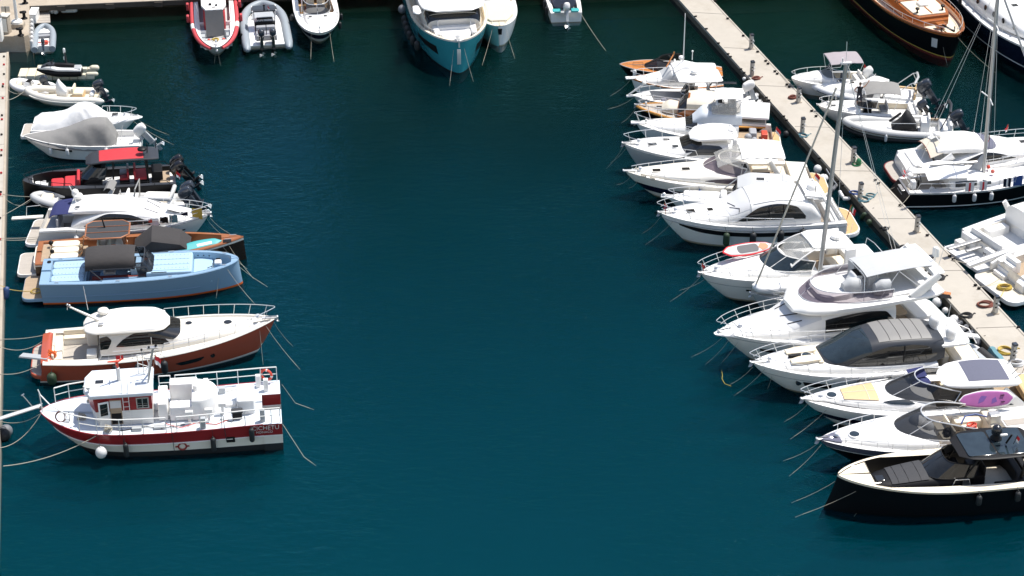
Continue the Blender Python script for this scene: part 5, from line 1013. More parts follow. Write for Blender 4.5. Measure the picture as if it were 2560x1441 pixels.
def black_red():
    r, L = boat('motorboat', 'black open motorboat with a red topped hardtop and red cushions', 'motorboat', (56,452,1.35), (438,437,.95))
    H = Hull(r, L, 3.0, [(0,1.0),(.5,1.15),(1,1.42)], [(1.3,'black_hull')], tm=.5, ks=.94, p=2.6, q=.7, flare=.35, rake=.0)
    H.deck([(0,.16,0,1.15,.6),(L*.93,.14,0,1.0,.62),(L*.935,.14,.03,0,FAR),(L-.05,.14,.03,0,FAR)], ['graphite','graphite','graphite','black','nonskid'])
    for k,(a,b) in enumerate(((6.9,7.75),(7.8,8.6))): part('sunpad', MB().box(a,b,-.75,.75,.65,1.1-.1*k,.08,cr=.15), 'red_vinyl', r)
    part('backrest', MB().box(6.75,6.95,-.75,.75,1.0,1.5,.06), 'red_vinyl', r); part('pad_base', MB().box(6.5,8.8,-.85,.85,.6,.75,.05), 'black', r); part('bow_deck', MB().box(8.9,9.6,-.5,.5,.62,1.0,.05), 'nonskid', r)
    console(r, 5.4, 6.6, .85, .6, 1.05, 'black'); screen(r, 6.75, 5.2, .85, 1.4, .75, .85, .15, 'glass_blue', 'black', 3, .03)
    o = part('hardtop', MB().ring([(1.75,.8,2.55,.06,.05,4),(2.3,.9,2.58,.1,.08,4),(4.6,.9,2.62,.1,.08,4),(5.9,.85,2.52,.1,.08,3.5),(6.3,.5,2.4,.05,.06,3)],n=22), 'graphite', r); part('roof_panel', MB().ring([(2.7,.8,2.65,.075,.03,5),(4.2,.82,2.67,.075,.03,5),(5.45,.77,2.63,.07,.03,5)],n=20), 'red_vinyl', o)
    part('hardtop_posts', MB().tube([(4.6,-.8,2.6),(4.7,-.95,.9)],.06).tube([(4.6,.8,2.6),(4.7,.95,.9)],.06).tube([(2.6,-.8,2.6),(2.5,-.95,.9)],.07).tube([(2.6,.8,2.6),(2.5,.95,.9)],.07), 'black', r)
    part('radar_dome', MB().lathe([(.2,0),(.28,.04),(.28,.14),(.2,.2),(.01,.22)],(2.75,.3,2.98),n=14), 'black', r); part('mast', MB().tube([(2.45,.1,2.7),(2.4,.1,3.35)],.035).tube([(2.35,.3,3.3),(2.5,-.1,3.3)],.02).tube([(1.9,-.5,2.7),(1.85,-.5,3.15)],.03), 'black', r)
    seat(r, 3.7, 4.3, -.7, -.1, .6, .7, 'a', 'black', 'grey_vinyl', .4); seat(r, 3.7, 4.3, .1, .7, .6, .7, 'a', 'black', 'red_vinyl', .4); seat(r, 2.6, 3.4, -.6, .8, .6, .7, 'f', 'black', 'red_vinyl', .45)
    part('wet_bar', MB().box(1.6,2.3,-.6,.6,.6,1.55,.05), 'black', r); part('stern_seat', MB().box(.35,1.0,-.7,1.1,.6,.95,.06), 'teak', r)
    for y in (-.42,.42): outboard(r, -.25, y, 1.05, 1.25, 'engine_black', radians(35), 'engine_black')
    H.rail(6.5, L-.15, .3, .1, 4, False, 0, True, 0, mat='black'); H.rail(.6, 5.5, .25, .08, 4, False, 0, False, name='side_rail', mat='black')
    for c in r.children:
        if c.name.split('.')[0] not in ('hull','deck','outboard_motor','bow_rail','side_rail','stern_seat'): c.location.x -= .82
    flag(r, .2, .9, .95, .7, -.3, ('flag_red','flag_white'), .4, .35)
    # grey inflatable behind the white yacht
    r, L, H = rib('grey inflatable boat with beige lounge seating and twin outboards, half hidden by a white yacht', (73,492,.85), (462,510,.6), 2.75, .3, 'pale_tube', 'gelcoat', 'nonskid', .45, 'black')
    part('bow_cushion', MB().box(L-1.5,L-.75,-.5,.5,.4,.95,.12), 'cream_vinyl', r); o = part('lounge', MB().box(.7,2.6,-.9,.9,.34,1.0,.12,cr=.25), 'white_canvas', r); part('lounge_well', MB().box(.95,2.35,-.65,.65,1.0,1.03,.01), 'sand_vinyl', o)
    part('lounge_back', MB().tube([(.75,-.9,1.35),(.7,.0,1.42),(.75,.9,1.35),(2.6,.85,1.35)],.14,n=10), 'pale_tube', r); seat(r, 3.0, 3.6, -.4, .6, .34, .7, 'f', 'gelcoat', 'white_vinyl', .4); console(r, 4.1, 5.0, .55, .34, 1.05, 'gelcoat')
    part('windshield', sheet([[(4.3+.2*i, .6-1.2*j/4, 1.4+.55*(1-abs(i-1.5)/3)) for j in range(5)] for i in range(4)],.03), 'grey_canvas', r, 20); part('roll_bar', MB().tube([(3.0,-.8,.5),(2.9,-.7,1.9),(2.9,.7,1.9),(3.0,.8,.5)],.045), 'alu', r)
    for y in (-.36,.36): outboard(r, -.2, y, 1.0, 1.2, 'engine_grey', radians(30), 'engine_grey')
    line(W(r,(L-.3,.2,.9)), at(6,540,.65), .05, .016, 'rope', 'taut rope from the half hidden grey inflatable to the left dock'); line(W(r,(L-.2,.1,.9)), at(6,486,.65), .05, .016, 'rope', 'straight far rope from the half hidden grey inflatable to the left dock'); line(W(r,(L-.3,.3,.9)), at(6,490,.65), .6, .014, 'rope', 'slack looping rope from the half hidden grey inflatable')
black_red()
def sport_yacht():
    r, L = boat('motor_yacht', 'white sport yacht with laundry on its near rail and a navy rear awning', 'motor yacht', (522,533,1.75), (112,562,.9))
    H = Hull(r, L, 3.3, [(0,1.25),(.2,1.4),(.5,1.35),(1,1.75)], [(.93,'gelcoat'),(1.0,'gelcoat_grey'),(1.3,'antifoul_dark')], tm=.42, ks=.92, p=2.3, q=.8, flare=.4, rake=.08, tr=-.3)
    H.deck([(0,.3,.0,1.25,.75),(1.9,.3,.0,1.25,.75),(1.91,.08,.05,0,FAR),(L-.1,.08,.05,0,FAR)], ['gelcoat','gelcoat','nonskid','gelcoat','teak_grey']); H.rub(.06,.03,'gelcoat_grey')
    platform(r, -1.0, .2, 3.3, .42, 'gelcoat', 'teak_grey', .2, .4)
    seat(r, .35, 1.1, -1.15, .3, .75, .55, 'f', 'gelcoat', 'grey_vinyl', .55); seat(r, .5, 1.8, .5, 1.2, .75, .5, 'p', 'gelcoat', 'white_vinyl', .3)
    cab = Cab([(1.9,1.3,1.25,.35,4),(2.6,1.35,1.25,.75,4),(4.2,1.35,1.3,1.15,4),(6.2,1.3,1.35,.98,3.5),(7.4,1.15,1.4,.62,3.2),(8.6,.85,1.45,.4,3),(9.7,.35,1.6,.12,2.5),(10.0,.1,1.65,.03,2)]); cab.shell('deckhouse', 'gelcoat', r)
    cab.patch('side_window', 'glass', r, [(2.7,.3,.34),(3.3,.26,.66),(4.3,.25,.84),(5.4,.25,.82),(6.4,.25,.6),(7.3,.25,.3)], zf=True)
    ro = Cab([(1.75,.95,2.2,.12,4),(2.2,1.08,2.2,.28,4),(3.6,1.1,2.25,.36,3.6),(5.0,1.02,2.25,.3,3.2),(5.9,.85,2.2,.12,3),(6.4,.6,2.15,.02,2.5)]); ro.shell('hardtop', 'gelcoat', r)
    part('roof_hatch', MB().tube([ro.P(4.0+.0*q, .28+.44*q/10, .015) for q in range(11)], .02).tube([ro.P(5.2, .25+.5*q/10, .015) for q in range(11)], .02), 'gelcoat_grey', r)
    cab.band('windscreen', 'screen_white', r, lambda q: (5.95, 7.3-.6*(abs(q-.5)*2)**2), .2, .8); part('wiper', MB().tube([cab.P(7.1,.38,.03),cab.P(6.3,.33,.04)],.018).tube([cab.P(7.15,.5,.03),cab.P(6.3,.45,.04)],.018).tube([cab.P(7.1,.62,.03),cab.P(6.3,.57,.04)],.018), 'black', r)
    aw = sheet([[(.55+1.9*i/8, (.95+.12*i/8)*(1-2*j/10), 2.05+.28*(i/8)**.6-.1*abs(1-2*j/10)**3-(.0 if i else .1)) for j in range(11)] for i in range(9)],.04); part('awning', aw, 'blue_canvas', r, 60)
    dome(r, 2.0, .35, 2.75, .22); part('dome_mast', MB().tube([(1.9,.35,2.3),(2.0,.35,2.8)],.07).tube([(1.9,.7,2.4),(1.6,.7,3.2)],.03).tube([(2.1,-.1,2.4),(2.0,-.1,3.0)],.03), 'gelcoat', r); radar(r, 2.15, .3, 2.62, .3); hatch(r, 2.3, -.75, ro.z(2.3,.75)+.0, .3, .3, True, 'glass_grey')
    hatch(r, 8.5, -.15, cab.z(8.5,.15), .5, .3, False, 'glass_grey'); part('sail_shade', sheet([[(7.6+.6*i, .35-.8*j, 1.9+.35*j*(1-i/2)) for j in range(2)] for i in range(3)],.02), 'white_canvas', r); antenna(r, 7.9, .5, 1.7, .7, .05)
    H.rail(5.0, L-.2, .6, .1, 6, True, 0, True, .2); bowgear(r, H); H.win(5.6, 8.9, [(0,.36)], [(5.6,.42),(6.4,.62),(8.0,.6),(8.9,.4)]); H.win(4.0,4.6,.4,.62,'black')
    part('handrail', MB().tube([(2.5,-1.6,1.55),(2.6,-1.62,1.9),(7.2,-1.35,1.95),(7.4,-1.35,1.5)],.02), 'steel', r)
    for k,(x,w,m,h,l) in enumerate(((7.55,.5,'black',.38,'black towel hanging on the near rail of the white sport yacht'),(8.1,.5,'aqua_rope',.5,'aqua towel hanging on the near rail of the white sport yacht'),(6.75,.22,'life_red',.2,'small red cloth on the near rail of the white sport yacht'),(8.75,.4,'navy',.22,'navy cloth between the aqua and the ochre towel on the rail'),(9.45,.62,'yellow',.72,'ochre towel hanging near the bow of the white sport yacht'),(7.0,.5,'white_canvas',.45,'white cloth hanging on the near rail of the white sport yacht'))):
        y = -(H.b(x)-.08); zt = H.zs(x)+.6-(0 if x > 7 else .0)
        mb = sheet([[(x+w*(i/6-.5), y+.035*s, zt-h*abs(s)**1.0+(.02*sin(i*2))) for s in (-1,-.5,0,.5,.2)] for i in range(7)],.012).xf(Matrix.Translation(r.location) @ Matrix.Rotation(r.rotation_euler.z,4,'Z'))
        tag(part('towel', mb, m), l, 'towel', 'laundry on the white sport yacht')
    for x, l in ((2.3,'white fender on the stern quarter of the white sport yacht, above the copper boat'),(7.4,'grey white fender below the towels of the white sport yacht')): fender(r, H, x, -1, 'white', .17, .6, l, .8)
    a = at(30,548,1.0); b = W(r,(-.2,.6,1.1)); d = b-a; n = V((-d.y,d.x,0)).normalized(); g = thing('passerelle', 'pale folding boarding plank from the stern of the white sport yacht', 'gangway', a); part('plank', sheet([[d*u+n*w for w in (-.16,.16)] for u in (0,.45,.5,1)],.08), 'gelcoat_warm', g); part('rail', MB().tube([d*.45+n*.16,d*.5+n*.16+V((0,0,.7)),d*.95+n*.16+V((0,0,.75))],.02), 'steel', g)
    for (x,y,z),q,s,l in (((-.2,-1.0,.6),(2,596,.65),.05,'upper of the two parallel stern ropes of the white sport yacht'),((-.2,-1.2,.6),(2,600,.65),.08,'lower of the two parallel stern ropes of the white sport yacht')): line(W(r,(x,y,z)), at(*q), s, .018, 'rope', l)
    bowlines(r, H, 'bow of the white sport yacht', [((L-.2,-.2,1.6),(556,588)),((L,0,1.5),(570,582))])
sport_yacht()
# ================================================================ right row: boats with their sterns to the pontoon
def mkx(b, s, L): return lambda px: (s[0]-px)/(s[0]-b[0])*L
def start(name, label, cat, bow, stern, group=None):
    r, L = boat(name, label, cat, bow, stern, group); return r, L, mkx(bow, stern, L)
def runabout():
    r, L, X = start('motorboat', 'varnished orange wooden speedboat with a black hull, farthest boat at the pontoon', 'motorboat', (1548,160,1.05), (1806,178,.6))
    H = Hull(r, L, 2.5, [(0,.55),(.5,.85),(1,1.05)], [(.06,'steel'),(1.3,'black_hull')], tm=.45, ks=.7, p=2.4, q=.8, rake=.07, flare=.35)
    H.deck([(0,.15,0,0,FAR),(.5,.15,0,0,FAR),(.51,.3,0,.8,.4),(4.6,.3,0,.8,.4),(4.61,.05,.02,0,FAR),(L-.05,.05,.02,0,FAR)], ['steel','varnish_orange','varnish_orange','gelcoat','teak'])
    screen(r, 5.5, 3.2, .98, .95, .55, 1.0, .1, 'smoke_glass', 'black', 2.2, .04); part('hatch_seams', MB().tube([(5.6,-.35,1.02),(6.3,-.25,1.06),(6.3,.25,1.06),(5.6,.35,1.02)],.012,closed=True,n=4), 'rubber', r)
    part('stern_pad', MB().box(.45,3.0,-.85,.85,.45,.88,.1,cr=.25), 'white_vinyl', r); seat(r, 3.3,3.8,-.7,.7,.4,.45,'a','gelcoat','white_vinyl',.35); part('black_side_panel', MB().tube([H.P(t,.1,1)+V((0,.02,0)) for t in (0,.1,.2,.3,.4)],.07), 'black', r)
    part('cover_roll', MB().capsule((1.0,.3,.95),.13,.8,(0,1,0)), 'white_canvas', r); fender(r, H, L-1.0, 1, 'white', .13, .6, 'white fender near the bow of the varnished speedboat', .7); radar(r, 2.9, -.4, 1.3, .2)
def lobster_small():
    r, L, X = start('motorboat', 'white cabin boat with an orange rubbing strake and long antenna beside the speedboat', 'motorboat', (1578,196,1.2), (1803,200,.75))
    H = Hull(r, L, 2.6, [(0,.75),(.5,.85),(1,1.25)], [(.1,'varnish_orange'),(1.3,'gelcoat')], tm=.4, ks=.75, p=2.2, q=.8, rake=.05)
    H.deck([(0,.12,.0,.95,.4),(2.2,.12,.0,1.0,.4),(2.21,.05,.03,0,FAR),(L-.05,.05,.03,0,FAR)], ['varnish_orange','gelcoat','gelcoat','gelcoat','nonskid'])
    cab = Cab([(2.2,.85,.8,.95,4),(3.6,.88,.85,1.0,3.5),(4.2,.85,.9,.6,3),(5.0,.7,1.0,.3,3),(6.0,.2,1.1,.1,2)]); cab.shell('coachroof','gelcoat',r); cab.band('windscreen','light_canvas',r,lambda q:(3.65,4.3),.12,.88); cab.patch('side_window','light_canvas',r,[(2.4,.3,.8),(3.3,.3,.8),(3.8,.3,.7)],zf=True)
    part('roof_cover', MB().ring([(1.9,.8,1.82,.1,.1,3),(2.7,.6,1.85,.45,.1,2),(3.5,.8,1.82,.12,.1,3)],n=16),'white_canvas',r); antenna(r,2.75,0,2.25,3.6,0,0,.03); part('anchor_light',MB().tube([(2.0,-.6,2.1),(2.0,-.6,2.7)],.03).ball((2.0,-.6,2.75),.08),'white_metal',r); part('davit',MB().tube([(4.0,.4,2.1),(3.4,-.3,2.7)],.05).tube([(3.4,-.3,2.7),(3.35,-.35,2.9)],.06),'varnish_orange',r)
    part('bow_platform',MB().box(L-.4,L+.4,-.2,.2,1.2,1.28,.04),'gelcoat',r); H.rail(3.5,L,.5,.1,4,False,0,True,.2); seat(r,.3,.9,-.8,.8,.4,.4,'a','gelcoat','white_vinyl',.3); bowlines(r,H,'bow of the small white cabin boat',[((L,.1,1.2),(1530,238))])
def center_console():
    r, L, X = start('motorboat', 'white open console boat under a white hardtop with radar, anchor arm over its bow', 'motorboat', (1584,240,1.25), (1866,242,.75))
    H = Hull(r, L, 2.75, [(0,.8),(.5,.95),(1,1.3)], [(1.3,'gelcoat')], tm=.45, ks=.92, p=2.4, q=.75, rake=.08, flare=.45)
    H.deck([(0,.1,.0,.2,.3),(.9,.14,0,1.0,.4),(6.6,.12,0,.8,.5),(6.61,.1,.03,0,FAR),(L-.05,.1,.03,0,FAR)], ['gelcoat','cockpit_grey','gelcoat','grey_vinyl','nonskid'])
    console(r,3.6,4.5,.5,.4,1.0,'black'); screen(r,4.6,3.6,.5,1.35,.6,.4,.08,'smoke_glass','steel',3); seat(r,2.6,3.1,-.5,.5,.4,.75,'a','gelcoat','grey_vinyl',.4); part('bow_cushion',MB().box(5.0,5.9,-.35,.35,.5,.85,.06),'slate',r)
    o=part('hardtop',MB().ring([(1.9,.9,2.45,.05,.04,4),(2.4,1.1,2.48,.1,.06,4),(4.2,1.1,2.5,.1,.06,4),(4.9,.7,2.44,.06,.04,3)],n=22),'gelcoat',r); part('hardtop_legs',MB().tube([(2.3,1.0,2.45),(2.6,.7,.5)],.03).tube([(2.3,-1.0,2.45),(2.6,-.7,.5)],.03).tube([(4.3,1.0,2.45),(3.9,.7,.5)],.03).tube([(4.3,-1.0,2.45),(3.9,-.7,.5)],.03),'steel',o); radar(r,3.7,-.1,2.68,.26)
    part('anchor_arm',MB().tube([(L+.4,0,1.3),(L-.7,.15,2.2)],.06).tube([(L-.8,.15,2.2),(L-.55,.15,2.3)],.09).box(L-.8,L+.5,-.12,.12,1.22,1.32,.04),'white_metal',r)
    o=outboard(r,-.1,-.2,.95,1.1,'gelcoat',radians(20),'gelcoat_grey'); platform(r,-.6,.2,1.5,.45,'gelcoat',None,.15,.2); H.rail(4.6,L-.2,.4,.1,4,False,0,True,.1); part('rocket_rail',MB().tube([(.5,-1.1,1.3),(2.2,-1.15,1.4),(2.5,-1.1,1.0)],.07),'graphite',r)
    bowlines(r,H,'bow of the white console boat with the anchor arm',[((L,.0,1.1),(1525,272))])
def wood_deck():
    r, L, X = start('motorboat', 'classic motorboat with teak decks, orange gunwale and cream covers over its cabin', 'motorboat', (1590,264,1.3), (1915,300,.8))
    H = Hull(r, L, 3.0, [(0,.85),(.5,.95),(1,1.35)], [(.12,'varnish_orange'),(1.3,'black_hull')], tm=.42, ks=.8, p=2.2, q=.75, rake=.06)
    H.deck([(0,.14,.0,0,FAR),(L-.05,.14,.02,0,FAR)], ['honey','honey','teak_grey','gelcoat','teak_grey']); H.rub(.06,.06,'honey','toe_rail')
    cab=Cab([(3.6,1.05,.95,1.2,4),(5.2,1.05,1.0,1.3,3.5),(5.9,.95,1.0,.7,3)]); cab.shell('deckhouse','varnish',r); cab.band('windscreen','glass',r,lambda q:(5.25,5.85),.1,.9)
    part('roof_cover',MB().ring([(3.4,1.12,1.95,.32,.45,3.5),(4.4,1.18,1.98,.42,.5,2.6),(5.3,1.1,1.95,.32,.5,3.2)],n=20),'beige_canvas',r,30); part('hatch_cover',MB().ring([(5.9,.6,1.3,.35,.3,3),(6.5,.72,1.32,.4,.3,2.6),(7.0,.55,1.25,.2,.2,3)],n=14),'beige_canvas',r,30)
    part('aft_cover',MB().box(-.2,2.0,-1.25,1.2,1.35,1.5,.06,cr=.1),'white_canvas',r); part('cover_legs',MB().tube([(0,-1.1,.8),(0,-1.1,1.35)],.03).tube([(0,1.1,.8),(0,1.1,1.35)],.03).tube([(1.8,1.1,.8),(1.8,1.1,1.35)],.03),'steel',r); part('side_coaming',MB().tube([(1.9,1.15,1.1),(3.0,1.15,1.2),(3.3,1.1,1.0)],.06),'black',r)
    hatch(r,7.2,.1,1.32,.35,.25,False,'glass_grey','steel'); H.rail(5.6,L,.3,.1,5,False,0,True); bowgear(r,H,s=.7); bowlines(r,H,'bow of the teak decked classic boat',[((L,.0,1.1),(1557,306))])
def fly_fisher():
    r, L, X = start('motor_yacht', 'white fishing boat with a raised flybridge under a white bimini', 'motor yacht', (1590,308,1.5), (1930,336,.85))
    H = Hull(r, L, 3.1, [(0,.95),(.5,1.15),(1,1.55)], [(1.3,'gelcoat')], tm=.42, ks=.9, p=2.3, q=.78, rake=.08, flare=.45)
    H.deck([(0,.18,.0,1.1,.5),(2.3,.18,.0,1.15,.5),(2.31,.08,.03,0,FAR),(L-.05,.08,.03,0,FAR)], ['gelcoat_warm','gelcoat_warm','gelcoat','gelcoat','teak'])
    part('bow_pulpit',MB().box(L-.6,L+.35,-.2,.2,1.5,1.6,.05),'gelcoat',r)
    cab=Cab([(2.3,1.2,1.0,1.05,4.5),(4.4,1.22,1.05,1.08,4),(5.0,1.15,1.1,.9,4),(5.8,1.0,1.2,.5,3.2),(7.4,.6,1.35,.25,2.6),(8.2,.15,1.45,.05,2)]); cab.shell('deckhouse','gelcoat',r); cab.band('windscreen','glass',r,lambda q:(5.0,5.75),.16,.84); cab.patch('side_window','glass',r,[(4.0,.3,.8),(5.0,.3,.75),(5.5,.3,.4)],zf=True)
    fb=Cab([(2.1,1.0,1.95,.7,6),(3.3,1.05,1.97,.8,5),(4.5,.98,1.97,.72,4),(5.3,.6,1.9,.15,3)],tum=.08); fb.shell('flybridge','deck_paint',r); part('flybridge_well',MB().box(2.2,4.1,-.75,.75,2.68,2.76,.02,cr=.3),'cockpit_grey',r); screen(r,4.4,2.6,.92,2.68,.42,.45,.1,'clear_vinyl','light_canvas',2.6,.03); seat(r,2.5,3.0,-.6,.6,2.72,.4,'a','gelcoat','white_vinyl',.3); console(r,3.4,3.9,.4,2.72,.5,'gelcoat')
    bimini(r,2.1,3.9,.85,3.75,'white_canvas',.14,.02,True,2.7,.95,.12); part('side_curtain',sheet([[(2.2+1.9*i/4,1.0-.04*j,2.7+1.0*j/3-(.5*i/4*j/3)) for j in range(4)] for i in range(5)],.02),'clear_vinyl',r)
    part('cockpit_bulk',MB().box(1.0,1.5,-.7,.2,.5,1.0,.1).ball((1.6,.4,.8),.25).ball((1.2,.7,.75),.2),'grey_vinyl',r); part('bait_box',MB().box(.3,.7,-.4,.3,.5,.95,.05),'life_red',r); platform(r,-.6,.1,2.4,.45,'gelcoat_warm','teak_gold',.15,.3)
    hatch(r,6.7,-.2,cab.z(6.7,.2),.45,.35,False,'screen_white'); H.rail(4.5,L+.1,.7,.1,6,False,0,True,.3); flag(r,0,.8,1.0,.8,-.2); bowgear(r,H,s=.7)
def grey_hull():
    b,s=(1560,360,1.85),(1935,382,.9); r, L, X = start('motor_yacht', 'cruiser with a pale grey hull, rounded white hardtop and dark windscreen', 'motor yacht', b, s)
    H = Hull(r, L, 3.5, [(0,1.0),(.45,1.3),(1,1.9)], [(.1,'gelcoat'),(.96,'gelcoat_grey'),(1.3,'antifoul_dark')], tm=.42, ks=.9, p=2.3, q=.8, rake=.075, flare=.5)
    H.deck([(0,.15,.0,1.2,.6),(2.2,.15,.0,1.25,.6),(2.21,.08,.04,0,FAR),(L-.05,.08,.04,0,FAR)], ['gelcoat','gelcoat','nonskid','gelcoat','nonskid'])
    cab=Cab([(3.2,1.22,1.15,.95,4),(5.0,1.22,1.2,1.0,4),(5.6,1.28,1.25,.75,3.6),(6.3,1.15,1.35,.42,3.2),(7.8,.8,1.5,.28,2.8),(9.2,.2,1.7,.08,2)]); cab.shell('deckhouse','gelcoat',r)
    cab.band('windscreen','glass',r,lambda q:(4.9,6.15-.5*(abs(q-.5)*2)**2.5),.14,.86); cab.patch('side_window','glass_grey',r,[(3.3,.3,.4),(3.8,.28,.85),(4.8,.28,.88),(5.4,.28,.7),(5.9,.28,.34)],zf=True)
    seams(cab,r,(7.0,8.6),.12,.88,((6.4,9.0,.32),(6.4,9.0,.68))); part('hardtop',MB().ring([(2.55,.6,2.4,.1,.08,3),(2.8,1.05,2.44,.18,.1,3.2),(4.0,1.2,2.48,.22,.12,3.2),(5.1,1.05,2.4,.18,.12,2.9),(5.6,.45,2.3,.06,.08,2.4)],n=26),'gelcoat',r); part('roof_rail',MB().tube([(2.9,-.7,2.66),(2.9,.7,2.66)],.03),'steel',r); part('roof_hatch',MB().box(2.75,3.1,-.1,.3,2.6,2.76,.06),'gelcoat',r)
    [part('hardtop_leg',MB().box(2.65,2.95,s*1.05-.07,s*1.05+.07,1.1,2.45,.05),'gelcoat',r) for s in (1,-1)]; seat(r,.5,1.1,-1.1,1.1,.6,.45,'a','gelcoat','white_vinyl',.35); platform(r,-.7,.1,2.8,.45)
    hatch(r,8.0,.1,cab.z(8.0,.1),.55,.42,False,'glass_grey','steel'); hatch(r,6.55,.45,cab.z(6.55,.45),.36,.36,False,'glass_grey','steel'); hatch(r,7.0,-.6,cab.z(7,.6),.4,.3,False,'glass_grey','steel'); part('vent',MB().box(6.05,6.5,1.42,1.5,1.42,1.5,.01),'black',r); H.rail(5.4,L,.62,.1,4,False,0,True,.2); bowgear(r,H)
    bowlines(r,H,'bow of the grey hulled cruiser',[((L,0,1.75),(1520,418)),((L-.2,.1,1.7),(1530,405))])
def express_blue():
    b,s=(1563,430,1.65),(2025,445,.9); r, L, X = start('motor_yacht', 'long white express yacht with a navy hull stripe, white bimini and mauve windscreen', 'motor yacht', b, s)
    H = Hull(r, L, 4.0, [(0,1.15),(.4,1.3),(.75,1.45),(1,1.72)], [(.42,'gelcoat_warm'),(.74,'navy'),(.97,'gelcoat_warm'),(1.3,'antifoul_dark')], tm=.4, ks=.86, p=2.0, q=.88, rake=.1, flare=.42, tr=-.3)
    H.deck([(0,.2,.0,1.0,.9),(.4,.2,.0,1.4,.7),(3.9,.2,.0,1.45,.7),(3.91,.07,.03,0,FAR),(L-.05,.07,.03,0,FAR)], ['gelcoat_warm','gelcoat_warm','gelcoat_warm','gelcoat_warm','teak']); platform(r,-1.15,.1,3.3,.45,'gelcoat_warm','teak_gold',.18,.9)
    cab=Cab([(3.9,1.5,1.2,.45,4),(5.4,1.55,1.25,.75,3.6),(6.3,1.45,1.3,.75,3.3),(7.4,1.25,1.35,.52,3),(9.4,.8,1.48,.3,2.6),(11.2,.25,1.62,.08,2)]); cab.shell('coachroof','gelcoat_warm',r)
    cab.patch('side_window','glass_mauve',r,[(3.95,.3,.5),(4.5,.2,.66),(5.4,.18,.62),(6.2,.2,.5),(6.9,.28,.32)],zf=True)
    screen(r,7.25,4.6,1.42,1.75,.75,1.35,.28,'smoke_mauve','gelcoat_warm',2.3,.05,hb=.45); part('sprayhood',sheet([[(4.2+1.9*i/6,(1.15-.1*i/6)*(1-2*j/10),2.3+.62*(1-(i/6))**.8-.12*abs(1-2*j/10)**3+.12) for j in range(11)] for i in range(7)],.03),'clear_vinyl',r)
    bimini(r,1.9,4.6,1.25,3.0,'white_canvas',.14,.015,True,1.3,1.5,.1,w1=1.15,ridge=.0,lx=[(1.95,2.4),(3.2,2.3),(4.5,4.8)]); part('arch',MB().ring([(0,.1,0,.2,.2,3),(1.8,.1,0,.14,.14,3)],n=10).xf(Matrix.Translation((2.0,1.4,1.3)) @ Matrix.Rotation(radians(-60),4,'Y')),'gelcoat_warm',r); part('arch_window',MB().grid([[(2.6,1.4,1.6),(3.3,1.42,1.6)],[(2.9,1.38,2.1),(3.7,1.4,2.1)]]),'glass_mauve',r)
    seat(r,1.3,2.0,-1.3,1.3,.7,.45,'a','gelcoat_warm','cream_vinyl',.35); part('sunpad',MB().box(.2,1.3,-1.25,1.25,.95,1.35,.12,cr=.3),'white_vinyl',r); part('dinette',MB().box(2.4,3.6,-1.35,-.7,.7,1.2,.08),'sand_vinyl',r); console(r,4.1,4.6,.5,.7,1.1,'gelcoat_warm')
    for x,y in ((9.7,.1),(10.9,.0)): pass
    hatch(r,9.85,.15,cab.z(9.85,.15),.5,.36,False,'glass','gelcoat_warm'); hatch(r,8.0,.2,cab.z(8.0,.2),.5,.36,False,'glass','gelcoat_warm'); part('deck_seam',MB().tube([cab.P(9.4,q,.012) for q in [.1+.08*k for k in range(11)]],.018).tube([cab.P(9.4-2.2*k/8,.1+.02*k/8,.012) for k in range(9)],.018),'gelcoat_grey',r)
    for x,y in ((10.7,.55),(11.0,-.3),(10.2,1.0)): part('rope_heap',MB().tube([(x+.14*cos(a*1.3),y+.14*sin(a),1.6+.012*a) for a in [.6*k for k in range(18)]],.03,n=5),'rope',r)
    H.rail(6.4,L-.4,.28,.12,6,False,0,False); bowgear(r,H,anchor=False); fender(r,H,X(1737),1,'blue',.15,.75,'blue fender on the near side of the white express yacht with the navy stripe',.85); flag(r,.1,1.2,1.2,.7,-.2); H.win(7.0,8.3,.5,.62,'black','hull_window',(1,)) 
    bowlines(r,H,'bow of the express yacht with the navy stripe',[((L-.3,.1,1.3),(1544,462)),((L-.8,.5,1.3),(1574,470))])
def pilot_boat():
    b,s=(1668,492,1.05),(2030,520,.7); r, L, X = start('motorboat', 'small pale motorboat with a grey roof squeezed between two white yachts', 'motorboat', b, s)
    H = Hull(r, L, 2.6, [(0,.8),(.5,.9),(1,1.1)], [(1.3,'gelcoat')], p=2.2, q=.8, rake=.08)
    H.deck([(0,.1,.0,1.0,.4),(5.6,.1,.0,1.0,.45),(5.61,.08,.02,0,FAR),(L-.05,.08,.02,0,FAR)],['gelcoat','gelcoat','nonskid','gelcoat','nonskid'])
    pad(r,5.7,8.0,-.75,.75,1.0,'white_vinyl',.2,.2,n=2); part('bow_seat',MB().box(5.3,5.7,-.5,.5,.9,1.5,.12),'white_vinyl',r)
    part('pilot_house',MB().ring([(2.6,.95,1.3,.9,.8,5),(4.4,.95,1.3,.9,.8,5),(5.2,.8,1.0,.25,.5,4)],n=18),'glass',r); part('hardtop',MB().ring([(1.2,.8,2.3,.06,.05,3.5),(1.7,1.1,2.35,.12,.08,3.5),(3.8,1.1,2.38,.12,.08,3.4),(4.7,.8,2.25,.08,.06,3)],n=22),'light_canvas',r); hatch(r,3.3,-.05,2.49,.5,.35,False,'glass_grey'); antenna(r,1.9,.5,2.4,1.0,.1)
    part('frame',MB().tube([(4.6,.8,2.2),(5.6,.9,1.2)],.04).tube([(4.6,-.8,2.2),(5.6,-.9,1.2)],.04).tube([(3.0,.95,2.2),(3.6,1.1,1.0)],.03),'steel',r); H.rail(5.2,L-.1,.45,.1,4,False,0,True,.15); part('anchor_platform',MB().box(L-.5,L+.4,-.22,.22,1.05,1.13,.04).ball((L+.2,0,1.2),.12),'steel',r); flag(r,1.0,.8,1.2,.9,.1)
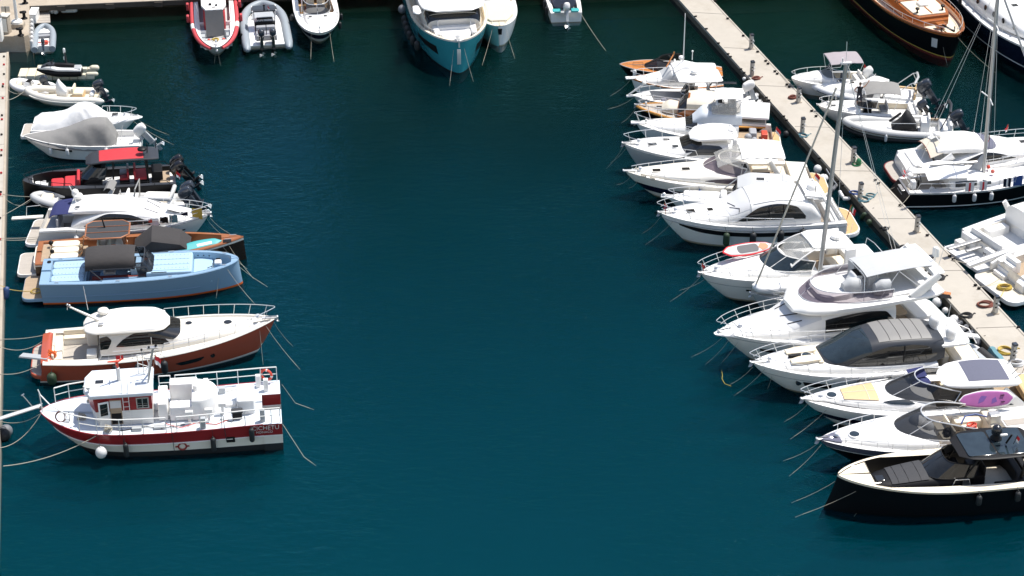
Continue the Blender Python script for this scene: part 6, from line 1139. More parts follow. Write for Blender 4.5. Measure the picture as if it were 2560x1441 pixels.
def big_white():
    b,s=(1650,533,1.95),(2098,536,1.0); r, L, X = start('motor_yacht', 'large white cabin yacht with a black hull stripe, dark fenders and golden swim platform', 'motor yacht', b, s)
    H = Hull(r, L, 3.75, [(0,1.3),(.3,1.4),(.65,1.6),(1,2.0)], [(.18,'gelcoat'),(.2,'gelcoat_grey'),(.97,'gelcoat'),(1.3,'antifoul_dark')], tm=.42, ks=.92, p=2.35, q=.76, rake=.09, flare=.5)
    H.deck([(0,.2,.0,1.4,.8),(2.2,.2,.0,1.5,.8),(2.21,.08,.04,0,FAR),(L-.05,.08,.04,0,FAR)], ['gelcoat','gelcoat','nonskid','gelcoat','teak']); platform(r,-1.05,.1,3.6,.55,'gelcoat','teak_gold',.25,.9); H.rub(.16,.03,'gelcoat_grey')
    H.win(1.6,L-.9,[(1.6,.3),(6,.27),(L-.9,.2)],[(1.6,.5),(6,.47),(9,.42),(L-.9,.27)],'black',n=24)
    cab=Cab([(1.6,1.5,1.35,.6,5),(2.3,1.58,1.35,1.4,4.5),(4.2,1.6,1.4,1.72,4),(5.9,1.52,1.45,1.45,3.6),(7.0,1.4,1.5,.85,3.3),(7.9,1.2,1.55,.5,3),(9.6,.75,1.7,.26,2.6),(11.0,.2,1.85,.06,2)],fit=(7.9,L-.5)); cab.shell('deckhouse','gelcoat',r,nq=34,k=8)
    cab.patch('side_window','glass',r,[(2.6,.26,.4),(3.2,.25,.74),(4.4,.24,.8),(5.4,.24,.76),(6.3,.24,.5),(6.9,.24,.27)],zf=True); cab.band('windscreen','screen_white',r,lambda q:(6.0,7.35-.6*(abs(q-.5)*2)**2.2),.2,.8)
    part('window_bars',MB().tube(cab.line(4.0,.025,4.0,.2),.03).tube(cab.line(4.9,.025,4.9,.19),.03),'black',r); part('roof_seam',MB().tube([cab.P(5.95,q/20,.012) for q in range(3,18)],.025).tube([cab.P(2.6+3.2*k/8,.3-.02*k/8,.012) for k in range(9)],.02),'gelcoat_grey',r); part('sunroof',MB().tube([cab.P(3.2,q/20,.012) for q in range(6,15)],.015).tube([cab.P(4.4,q/20,.012) for q in range(6,15)],.015),'gelcoat_grey',r)
    part('wiper',MB().tube([cab.P(7.1,.42,.03),cab.P(6.6,.3,.04),cab.P(6.65,.22,.04)],.02).tube([cab.P(7.1,.5,.03),cab.P(6.8,.4,.04)],.02),'black',r)
    dome(r,1.95,.15,cab.z(2.1,0)+.2,.3); part('dome_foot',MB().lathe([(.3,0),(.2,.35),(.16,.5)],(2.1,.15,cab.z(2.1,0)-.3),n=12),'gelcoat',r); antenna(r,1.8,.5,cab.z(2.2,0),-.9 if False else .9,0,.1,.02,'black')
    part('aft_screen',MB().grid([[(x,1.5-.12*k,1.4+.55*k) for x in (.7+.35*k,2.4)] for k in range(4)]),'clear_vinyl',r); part('aft_frame',MB().tube([(.7,1.5,1.4),(1.5,1.2,2.9),(2.6,1.1,3.05)],.06).tube([(.7,-1.5,1.4),(1.5,-1.2,2.9),(2.6,-1.1,3.05)],.06).tube([(1.5,1.2,2.92),(1.5,-1.2,2.92)],.06),'gelcoat',r); part('aft_awning',sheet([[(1.2+1.3*i/4,1.25*(1-2*j/8),2.75+.25*(i/4)**.5-.08*abs(1-2*j/8)**3) for j in range(9)] for i in range(5)],.04),'white_canvas',r)
    seat(r,.2,.9,-1.3,1.3,.8,.45,'a','gelcoat','white_vinyl',.3)
    hatch(r,9.4,.1,cab.z(9.4,.1),.52,.46,False,'glass','gelcoat'); hatch(r,8.2,.15,cab.z(8.2,.15),.34,.36,False,'glass','gelcoat'); H.rail(3.4,L-.2,.68,.1,7,True,0,True,.35,h0=.5); bowgear(r,H); M=Matrix.Translation(H.xz(X(1738),1.22,1,.02)) @ Matrix.Rotation(pi,4,'Z') @ Matrix.Rotation(pi/2,4,'X')
    patch_letters('RI 1 05963',r,M,.17,'dark_lettering'); flag(r,-.1,1.2,1.25,1.0,-.25,('green','flag_white','flag_red'),.6,.4,vert=True); flag(r,-.3,.6,1.0,.9,-.2,('flag_red','flag_white','flag_red'),.5,.4); flag(r,L-.3,.25,1.95,.8,.1,('flag_red','blue','flag_red'),.3,.35)
    for px,k,l in ((1795,'green','dark green fender on the near side of the large white cabin yacht, nearest its bow'),(1861,'black','black fender right of the green one on the large white cabin yacht'),(1930,'black','black fender below the side window of the large white cabin yacht'),(1985,'black','black fender fourth from the bow on the large white cabin yacht'),(2040,'black','rounder black fender at the stern of the large white cabin yacht')): fender(r,H,X(px),1,k,.2 if px < 2000 else .25,.9 if px < 2000 else .6,l,.85)
    bowlines(r,H,'bow of the large white cabin yacht',[((L,.1,1.7),(1608,583)),((L-.9,.55,1.85),(1620,608))])
for f in (runabout, lobster_small, center_console, wood_deck, fly_fisher, grey_hull, express_blue, pilot_boat, big_white): f()
def sup(name, label, p, L, w, mats, rot, root=None):
    # paddle board: local x along the board, z up; rot is a matrix
    o = part(name, MB().ring([(0,.02,.06,.03,.03,2),(.12*L,w*.32,.03,.05,.05,2.6),(.5*L,w*.5,0,.06,.05,2.8),(.85*L,w*.4,.01,.06,.05,2.6),(L,.06,.05,.04,.04,2.2)],n=18), mats, None)
    o.matrix_world = Matrix.Translation(p) @ rot; return tag(o, label, 'paddle board')
def board_cruiser():
    b,s=(1751,684,1.85),(2190,652,.9); r, L, X = start('motor_yacht', 'white cruiser carrying a red edged paddle board on its far foredeck', 'motor yacht', b, s)
    H = Hull(r, L, 3.8, [(0,1.15),(.4,1.4),(1,1.9)], [(.3,'gelcoat'),(.33,'gelcoat_grey'),(.96,'gelcoat'),(1.3,'antifoul_dark')], tm=.42, ks=.9, p=2.3, q=.78, rake=.1, flare=.5)
    H.deck([(0,.2,.0,1.3,.7),(4.4,.2,.0,1.4,.75),(4.41,.08,.03,0,FAR),(L-.05,.08,.03,0,FAR)],['gelcoat','gelcoat_warm','gelcoat','gelcoat_warm','teak']); platform(r,-.9,.1,3.1,.45)
    cab=Cab([(4.4,1.5,1.2,.55,4),(5.6,1.5,1.25,.7,3.6),(7.2,1.25,1.4,.65,3),(9.2,.85,1.55,.42,2.8),(10.8,.3,1.75,.12,2.4),(11.2,.1,1.8,.03,2)],fit=(7.2,L-.45)); cab.shell('coachroof','gelcoat',r)
    seams(cab,r,(8.3,9.4),.12,.88,((7.8,10,.3),(7.8,10,.7))); screen(r,7.6,4.8,1.42,1.95,.6,1.3,.25,'glass_blue','gelcoat',2.4,.035,zb=1.75,hb=.45,mull=(-.35,.35))
    part('targa_roof',MB().ring([(1.9,1.0,2.6,.08,.08,3),(2.6,1.2,2.75,.14,.1,3.2),(4.0,1.15,2.95,.14,.1,3),(4.6,.95,2.98,.1,.08,2.8)],n=22),'gelcoat',r); ring=[(4.5,1.0,2.98),(4.9,.95,2.85),(5.8,1.1,2.25),(5.6,1.28,2.0),(4.5,1.2,2.5)]
    part('sprayhood',sheet([[(4.4+1.6*i/6,(1.02+.25*i/6)*(1-2*j/10),3.0-.75*(i/6)**1.4-.14*abs(1-2*j/10)**3) for j in range(11)] for i in range(7)],.03),'clear_vinyl',r); part('sprayhood_frame',MB().tube([(4.4+1.6*i/6,1.02+.25*i/6,2.92-.75*(i/6)**1.4) for i in range(7)],.04).tube([(4.4+1.6*i/6,-1.02-.25*i/6,2.92-.75*(i/6)**1.4) for i in range(7)],.04).tube([(6.0,1.27*(1-2*j/10),2.28-.14*abs(1-2*j/10)**3) for j in range(11)],.06).tube([(4.45,1.02*(1-2*j/10),3.02-.14*abs(1-2*j/10)**3) for j in range(11)],.07),'gelcoat',r)
    part('arch_legs',MB().box(2.0,2.7,1.15,1.35,1.1,2.75,.06).box(2.0,2.7,-1.35,-1.15,1.1,2.75,.06),'gelcoat',r); radar(r,2.9,.25,3.0,.3); antenna(r,2.4,.9,2.8,1.4,-.2); part('side_cover',sheet([[(1.4+2.9*i/6,1.5+.05*sin(i*2),.95+.75*j/3-.12*sin(i*2.6)*(j/3)) for j in range(4)] for i in range(7)],.03),'beige_canvas',r); part('cockpit_seat',MB().box(1.2,3.0,-.9,1.2,.72,1.15,.1),'sand_vinyl',r); part('aft_cover',MB().box(.1,1.9,-1.35,1.0,1.1,1.45,.15,cr=.3),'white_vinyl',r)
    part('stern_rail',MB().tube([(.1,1.4,1.15),(.0,1.4,1.7),(-.1,.6,1.75),(-.1,-.6,1.75),(.0,-1.4,1.7),(.1,-1.4,1.15)],.025),'steel',r); H.rail(4.0,L-.15,.68,.1,7,True,0,True,.35,h0=.5); bowgear(r,H); H.win(X(1850),X(1838),.42,.5,'glass'); H.win(X(1942),X(1926),.5,.62,'glass'); flag(r,L-.1,.3,1.9,.8,.15,('flag_red','flag_white'),.35,.35)
    M=Matrix.Rotation(r.rotation_euler.z+radians(4),4,'Z') @ Matrix.Rotation(radians(-28),4,'X') @ Matrix.Rotation(radians(-4),4,'Y')
    o=sup('paddle_board','red edged grey paddle board with an orange tail on a white cruiser rail',W(r,(6.2,-1.25,2.25)),3.3,.9,'flag_red',M)
    part('deck',MB().ring([(.06,.02,.09,.02,.01,2),(.12*3.3,.24,.06,.03,.03,2.6),(1.65,.38,.03,.045,.03,2.8),(2.8,.29,.045,.04,.03,2.6),(3.2,.05,.07,.02,.02,2.2)],n=16),'pale_tube',o); part('deck_pad',MB().box(.95,2.35,-.27,.27,.06,.085,.01,cr=.2),'board_grey',o); part('tail_patch',MB().prism([(.4,-.17),(.75,-.24),(.98,0),(.75,.24),(.4,.17),(.3,0)],.07,.095,.005),'orange',o)
    fender(r,H,X(2010),1,'black',.1,.4,'small black fender on a long line on the white cruiser with the paddle board',.9); bowlines(r,H,'bow of the white cruiser with the red edged board',[((L,.1,1.7),(1682,750)),((L-.4,.3,1.75),(1705,725))])
def ketch():
    b,s=(1880,735,1.35),(2265,712,1.0); r, L, X = start('sailing_yacht', 'sailing yacht with a tall grey mast wedged between the two white motor yachts', 'sailing yacht', b, s)
    H = Hull(r, L, 3.1, [(0,1.0),(.5,1.05),(1,1.4)], [(.9,'gelcoat_grey'),(1.3,'antifoul_dark')], tm=.45, ks=.75, p=2.1, q=.85, rake=.06)
    H.deck([(0,.1,.0,.9,.6),(2.5,.1,0,.9,.6),(2.51,.06,.03,0,FAR),(L-.05,.06,.03,0,FAR)],['gelcoat','gelcoat','nonskid','gelcoat','teak']); cab=Cab([(2.6,1.0,1.0,.6,4),(5.5,.95,1.1,.5,3.5),(7.2,.6,1.2,.2,2.6),(7.6,.3,1.25,.05,2)]); cab.shell('coachroof','gelcoat',r)
    part('dinghy',MB().ring([(6.2,.3,1.75,.25,.3,2.4),(6.6,.62,1.72,.3,.3,2.6),(8.2,.62,1.72,.3,.3,2.6),(9.0,.45,1.76,.24,.25,2.3),(9.25,.15,1.8,.1,.1,2)],n=18),'white_tube',r); H.rail(3.5,L-.1,.55,.08,6,True,0,True,.2); bowgear(r,H); part('bow_roll',MB().capsule((L-1.1,0,1.65),.15,1.0,(1,0,0)),'beige_canvas',r)
    base=V((X(2043),0,1.5)); wb=W(r,base); lo,hi=10.0,18.0
    def err(h): p=at(2115,160,h); return (p-V((wb.x,wb.y,h))).y
    hs=min((abs(err(10+.1*k)),10+.1*k) for k in range(90))[1]; tp=at(2115,160,hs); Mi=(Matrix.Translation(r.location) @ Matrix.Rotation(r.rotation_euler.z,4,'Z')).inverted(); tl=Mi @ tp
    o=part('mast',MB().tube([base,base.lerp(tl,.5),tl],[.13,.125,.11],n=10),'alu',r); part('masthead',MB().box(tl.x-.3,tl.x+.3,-.08+tl.y,.08+tl.y,tl.z,tl.z+.1,.02).tube([(tl.x,tl.y,tl.z),(tl.x+.05,tl.y,tl.z+1.3)],.015).tube([(tl.x+.2,tl.y,tl.z),(tl.x+.2,tl.y,tl.z+.35)],.04),'white_metal',o)
    part('forestay',MB().tube([(L-.1,0,1.6),V((L-.1,0,1.6)).lerp(tl,.9)],.055,n=7),'beige_canvas',o)
    for k,(x,y) in enumerate(((base.x-.5,1.4),(base.x-.5,-1.4),(.2,.6),(.2,-.6))): part('stay',MB().tube([(x,y,1.1),tl],.012,n=4),'steel',o)
    part('spreader',MB().tube([base.lerp(tl,.5)+V((0,-1.0,.05)),base.lerp(tl,.5),base.lerp(tl,.5)+V((0,1.0,.05))],.035,n=6),'alu',o); part('boom',MB().tube([base+V((0,0,.9)),base+V((-4.2,0,.9))],.1,n=8).capsule(base+V((-2.1,0,1.05)),.2,4.0,(1,0,0)),'light_canvas',r)
def fly_yacht():
    b,s=(1803,830,2.1),(2310,775,1.1); r, L, X = start('motor_yacht', 'largest white flybridge yacht of the right row with a pale grey sun awning', 'motor yacht', b, s)
    H = Hull(r, L, 4.5, [(0,1.35),(.35,1.5),(.7,1.75),(1,2.15)], [(.1,'gelcoat'),(.14,'gelcoat_grey'),(.96,'gelcoat'),(1.3,'antifoul_dark')], tm=.42, ks=.9, p=2.3, q=.76, rake=.1, flare=.5)
    H.deck([(0,.2,.0,1.6,1.0),(3.0,.2,.0,1.7,1.0),(3.01,.1,.05,0,FAR),(L-.05,.1,.05,0,FAR)],['gelcoat','gelcoat','nonskid','gelcoat','teak']); platform(r,-1.3,.1,4.0,.6,'gelcoat','nonskid',.2,.6); H.win(7.2,L-1.6,[(7.2,.4),(L-1.6,.36)],[(7.2,.5),(9,.6),(L-1.6,.44)],'black')
    cab=Cab([(2.8,1.75,1.5,1.6,5),(4.5,1.8,1.5,1.7,5),(7.2,1.7,1.6,1.55,4.5),(8.2,1.55,1.65,1.15,4),(9.3,1.35,1.75,.6,3.4),(11.0,.95,1.9,.38,2.8),(12.6,.35,2.0,.12,2.4),(13.0,.1,2.05,.03,2)]); cab.shell('deckhouse','gelcoat',r,nq=34,k=8)
    cab.patch('side_window','glass',r,[(2.9,.3,.34),(3.5,.22,.7),(5.2,.2,.78),(6.9,.2,.72),(7.1,.2,.7)],n=6,zf=True); part('window_board',MB().ring([(0,.05,0,.25,.2,2.2),(1.2,.06,0,.3,.25,2.4),(2.4,.05,0,.1,.1,2)],n=12).xf(Matrix.Translation((3.2,2.02,2.0))),'aqua_board',r)
    seams(cab,r,(9.6,11.4),.1,.9,((9.4,12.2,.25),(9.4,12.2,.75))); cab.band('windscreen','screen_white',r,lambda q:(7.3,9.1-.75*(abs(q-.5)*2)**2.2),.17,.83); part('wiper',MB().tube([cab.P(9.0,.36,.03),cab.P(8.3,.3,.04)],.025).tube([cab.P(9.05,.5,.03),cab.P(8.3,.45,.04)],.025).tube([cab.P(9.0,.62,.03),cab.P(8.3,.57,.04)],.025),'black',r)
    fb=MB().ring([(-.2,1.6,3.12,.1,.12,4),(.6,1.9,3.15,.14,.16,4.5),(4.5,2.0,3.2,.24,.2,5),(6.8,1.9,3.22,.34,.2,4),(8.0,1.45,3.15,.3,.22,3),(8.6,.7,3.02,.12,.14,2.5)],n=30); part('flybridge','' or fb,'gelcoat',r)
    part('flybridge_floor',MB().box(.4,6.4,-1.55,1.55,3.36,3.45,.03,cr=.4),'nonskid',r); part('fly_sunpad',MB().box(5.0,7.2,-1.2,1.2,3.44,3.85,.15,cr=.6),'white_vinyl',r); screen(r,7.9,3.2,1.8,3.5,.55,.7,.12,'smoke_mauve','steel',2.4,.03,hb=.45)
    console(r,4.4,5.0,.45,3.44,.95,'gelcoat'); seat(r,3.4,4.0,-.7,.5,3.44,.75,'a','gelcoat','white_vinyl',.45); part('covered_seat',MB().ring([(0,.3,.5,.4,.5,2.5),(.6,.4,.55,.5,.55,2.3),(1.1,.25,.5,.3,.5,2.2)],n=14).xf(Matrix.Translation((4.6,.65,3.44))),'light_canvas',r); part('covered_seat',MB().ring([(0,.3,.5,.4,.5,2.5),(.5,.38,.5,.45,.5,2.3),(.9,.25,.45,.3,.45,2.2)],n=14).xf(Matrix.Translation((3.1,1.15,3.44))),'light_canvas',r); part('table',MB().box(1.6,2.8,-1.3,-.3,3.95,4.02,.03,cr=.2).box(2.1,2.3,-.9,-.7,3.44,3.96,.03),'gelcoat',r); part('fly_seat',MB().box(.7,1.4,-1.5,1.5,3.44,3.9,.12).box(1.4,3.2,-1.55,-1.2,3.44,4.1,.1),'white_vinyl',r)
    part('wet_bar',MB().box(3.7,4.3,-1.5,-.8,3.44,4.4,.05),'gelcoat_grey',r)
    [part('arch_leg',MB().ring([(0,.14,0,.35,.3,3),(1.2,.14,0,.28,.28,3),(2.0,.12,0,.2,.22,3)],n=12).xf(Matrix.Translation((1.9,sd*1.75,3.2)) @ Matrix.Rotation(pi,4,'Z') @ Matrix.Rotation(radians(-38),4,'Y')),'gelcoat',r) for sd in (1,-1)]
    part('arch_top',MB().ring([(-.35,1.75,0,.1,.1,4),(.35,1.75,0,.14,.14,4)],n=18).xf(Matrix.Translation((.35,0,4.45))),'gelcoat',r)
    bimini(r,.45,4.5,1.12,4.72,'light_canvas',.12,.02,True,3.4,1.75,.08,lx=[(.4,.3),(2.5,1.0),(2.5,4.0),(4.6,4.9)]); antenna(r,.3,1.4,4.5,1.5,-.3); part('nav_light',MB().tube([(-.1,.4,4.5),(-.1,.4,5.2)],.04).ball((-.1,.4,5.25),.09).box(-.5,-.2,-.2,.2,4.55,5.1,.1),'white_metal',r)
    part('aft_roof',MB().box(-.35,2.9,-1.75,1.75,1.75,1.9,.08,cr=.4) if False else MB().box(-.2,1.2,-1.5,1.2,1.0,1.5,.1,cr=.3),'white_vinyl',r); part('cockpit_table',MB().box(1.5,2.3,-.6,.9,1.6,1.68,.03,cr=.2).box(1.8,2.0,0,.2,1.0,1.62,.03),'teak',r)
    H.rail(4.8,L-.2,.72,.12,8,True,0,True,.45,h0=.6); bowgear(r,H,s=1.2); part('bow_pad',MB().tube([cab.P(11.6-.0*k,.1+.08*k,.012) for k in range(11)],.02),'gelcoat_grey',r)
    for px,l in ((2066,'dark line fender at the middle of the large flybridge yacht'),): fender(r,H,X(px),1,'fender_black'[7:],.1,.45,l,.9)
    bowlines(r,H,'bow of the largest flybridge yacht',[((L,.15,1.8),(1735,890)),((L-.4,.35,1.8),(1768,908)),((L-.9,.6,1.9),(1806,905))])
def dark_top():
    b,s=(1881,908,1.8),(2430,880,1.0); r, L, X = start('motor_yacht', 'white yacht with a graphite hardtop, wraparound dark glass and sand coloured bow cushions', 'motor yacht', b, s)
    H = Hull(r, L, 4.1, [(0,1.2),(.35,1.35),(.7,1.5),(1,1.85)], [(.28,'gelcoat'),(.31,'gelcoat_grey'),(.96,'gelcoat'),(1.3,'antifoul_dark')], tm=.42, ks=.9, p=2.25, q=.8, rake=.1, flare=.45)
    H.deck([(0,.2,.0,1.5,.8),(3.3,.2,.0,1.5,.8),(3.31,.1,.04,0,FAR),(L-.05,.1,.04,0,FAR)],['gelcoat','gelcoat_warm','nonskid','gelcoat_warm','teak']); platform(r,-1.0,.1,3.6,.5,'gelcoat','gelcoat_grey',.2,.9)
    low=Cab([(2.6,1.6,1.25,.35,4),(5.5,1.62,1.3,.5,4),(8.0,1.4,1.4,.5,3.6),(10.2,1.05,1.5,.4,3),(12.0,.5,1.62,.2,2.6),(12.9,.12,1.72,.04,2)],fit=(9.5,L-.4)); low.shell('coachroof','gelcoat',r)
    cab=Cab([(2.2,1.35,1.7,1.0,4),(3.0,1.45,1.6,1.35,4),(5.0,1.5,1.6,1.5,3.8),(6.6,1.42,1.6,1.3,3.4),(7.8,1.25,1.6,.8,3.0),(8.9,.95,1.65,.28,2.6),(9.1,.8,1.66,.15,2.4)]); cab.shell('hardtop','graphite',r,nq=36,k=8)
    cab.band('windscreen','glass_blue',r,lambda q:(6.35+.0*q,8.75-.9*(abs(q-.5)*2)**2.4),.12,.88); cab.patch('side_window','glass',r,[(2.7,.3,.4),(3.3,.12,.72),(4.8,.1,.8),(6.0,.1,.72),(7.2,.1,.42),(8.0,.1,.13)],n=7,zf=True); part('window_bar',MB().tube(cab.line(4.6,.01,4.55,.2,.025),.04),'black',r)
    cab.patch('roof_panel','roof_grey',r,[(2.9,.325,.675),(4.5,.315,.685),(5.9,.325,.675)],both=False,off=.02,nq=14); part('roof_seams',MB().tube([cab.P(3.5,q/30,.03) for q in range(10,21)],.012).tube([cab.P(4.1,q/30,.03) for q in range(10,21)],.012).tube([cab.P(4.7,q/30,.03) for q in range(10,21)],.012).tube([cab.P(5.3,q/30,.03) for q in range(10,21)],.012),'charcoal',r)
    cab.patch('aft_pillar','graphite',r,[(1.9+.35,.1,.2),(2.6,.06,.24),(3.0,.05,.12)],off=.03); part('aft_deck_roof',MB().box(.7,2.7,-1.5,1.35,2.35,2.5,.06,cr=.4),'gelcoat',r)
    dome(r,2.35,-.15,2.95,.3); dome(r,1.7,.75,2.65,.3); part('dome_base',MB().lathe([(.35,0),(.22,.3),(.2,.5)],(2.35,-.15,2.5),n=14).lathe([(.35,0),(.22,.2),(.2,.3)],(1.7,.75,2.4),n=14),'gelcoat',r); antenna(r,2.2,.95,2.6,2.2,-.2,0,.015)
    for sd in (1,-1): part('bow_cushion',MB().ring([(9.0,.3,1.98,.1,.08,5),(9.9,.34,1.96,.1,.08,5),(10.6,.22,1.92,.08,.08,4)],n=12).xf(Matrix.Translation((0,sd*.48,0))),'sand_vinyl',r)
    hatch(r,9.6,.1,low.z(9.6,.1)+.06,.5,.5,True,'glass_blue','gelcoat'); part('cushion_back',MB().box(8.85,9.15,-.9,.9,1.75,2.0,.08),'sand_vinyl',r); part('cushion_slot',MB().box(9.9,10.6,-.08,.08,1.9,2.05,.02),'black',r)
    part('cockpit_sunpad',MB().box(.1,1.6,-1.35,1.35,1.0,1.42,.15,cr=.3),'cream_vinyl',r); part('sofa',MB().box(1.7,2.1,-1.3,.9,.8,1.5,.1).box(2.1,3.3,-1.3,-.8,.8,1.4,.1),'sand_vinyl',r); part('stern_rail',MB().tube([(.9,-1.6,1.3),(.3,-1.6,1.85),(-.2,-1.2,1.75),(-.3,-.2,1.4)],.035),'steel',r); part('steering_wheel',MB().tube([(6.2,.8+.2*cos(a),2.0+.2*sin(a)) for a in [2*pi*k/12 for k in range(12)]],.02,closed=True),'white_metal',r)
    H.rail(3.6,L-.15,.6,.1,8,True,0,True,.35,h0=.5); bowgear(r,H); H.win(X(2050),X(1982),.36,[(X(2050),.62),(X(1985),.56)],'black','hull_window',(1,-1)); p=H.xz(X(1970),.95,1,.01); part('porthole',MB().lathe([(.17,0),(.17,.03),(.01,.035)],(p.x,p.y,p.z),(0,1,.3),16),'glass_blue',r)
    for px,l in ((2114,'black fender on the near side of the yacht with the graphite hardtop, under its window'),(2188,'smaller black fender right of the first one on the graphite topped yacht')): fender(r,H,X(px),1,'black',.16,.65,l,1.05)
    a=at(2447,843,1.0); bq=W(r,(1.0,-1.35,1.5)); d=bq-a; n=V((-d.y,d.x,0)).normalized(); g=thing('passerelle','white boarding plank from the graphite topped yacht to the pontoon','gangway',a); part('plank',sheet([[d*u+n*w for w in (-.2,.2)] for u in (0,.5,1)],.08),'gelcoat',g); part('edge',MB().tube([n*.2,d+n*.2],.03).tube([n*-.2,d-n*.2],.03),'alu',g)
    bowlines(r,H,'bow of the graphite topped yacht',[((L,.1,1.6),(1825,962)),((L-.6,.4,1.6),(1842,985)),((L-1.0,.6,1.6),(1920,970))])
    tag(part('float_line',MB().tube([at(1804,927,.03),at(1806,938,.03),at(1805,948,.03),at(1812,960,.02),at(1828,966,.0)],.016,n=5),'yellow'),'short yellow floating rope off the bow of the graphite topped yacht','rope')
def purple_board():
    b,s=(2008,999,1.55),(2600,985,.9); r, L, X = start('motor_yacht', 'white express cruiser with a tan bow sunpad and a pink paddle board on its side', 'motor yacht', b, s)
    H = Hull(r, L, 4.0, [(0,1.1),(.4,1.25),(.75,1.35),(1,1.58)], [(.45,'gelcoat'),(.7,'navy'),(.97,'gelcoat'),(1.3,'antifoul_dark')], tm=.42, ks=.88, p=2.2, q=.8, rake=.09, flare=.45)
    H.deck([(0,.2,.0,1.4,.7),(6.6,.2,.0,1.35,.7),(6.61,.1,.02,0,FAR),(L-.05,.1,.02,0,FAR)],['gelcoat','gelcoat','gelcoat','sand_vinyl','teak']); part('bow_pulpit',MB().ring([(L-1.2,.35,1.58,.1,.12,2.5),(L-.3,.2,1.62,.08,.1,2.4),(L+.1,.05,1.64,.03,.04,2)],n=14),'gelcoat',r)
    cab=Cab([(6.2,1.5,1.15,.6,4),(7.4,1.45,1.2,.65,3.4),(9.0,1.15,1.3,.5,3),(11.0,.8,1.42,.35,2.6),(12.6,.4,1.52,.15,2.4),(13.2,.12,1.56,.03,2)],fit=(9.2,L-.9)); cab.shell('coachroof','gelcoat',r)
    part('sunpad',MB().grid([[cab.P(x,q,.05) for q in [.27+.046*k for k in range(11)]] for x in [9.1+.2*i for i in range(10)]]).grid([[cab.P(x,q,-.02) for q in [.27+.046*k for k in range(11)]] for x in [9.1+.2*i for i in range(10)]]),'tan_vinyl',r); part('pad_seam',MB().tube([cab.P(9.6,q,.06) for q in [.28+.044*k for k in range(11)]],.015).tube([cab.P(9.1+1.8*k/8,.5,.06) for k in range(9)],.012),'gelcoat_warm',r); hatch(r,11.45,0,cab.z(11.45,0),.5,.5,True,'glass_blue','gelcoat')
    cab.patch('deck_glass','glass_blue',r,[(7.3,.2,.21),(7.7,.16,.3),(8.5,.17,.28),(8.9,.22,.24)],off=.03)
    seams(cab,r,(8.9,11.0),.1,.9,((8.9,11.2,.2),(8.9,11.2,.8))); screen(r,8.6,5.2,1.4,1.8,.72,1.6,.3,'smoke_glass','steel',2.3,.035,zb=1.65,hb=.45,mull=(-.3,.3)); part('seat_cover',MB().ring([(6.0,.3,1.75,.15,.3,2.4),(6.4,.5,1.85,.3,.4,2.2),(7.0,.35,1.8,.15,.3,2.2)],n=14).xf(Matrix.Translation((0,-.5,0))),'blue_canvas',r); part('sun_shade',MB().grid([[(7.1-.9*i/4,-1.3+.9*j/4,2.15+.15*i/4-.05*j/4) for j in range(5)] for i in range(5)]),'blue_canvas',r); part('helm_seat',MB().ball((6.0,.15,1.65),.35,sq=1.4),'black',r); console(r,6.5,7.0,.5,.7,1.0,'sand_vinyl')
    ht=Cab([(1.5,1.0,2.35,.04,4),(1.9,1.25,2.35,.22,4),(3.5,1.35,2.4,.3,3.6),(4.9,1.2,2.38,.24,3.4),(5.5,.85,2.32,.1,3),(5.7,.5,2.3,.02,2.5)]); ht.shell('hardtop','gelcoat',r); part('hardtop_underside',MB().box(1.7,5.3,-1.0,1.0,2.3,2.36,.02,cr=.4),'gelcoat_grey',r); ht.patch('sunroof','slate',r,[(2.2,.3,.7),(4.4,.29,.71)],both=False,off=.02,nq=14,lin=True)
    for sd in (1,-1): part('hardtop_side',MB().grid([[(1.2+.3*k,sd*(1.55-.04*k),1.2+.28*k),(3.3+.0*k-.2*k,sd*(1.5-.03*k),1.2+.28*k)] for k in range(5)]).grid([[(1.2+.3*k,sd*(1.48-.04*k),1.2+.28*k),(3.3-.2*k,sd*(1.43-.03*k),1.2+.28*k)] for k in range(5)]),'gelcoat',r); part('side_glass',MB().grid([[(2.0,sd*1.56,1.35),(2.8,sd*1.5,1.85)],[(3.6,sd*1.54,1.35),(3.2,sd*1.5,1.85)]]),'glass_blue',r)
    part('rod_holders',MB().tube([(1.9,.8,2.5),(1.6,.9,2.85)],.03).tube([(1.9,.4,2.55),(1.6,.45,2.9)],.03).tube([(1.85,-.2,2.55),(1.6,-.2,3.3)],.015).tube([(1.8,-.6,2.55),(1.5,-.65,2.8)],.03),'alu',r); part('dinette',MB().box(3.0,5.2,-1.3,-.7,.7,1.2,.08).box(2.6,3.0,-1.3,.6,.7,1.5,.1),'sand_vinyl',r); part('table',MB().box(3.4,4.4,-.5,.3,1.25,1.32,.03,cr=.15).box(3.8,4.0,-.2,0,.7,1.26,.03),'teak',r)
    part('aft_sunpad',MB().box(-.2,1.2,-1.3,1.1,1.1,1.45,.12,cr=.4),'tan_vinyl',r); platform(r,-1.1,.1,3.4,.5); H.rail(5.2,L-.1,.6,.1,7,True,0,True,.35,h0=.45); bowgear(r,H); flag(r,.6,-1.4,1.3,.8,-.2)
    M=Matrix.Rotation(r.rotation_euler.z+radians(180),4,'Z') @ Matrix.Rotation(radians(58),4,'X') @ Matrix.Rotation(radians(-5),4,'Y')
    o=sup('paddle_board','pink and purple paddle board standing on edge beside a white cruiser',W(r,(X(2366),1.72,1.95)),3.0,.95,'white_tube',M)
    part('underside',MB().ring([(.06,.02,.1,.02,.02,2),(.35,.26,.07,.03,.03,2.6),(1.45,.42,.05,.035,.03,2.8),(2.5,.33,.06,.03,.03,2.6),(2.83,.05,.08,.02,.02,2.2)],n=16),'pink',o)
    for i in range(2): part('fin',MB().box(2.2,2.4,-.2+.35*i,-.16+.35*i,.07,.16,.01),'black',o)
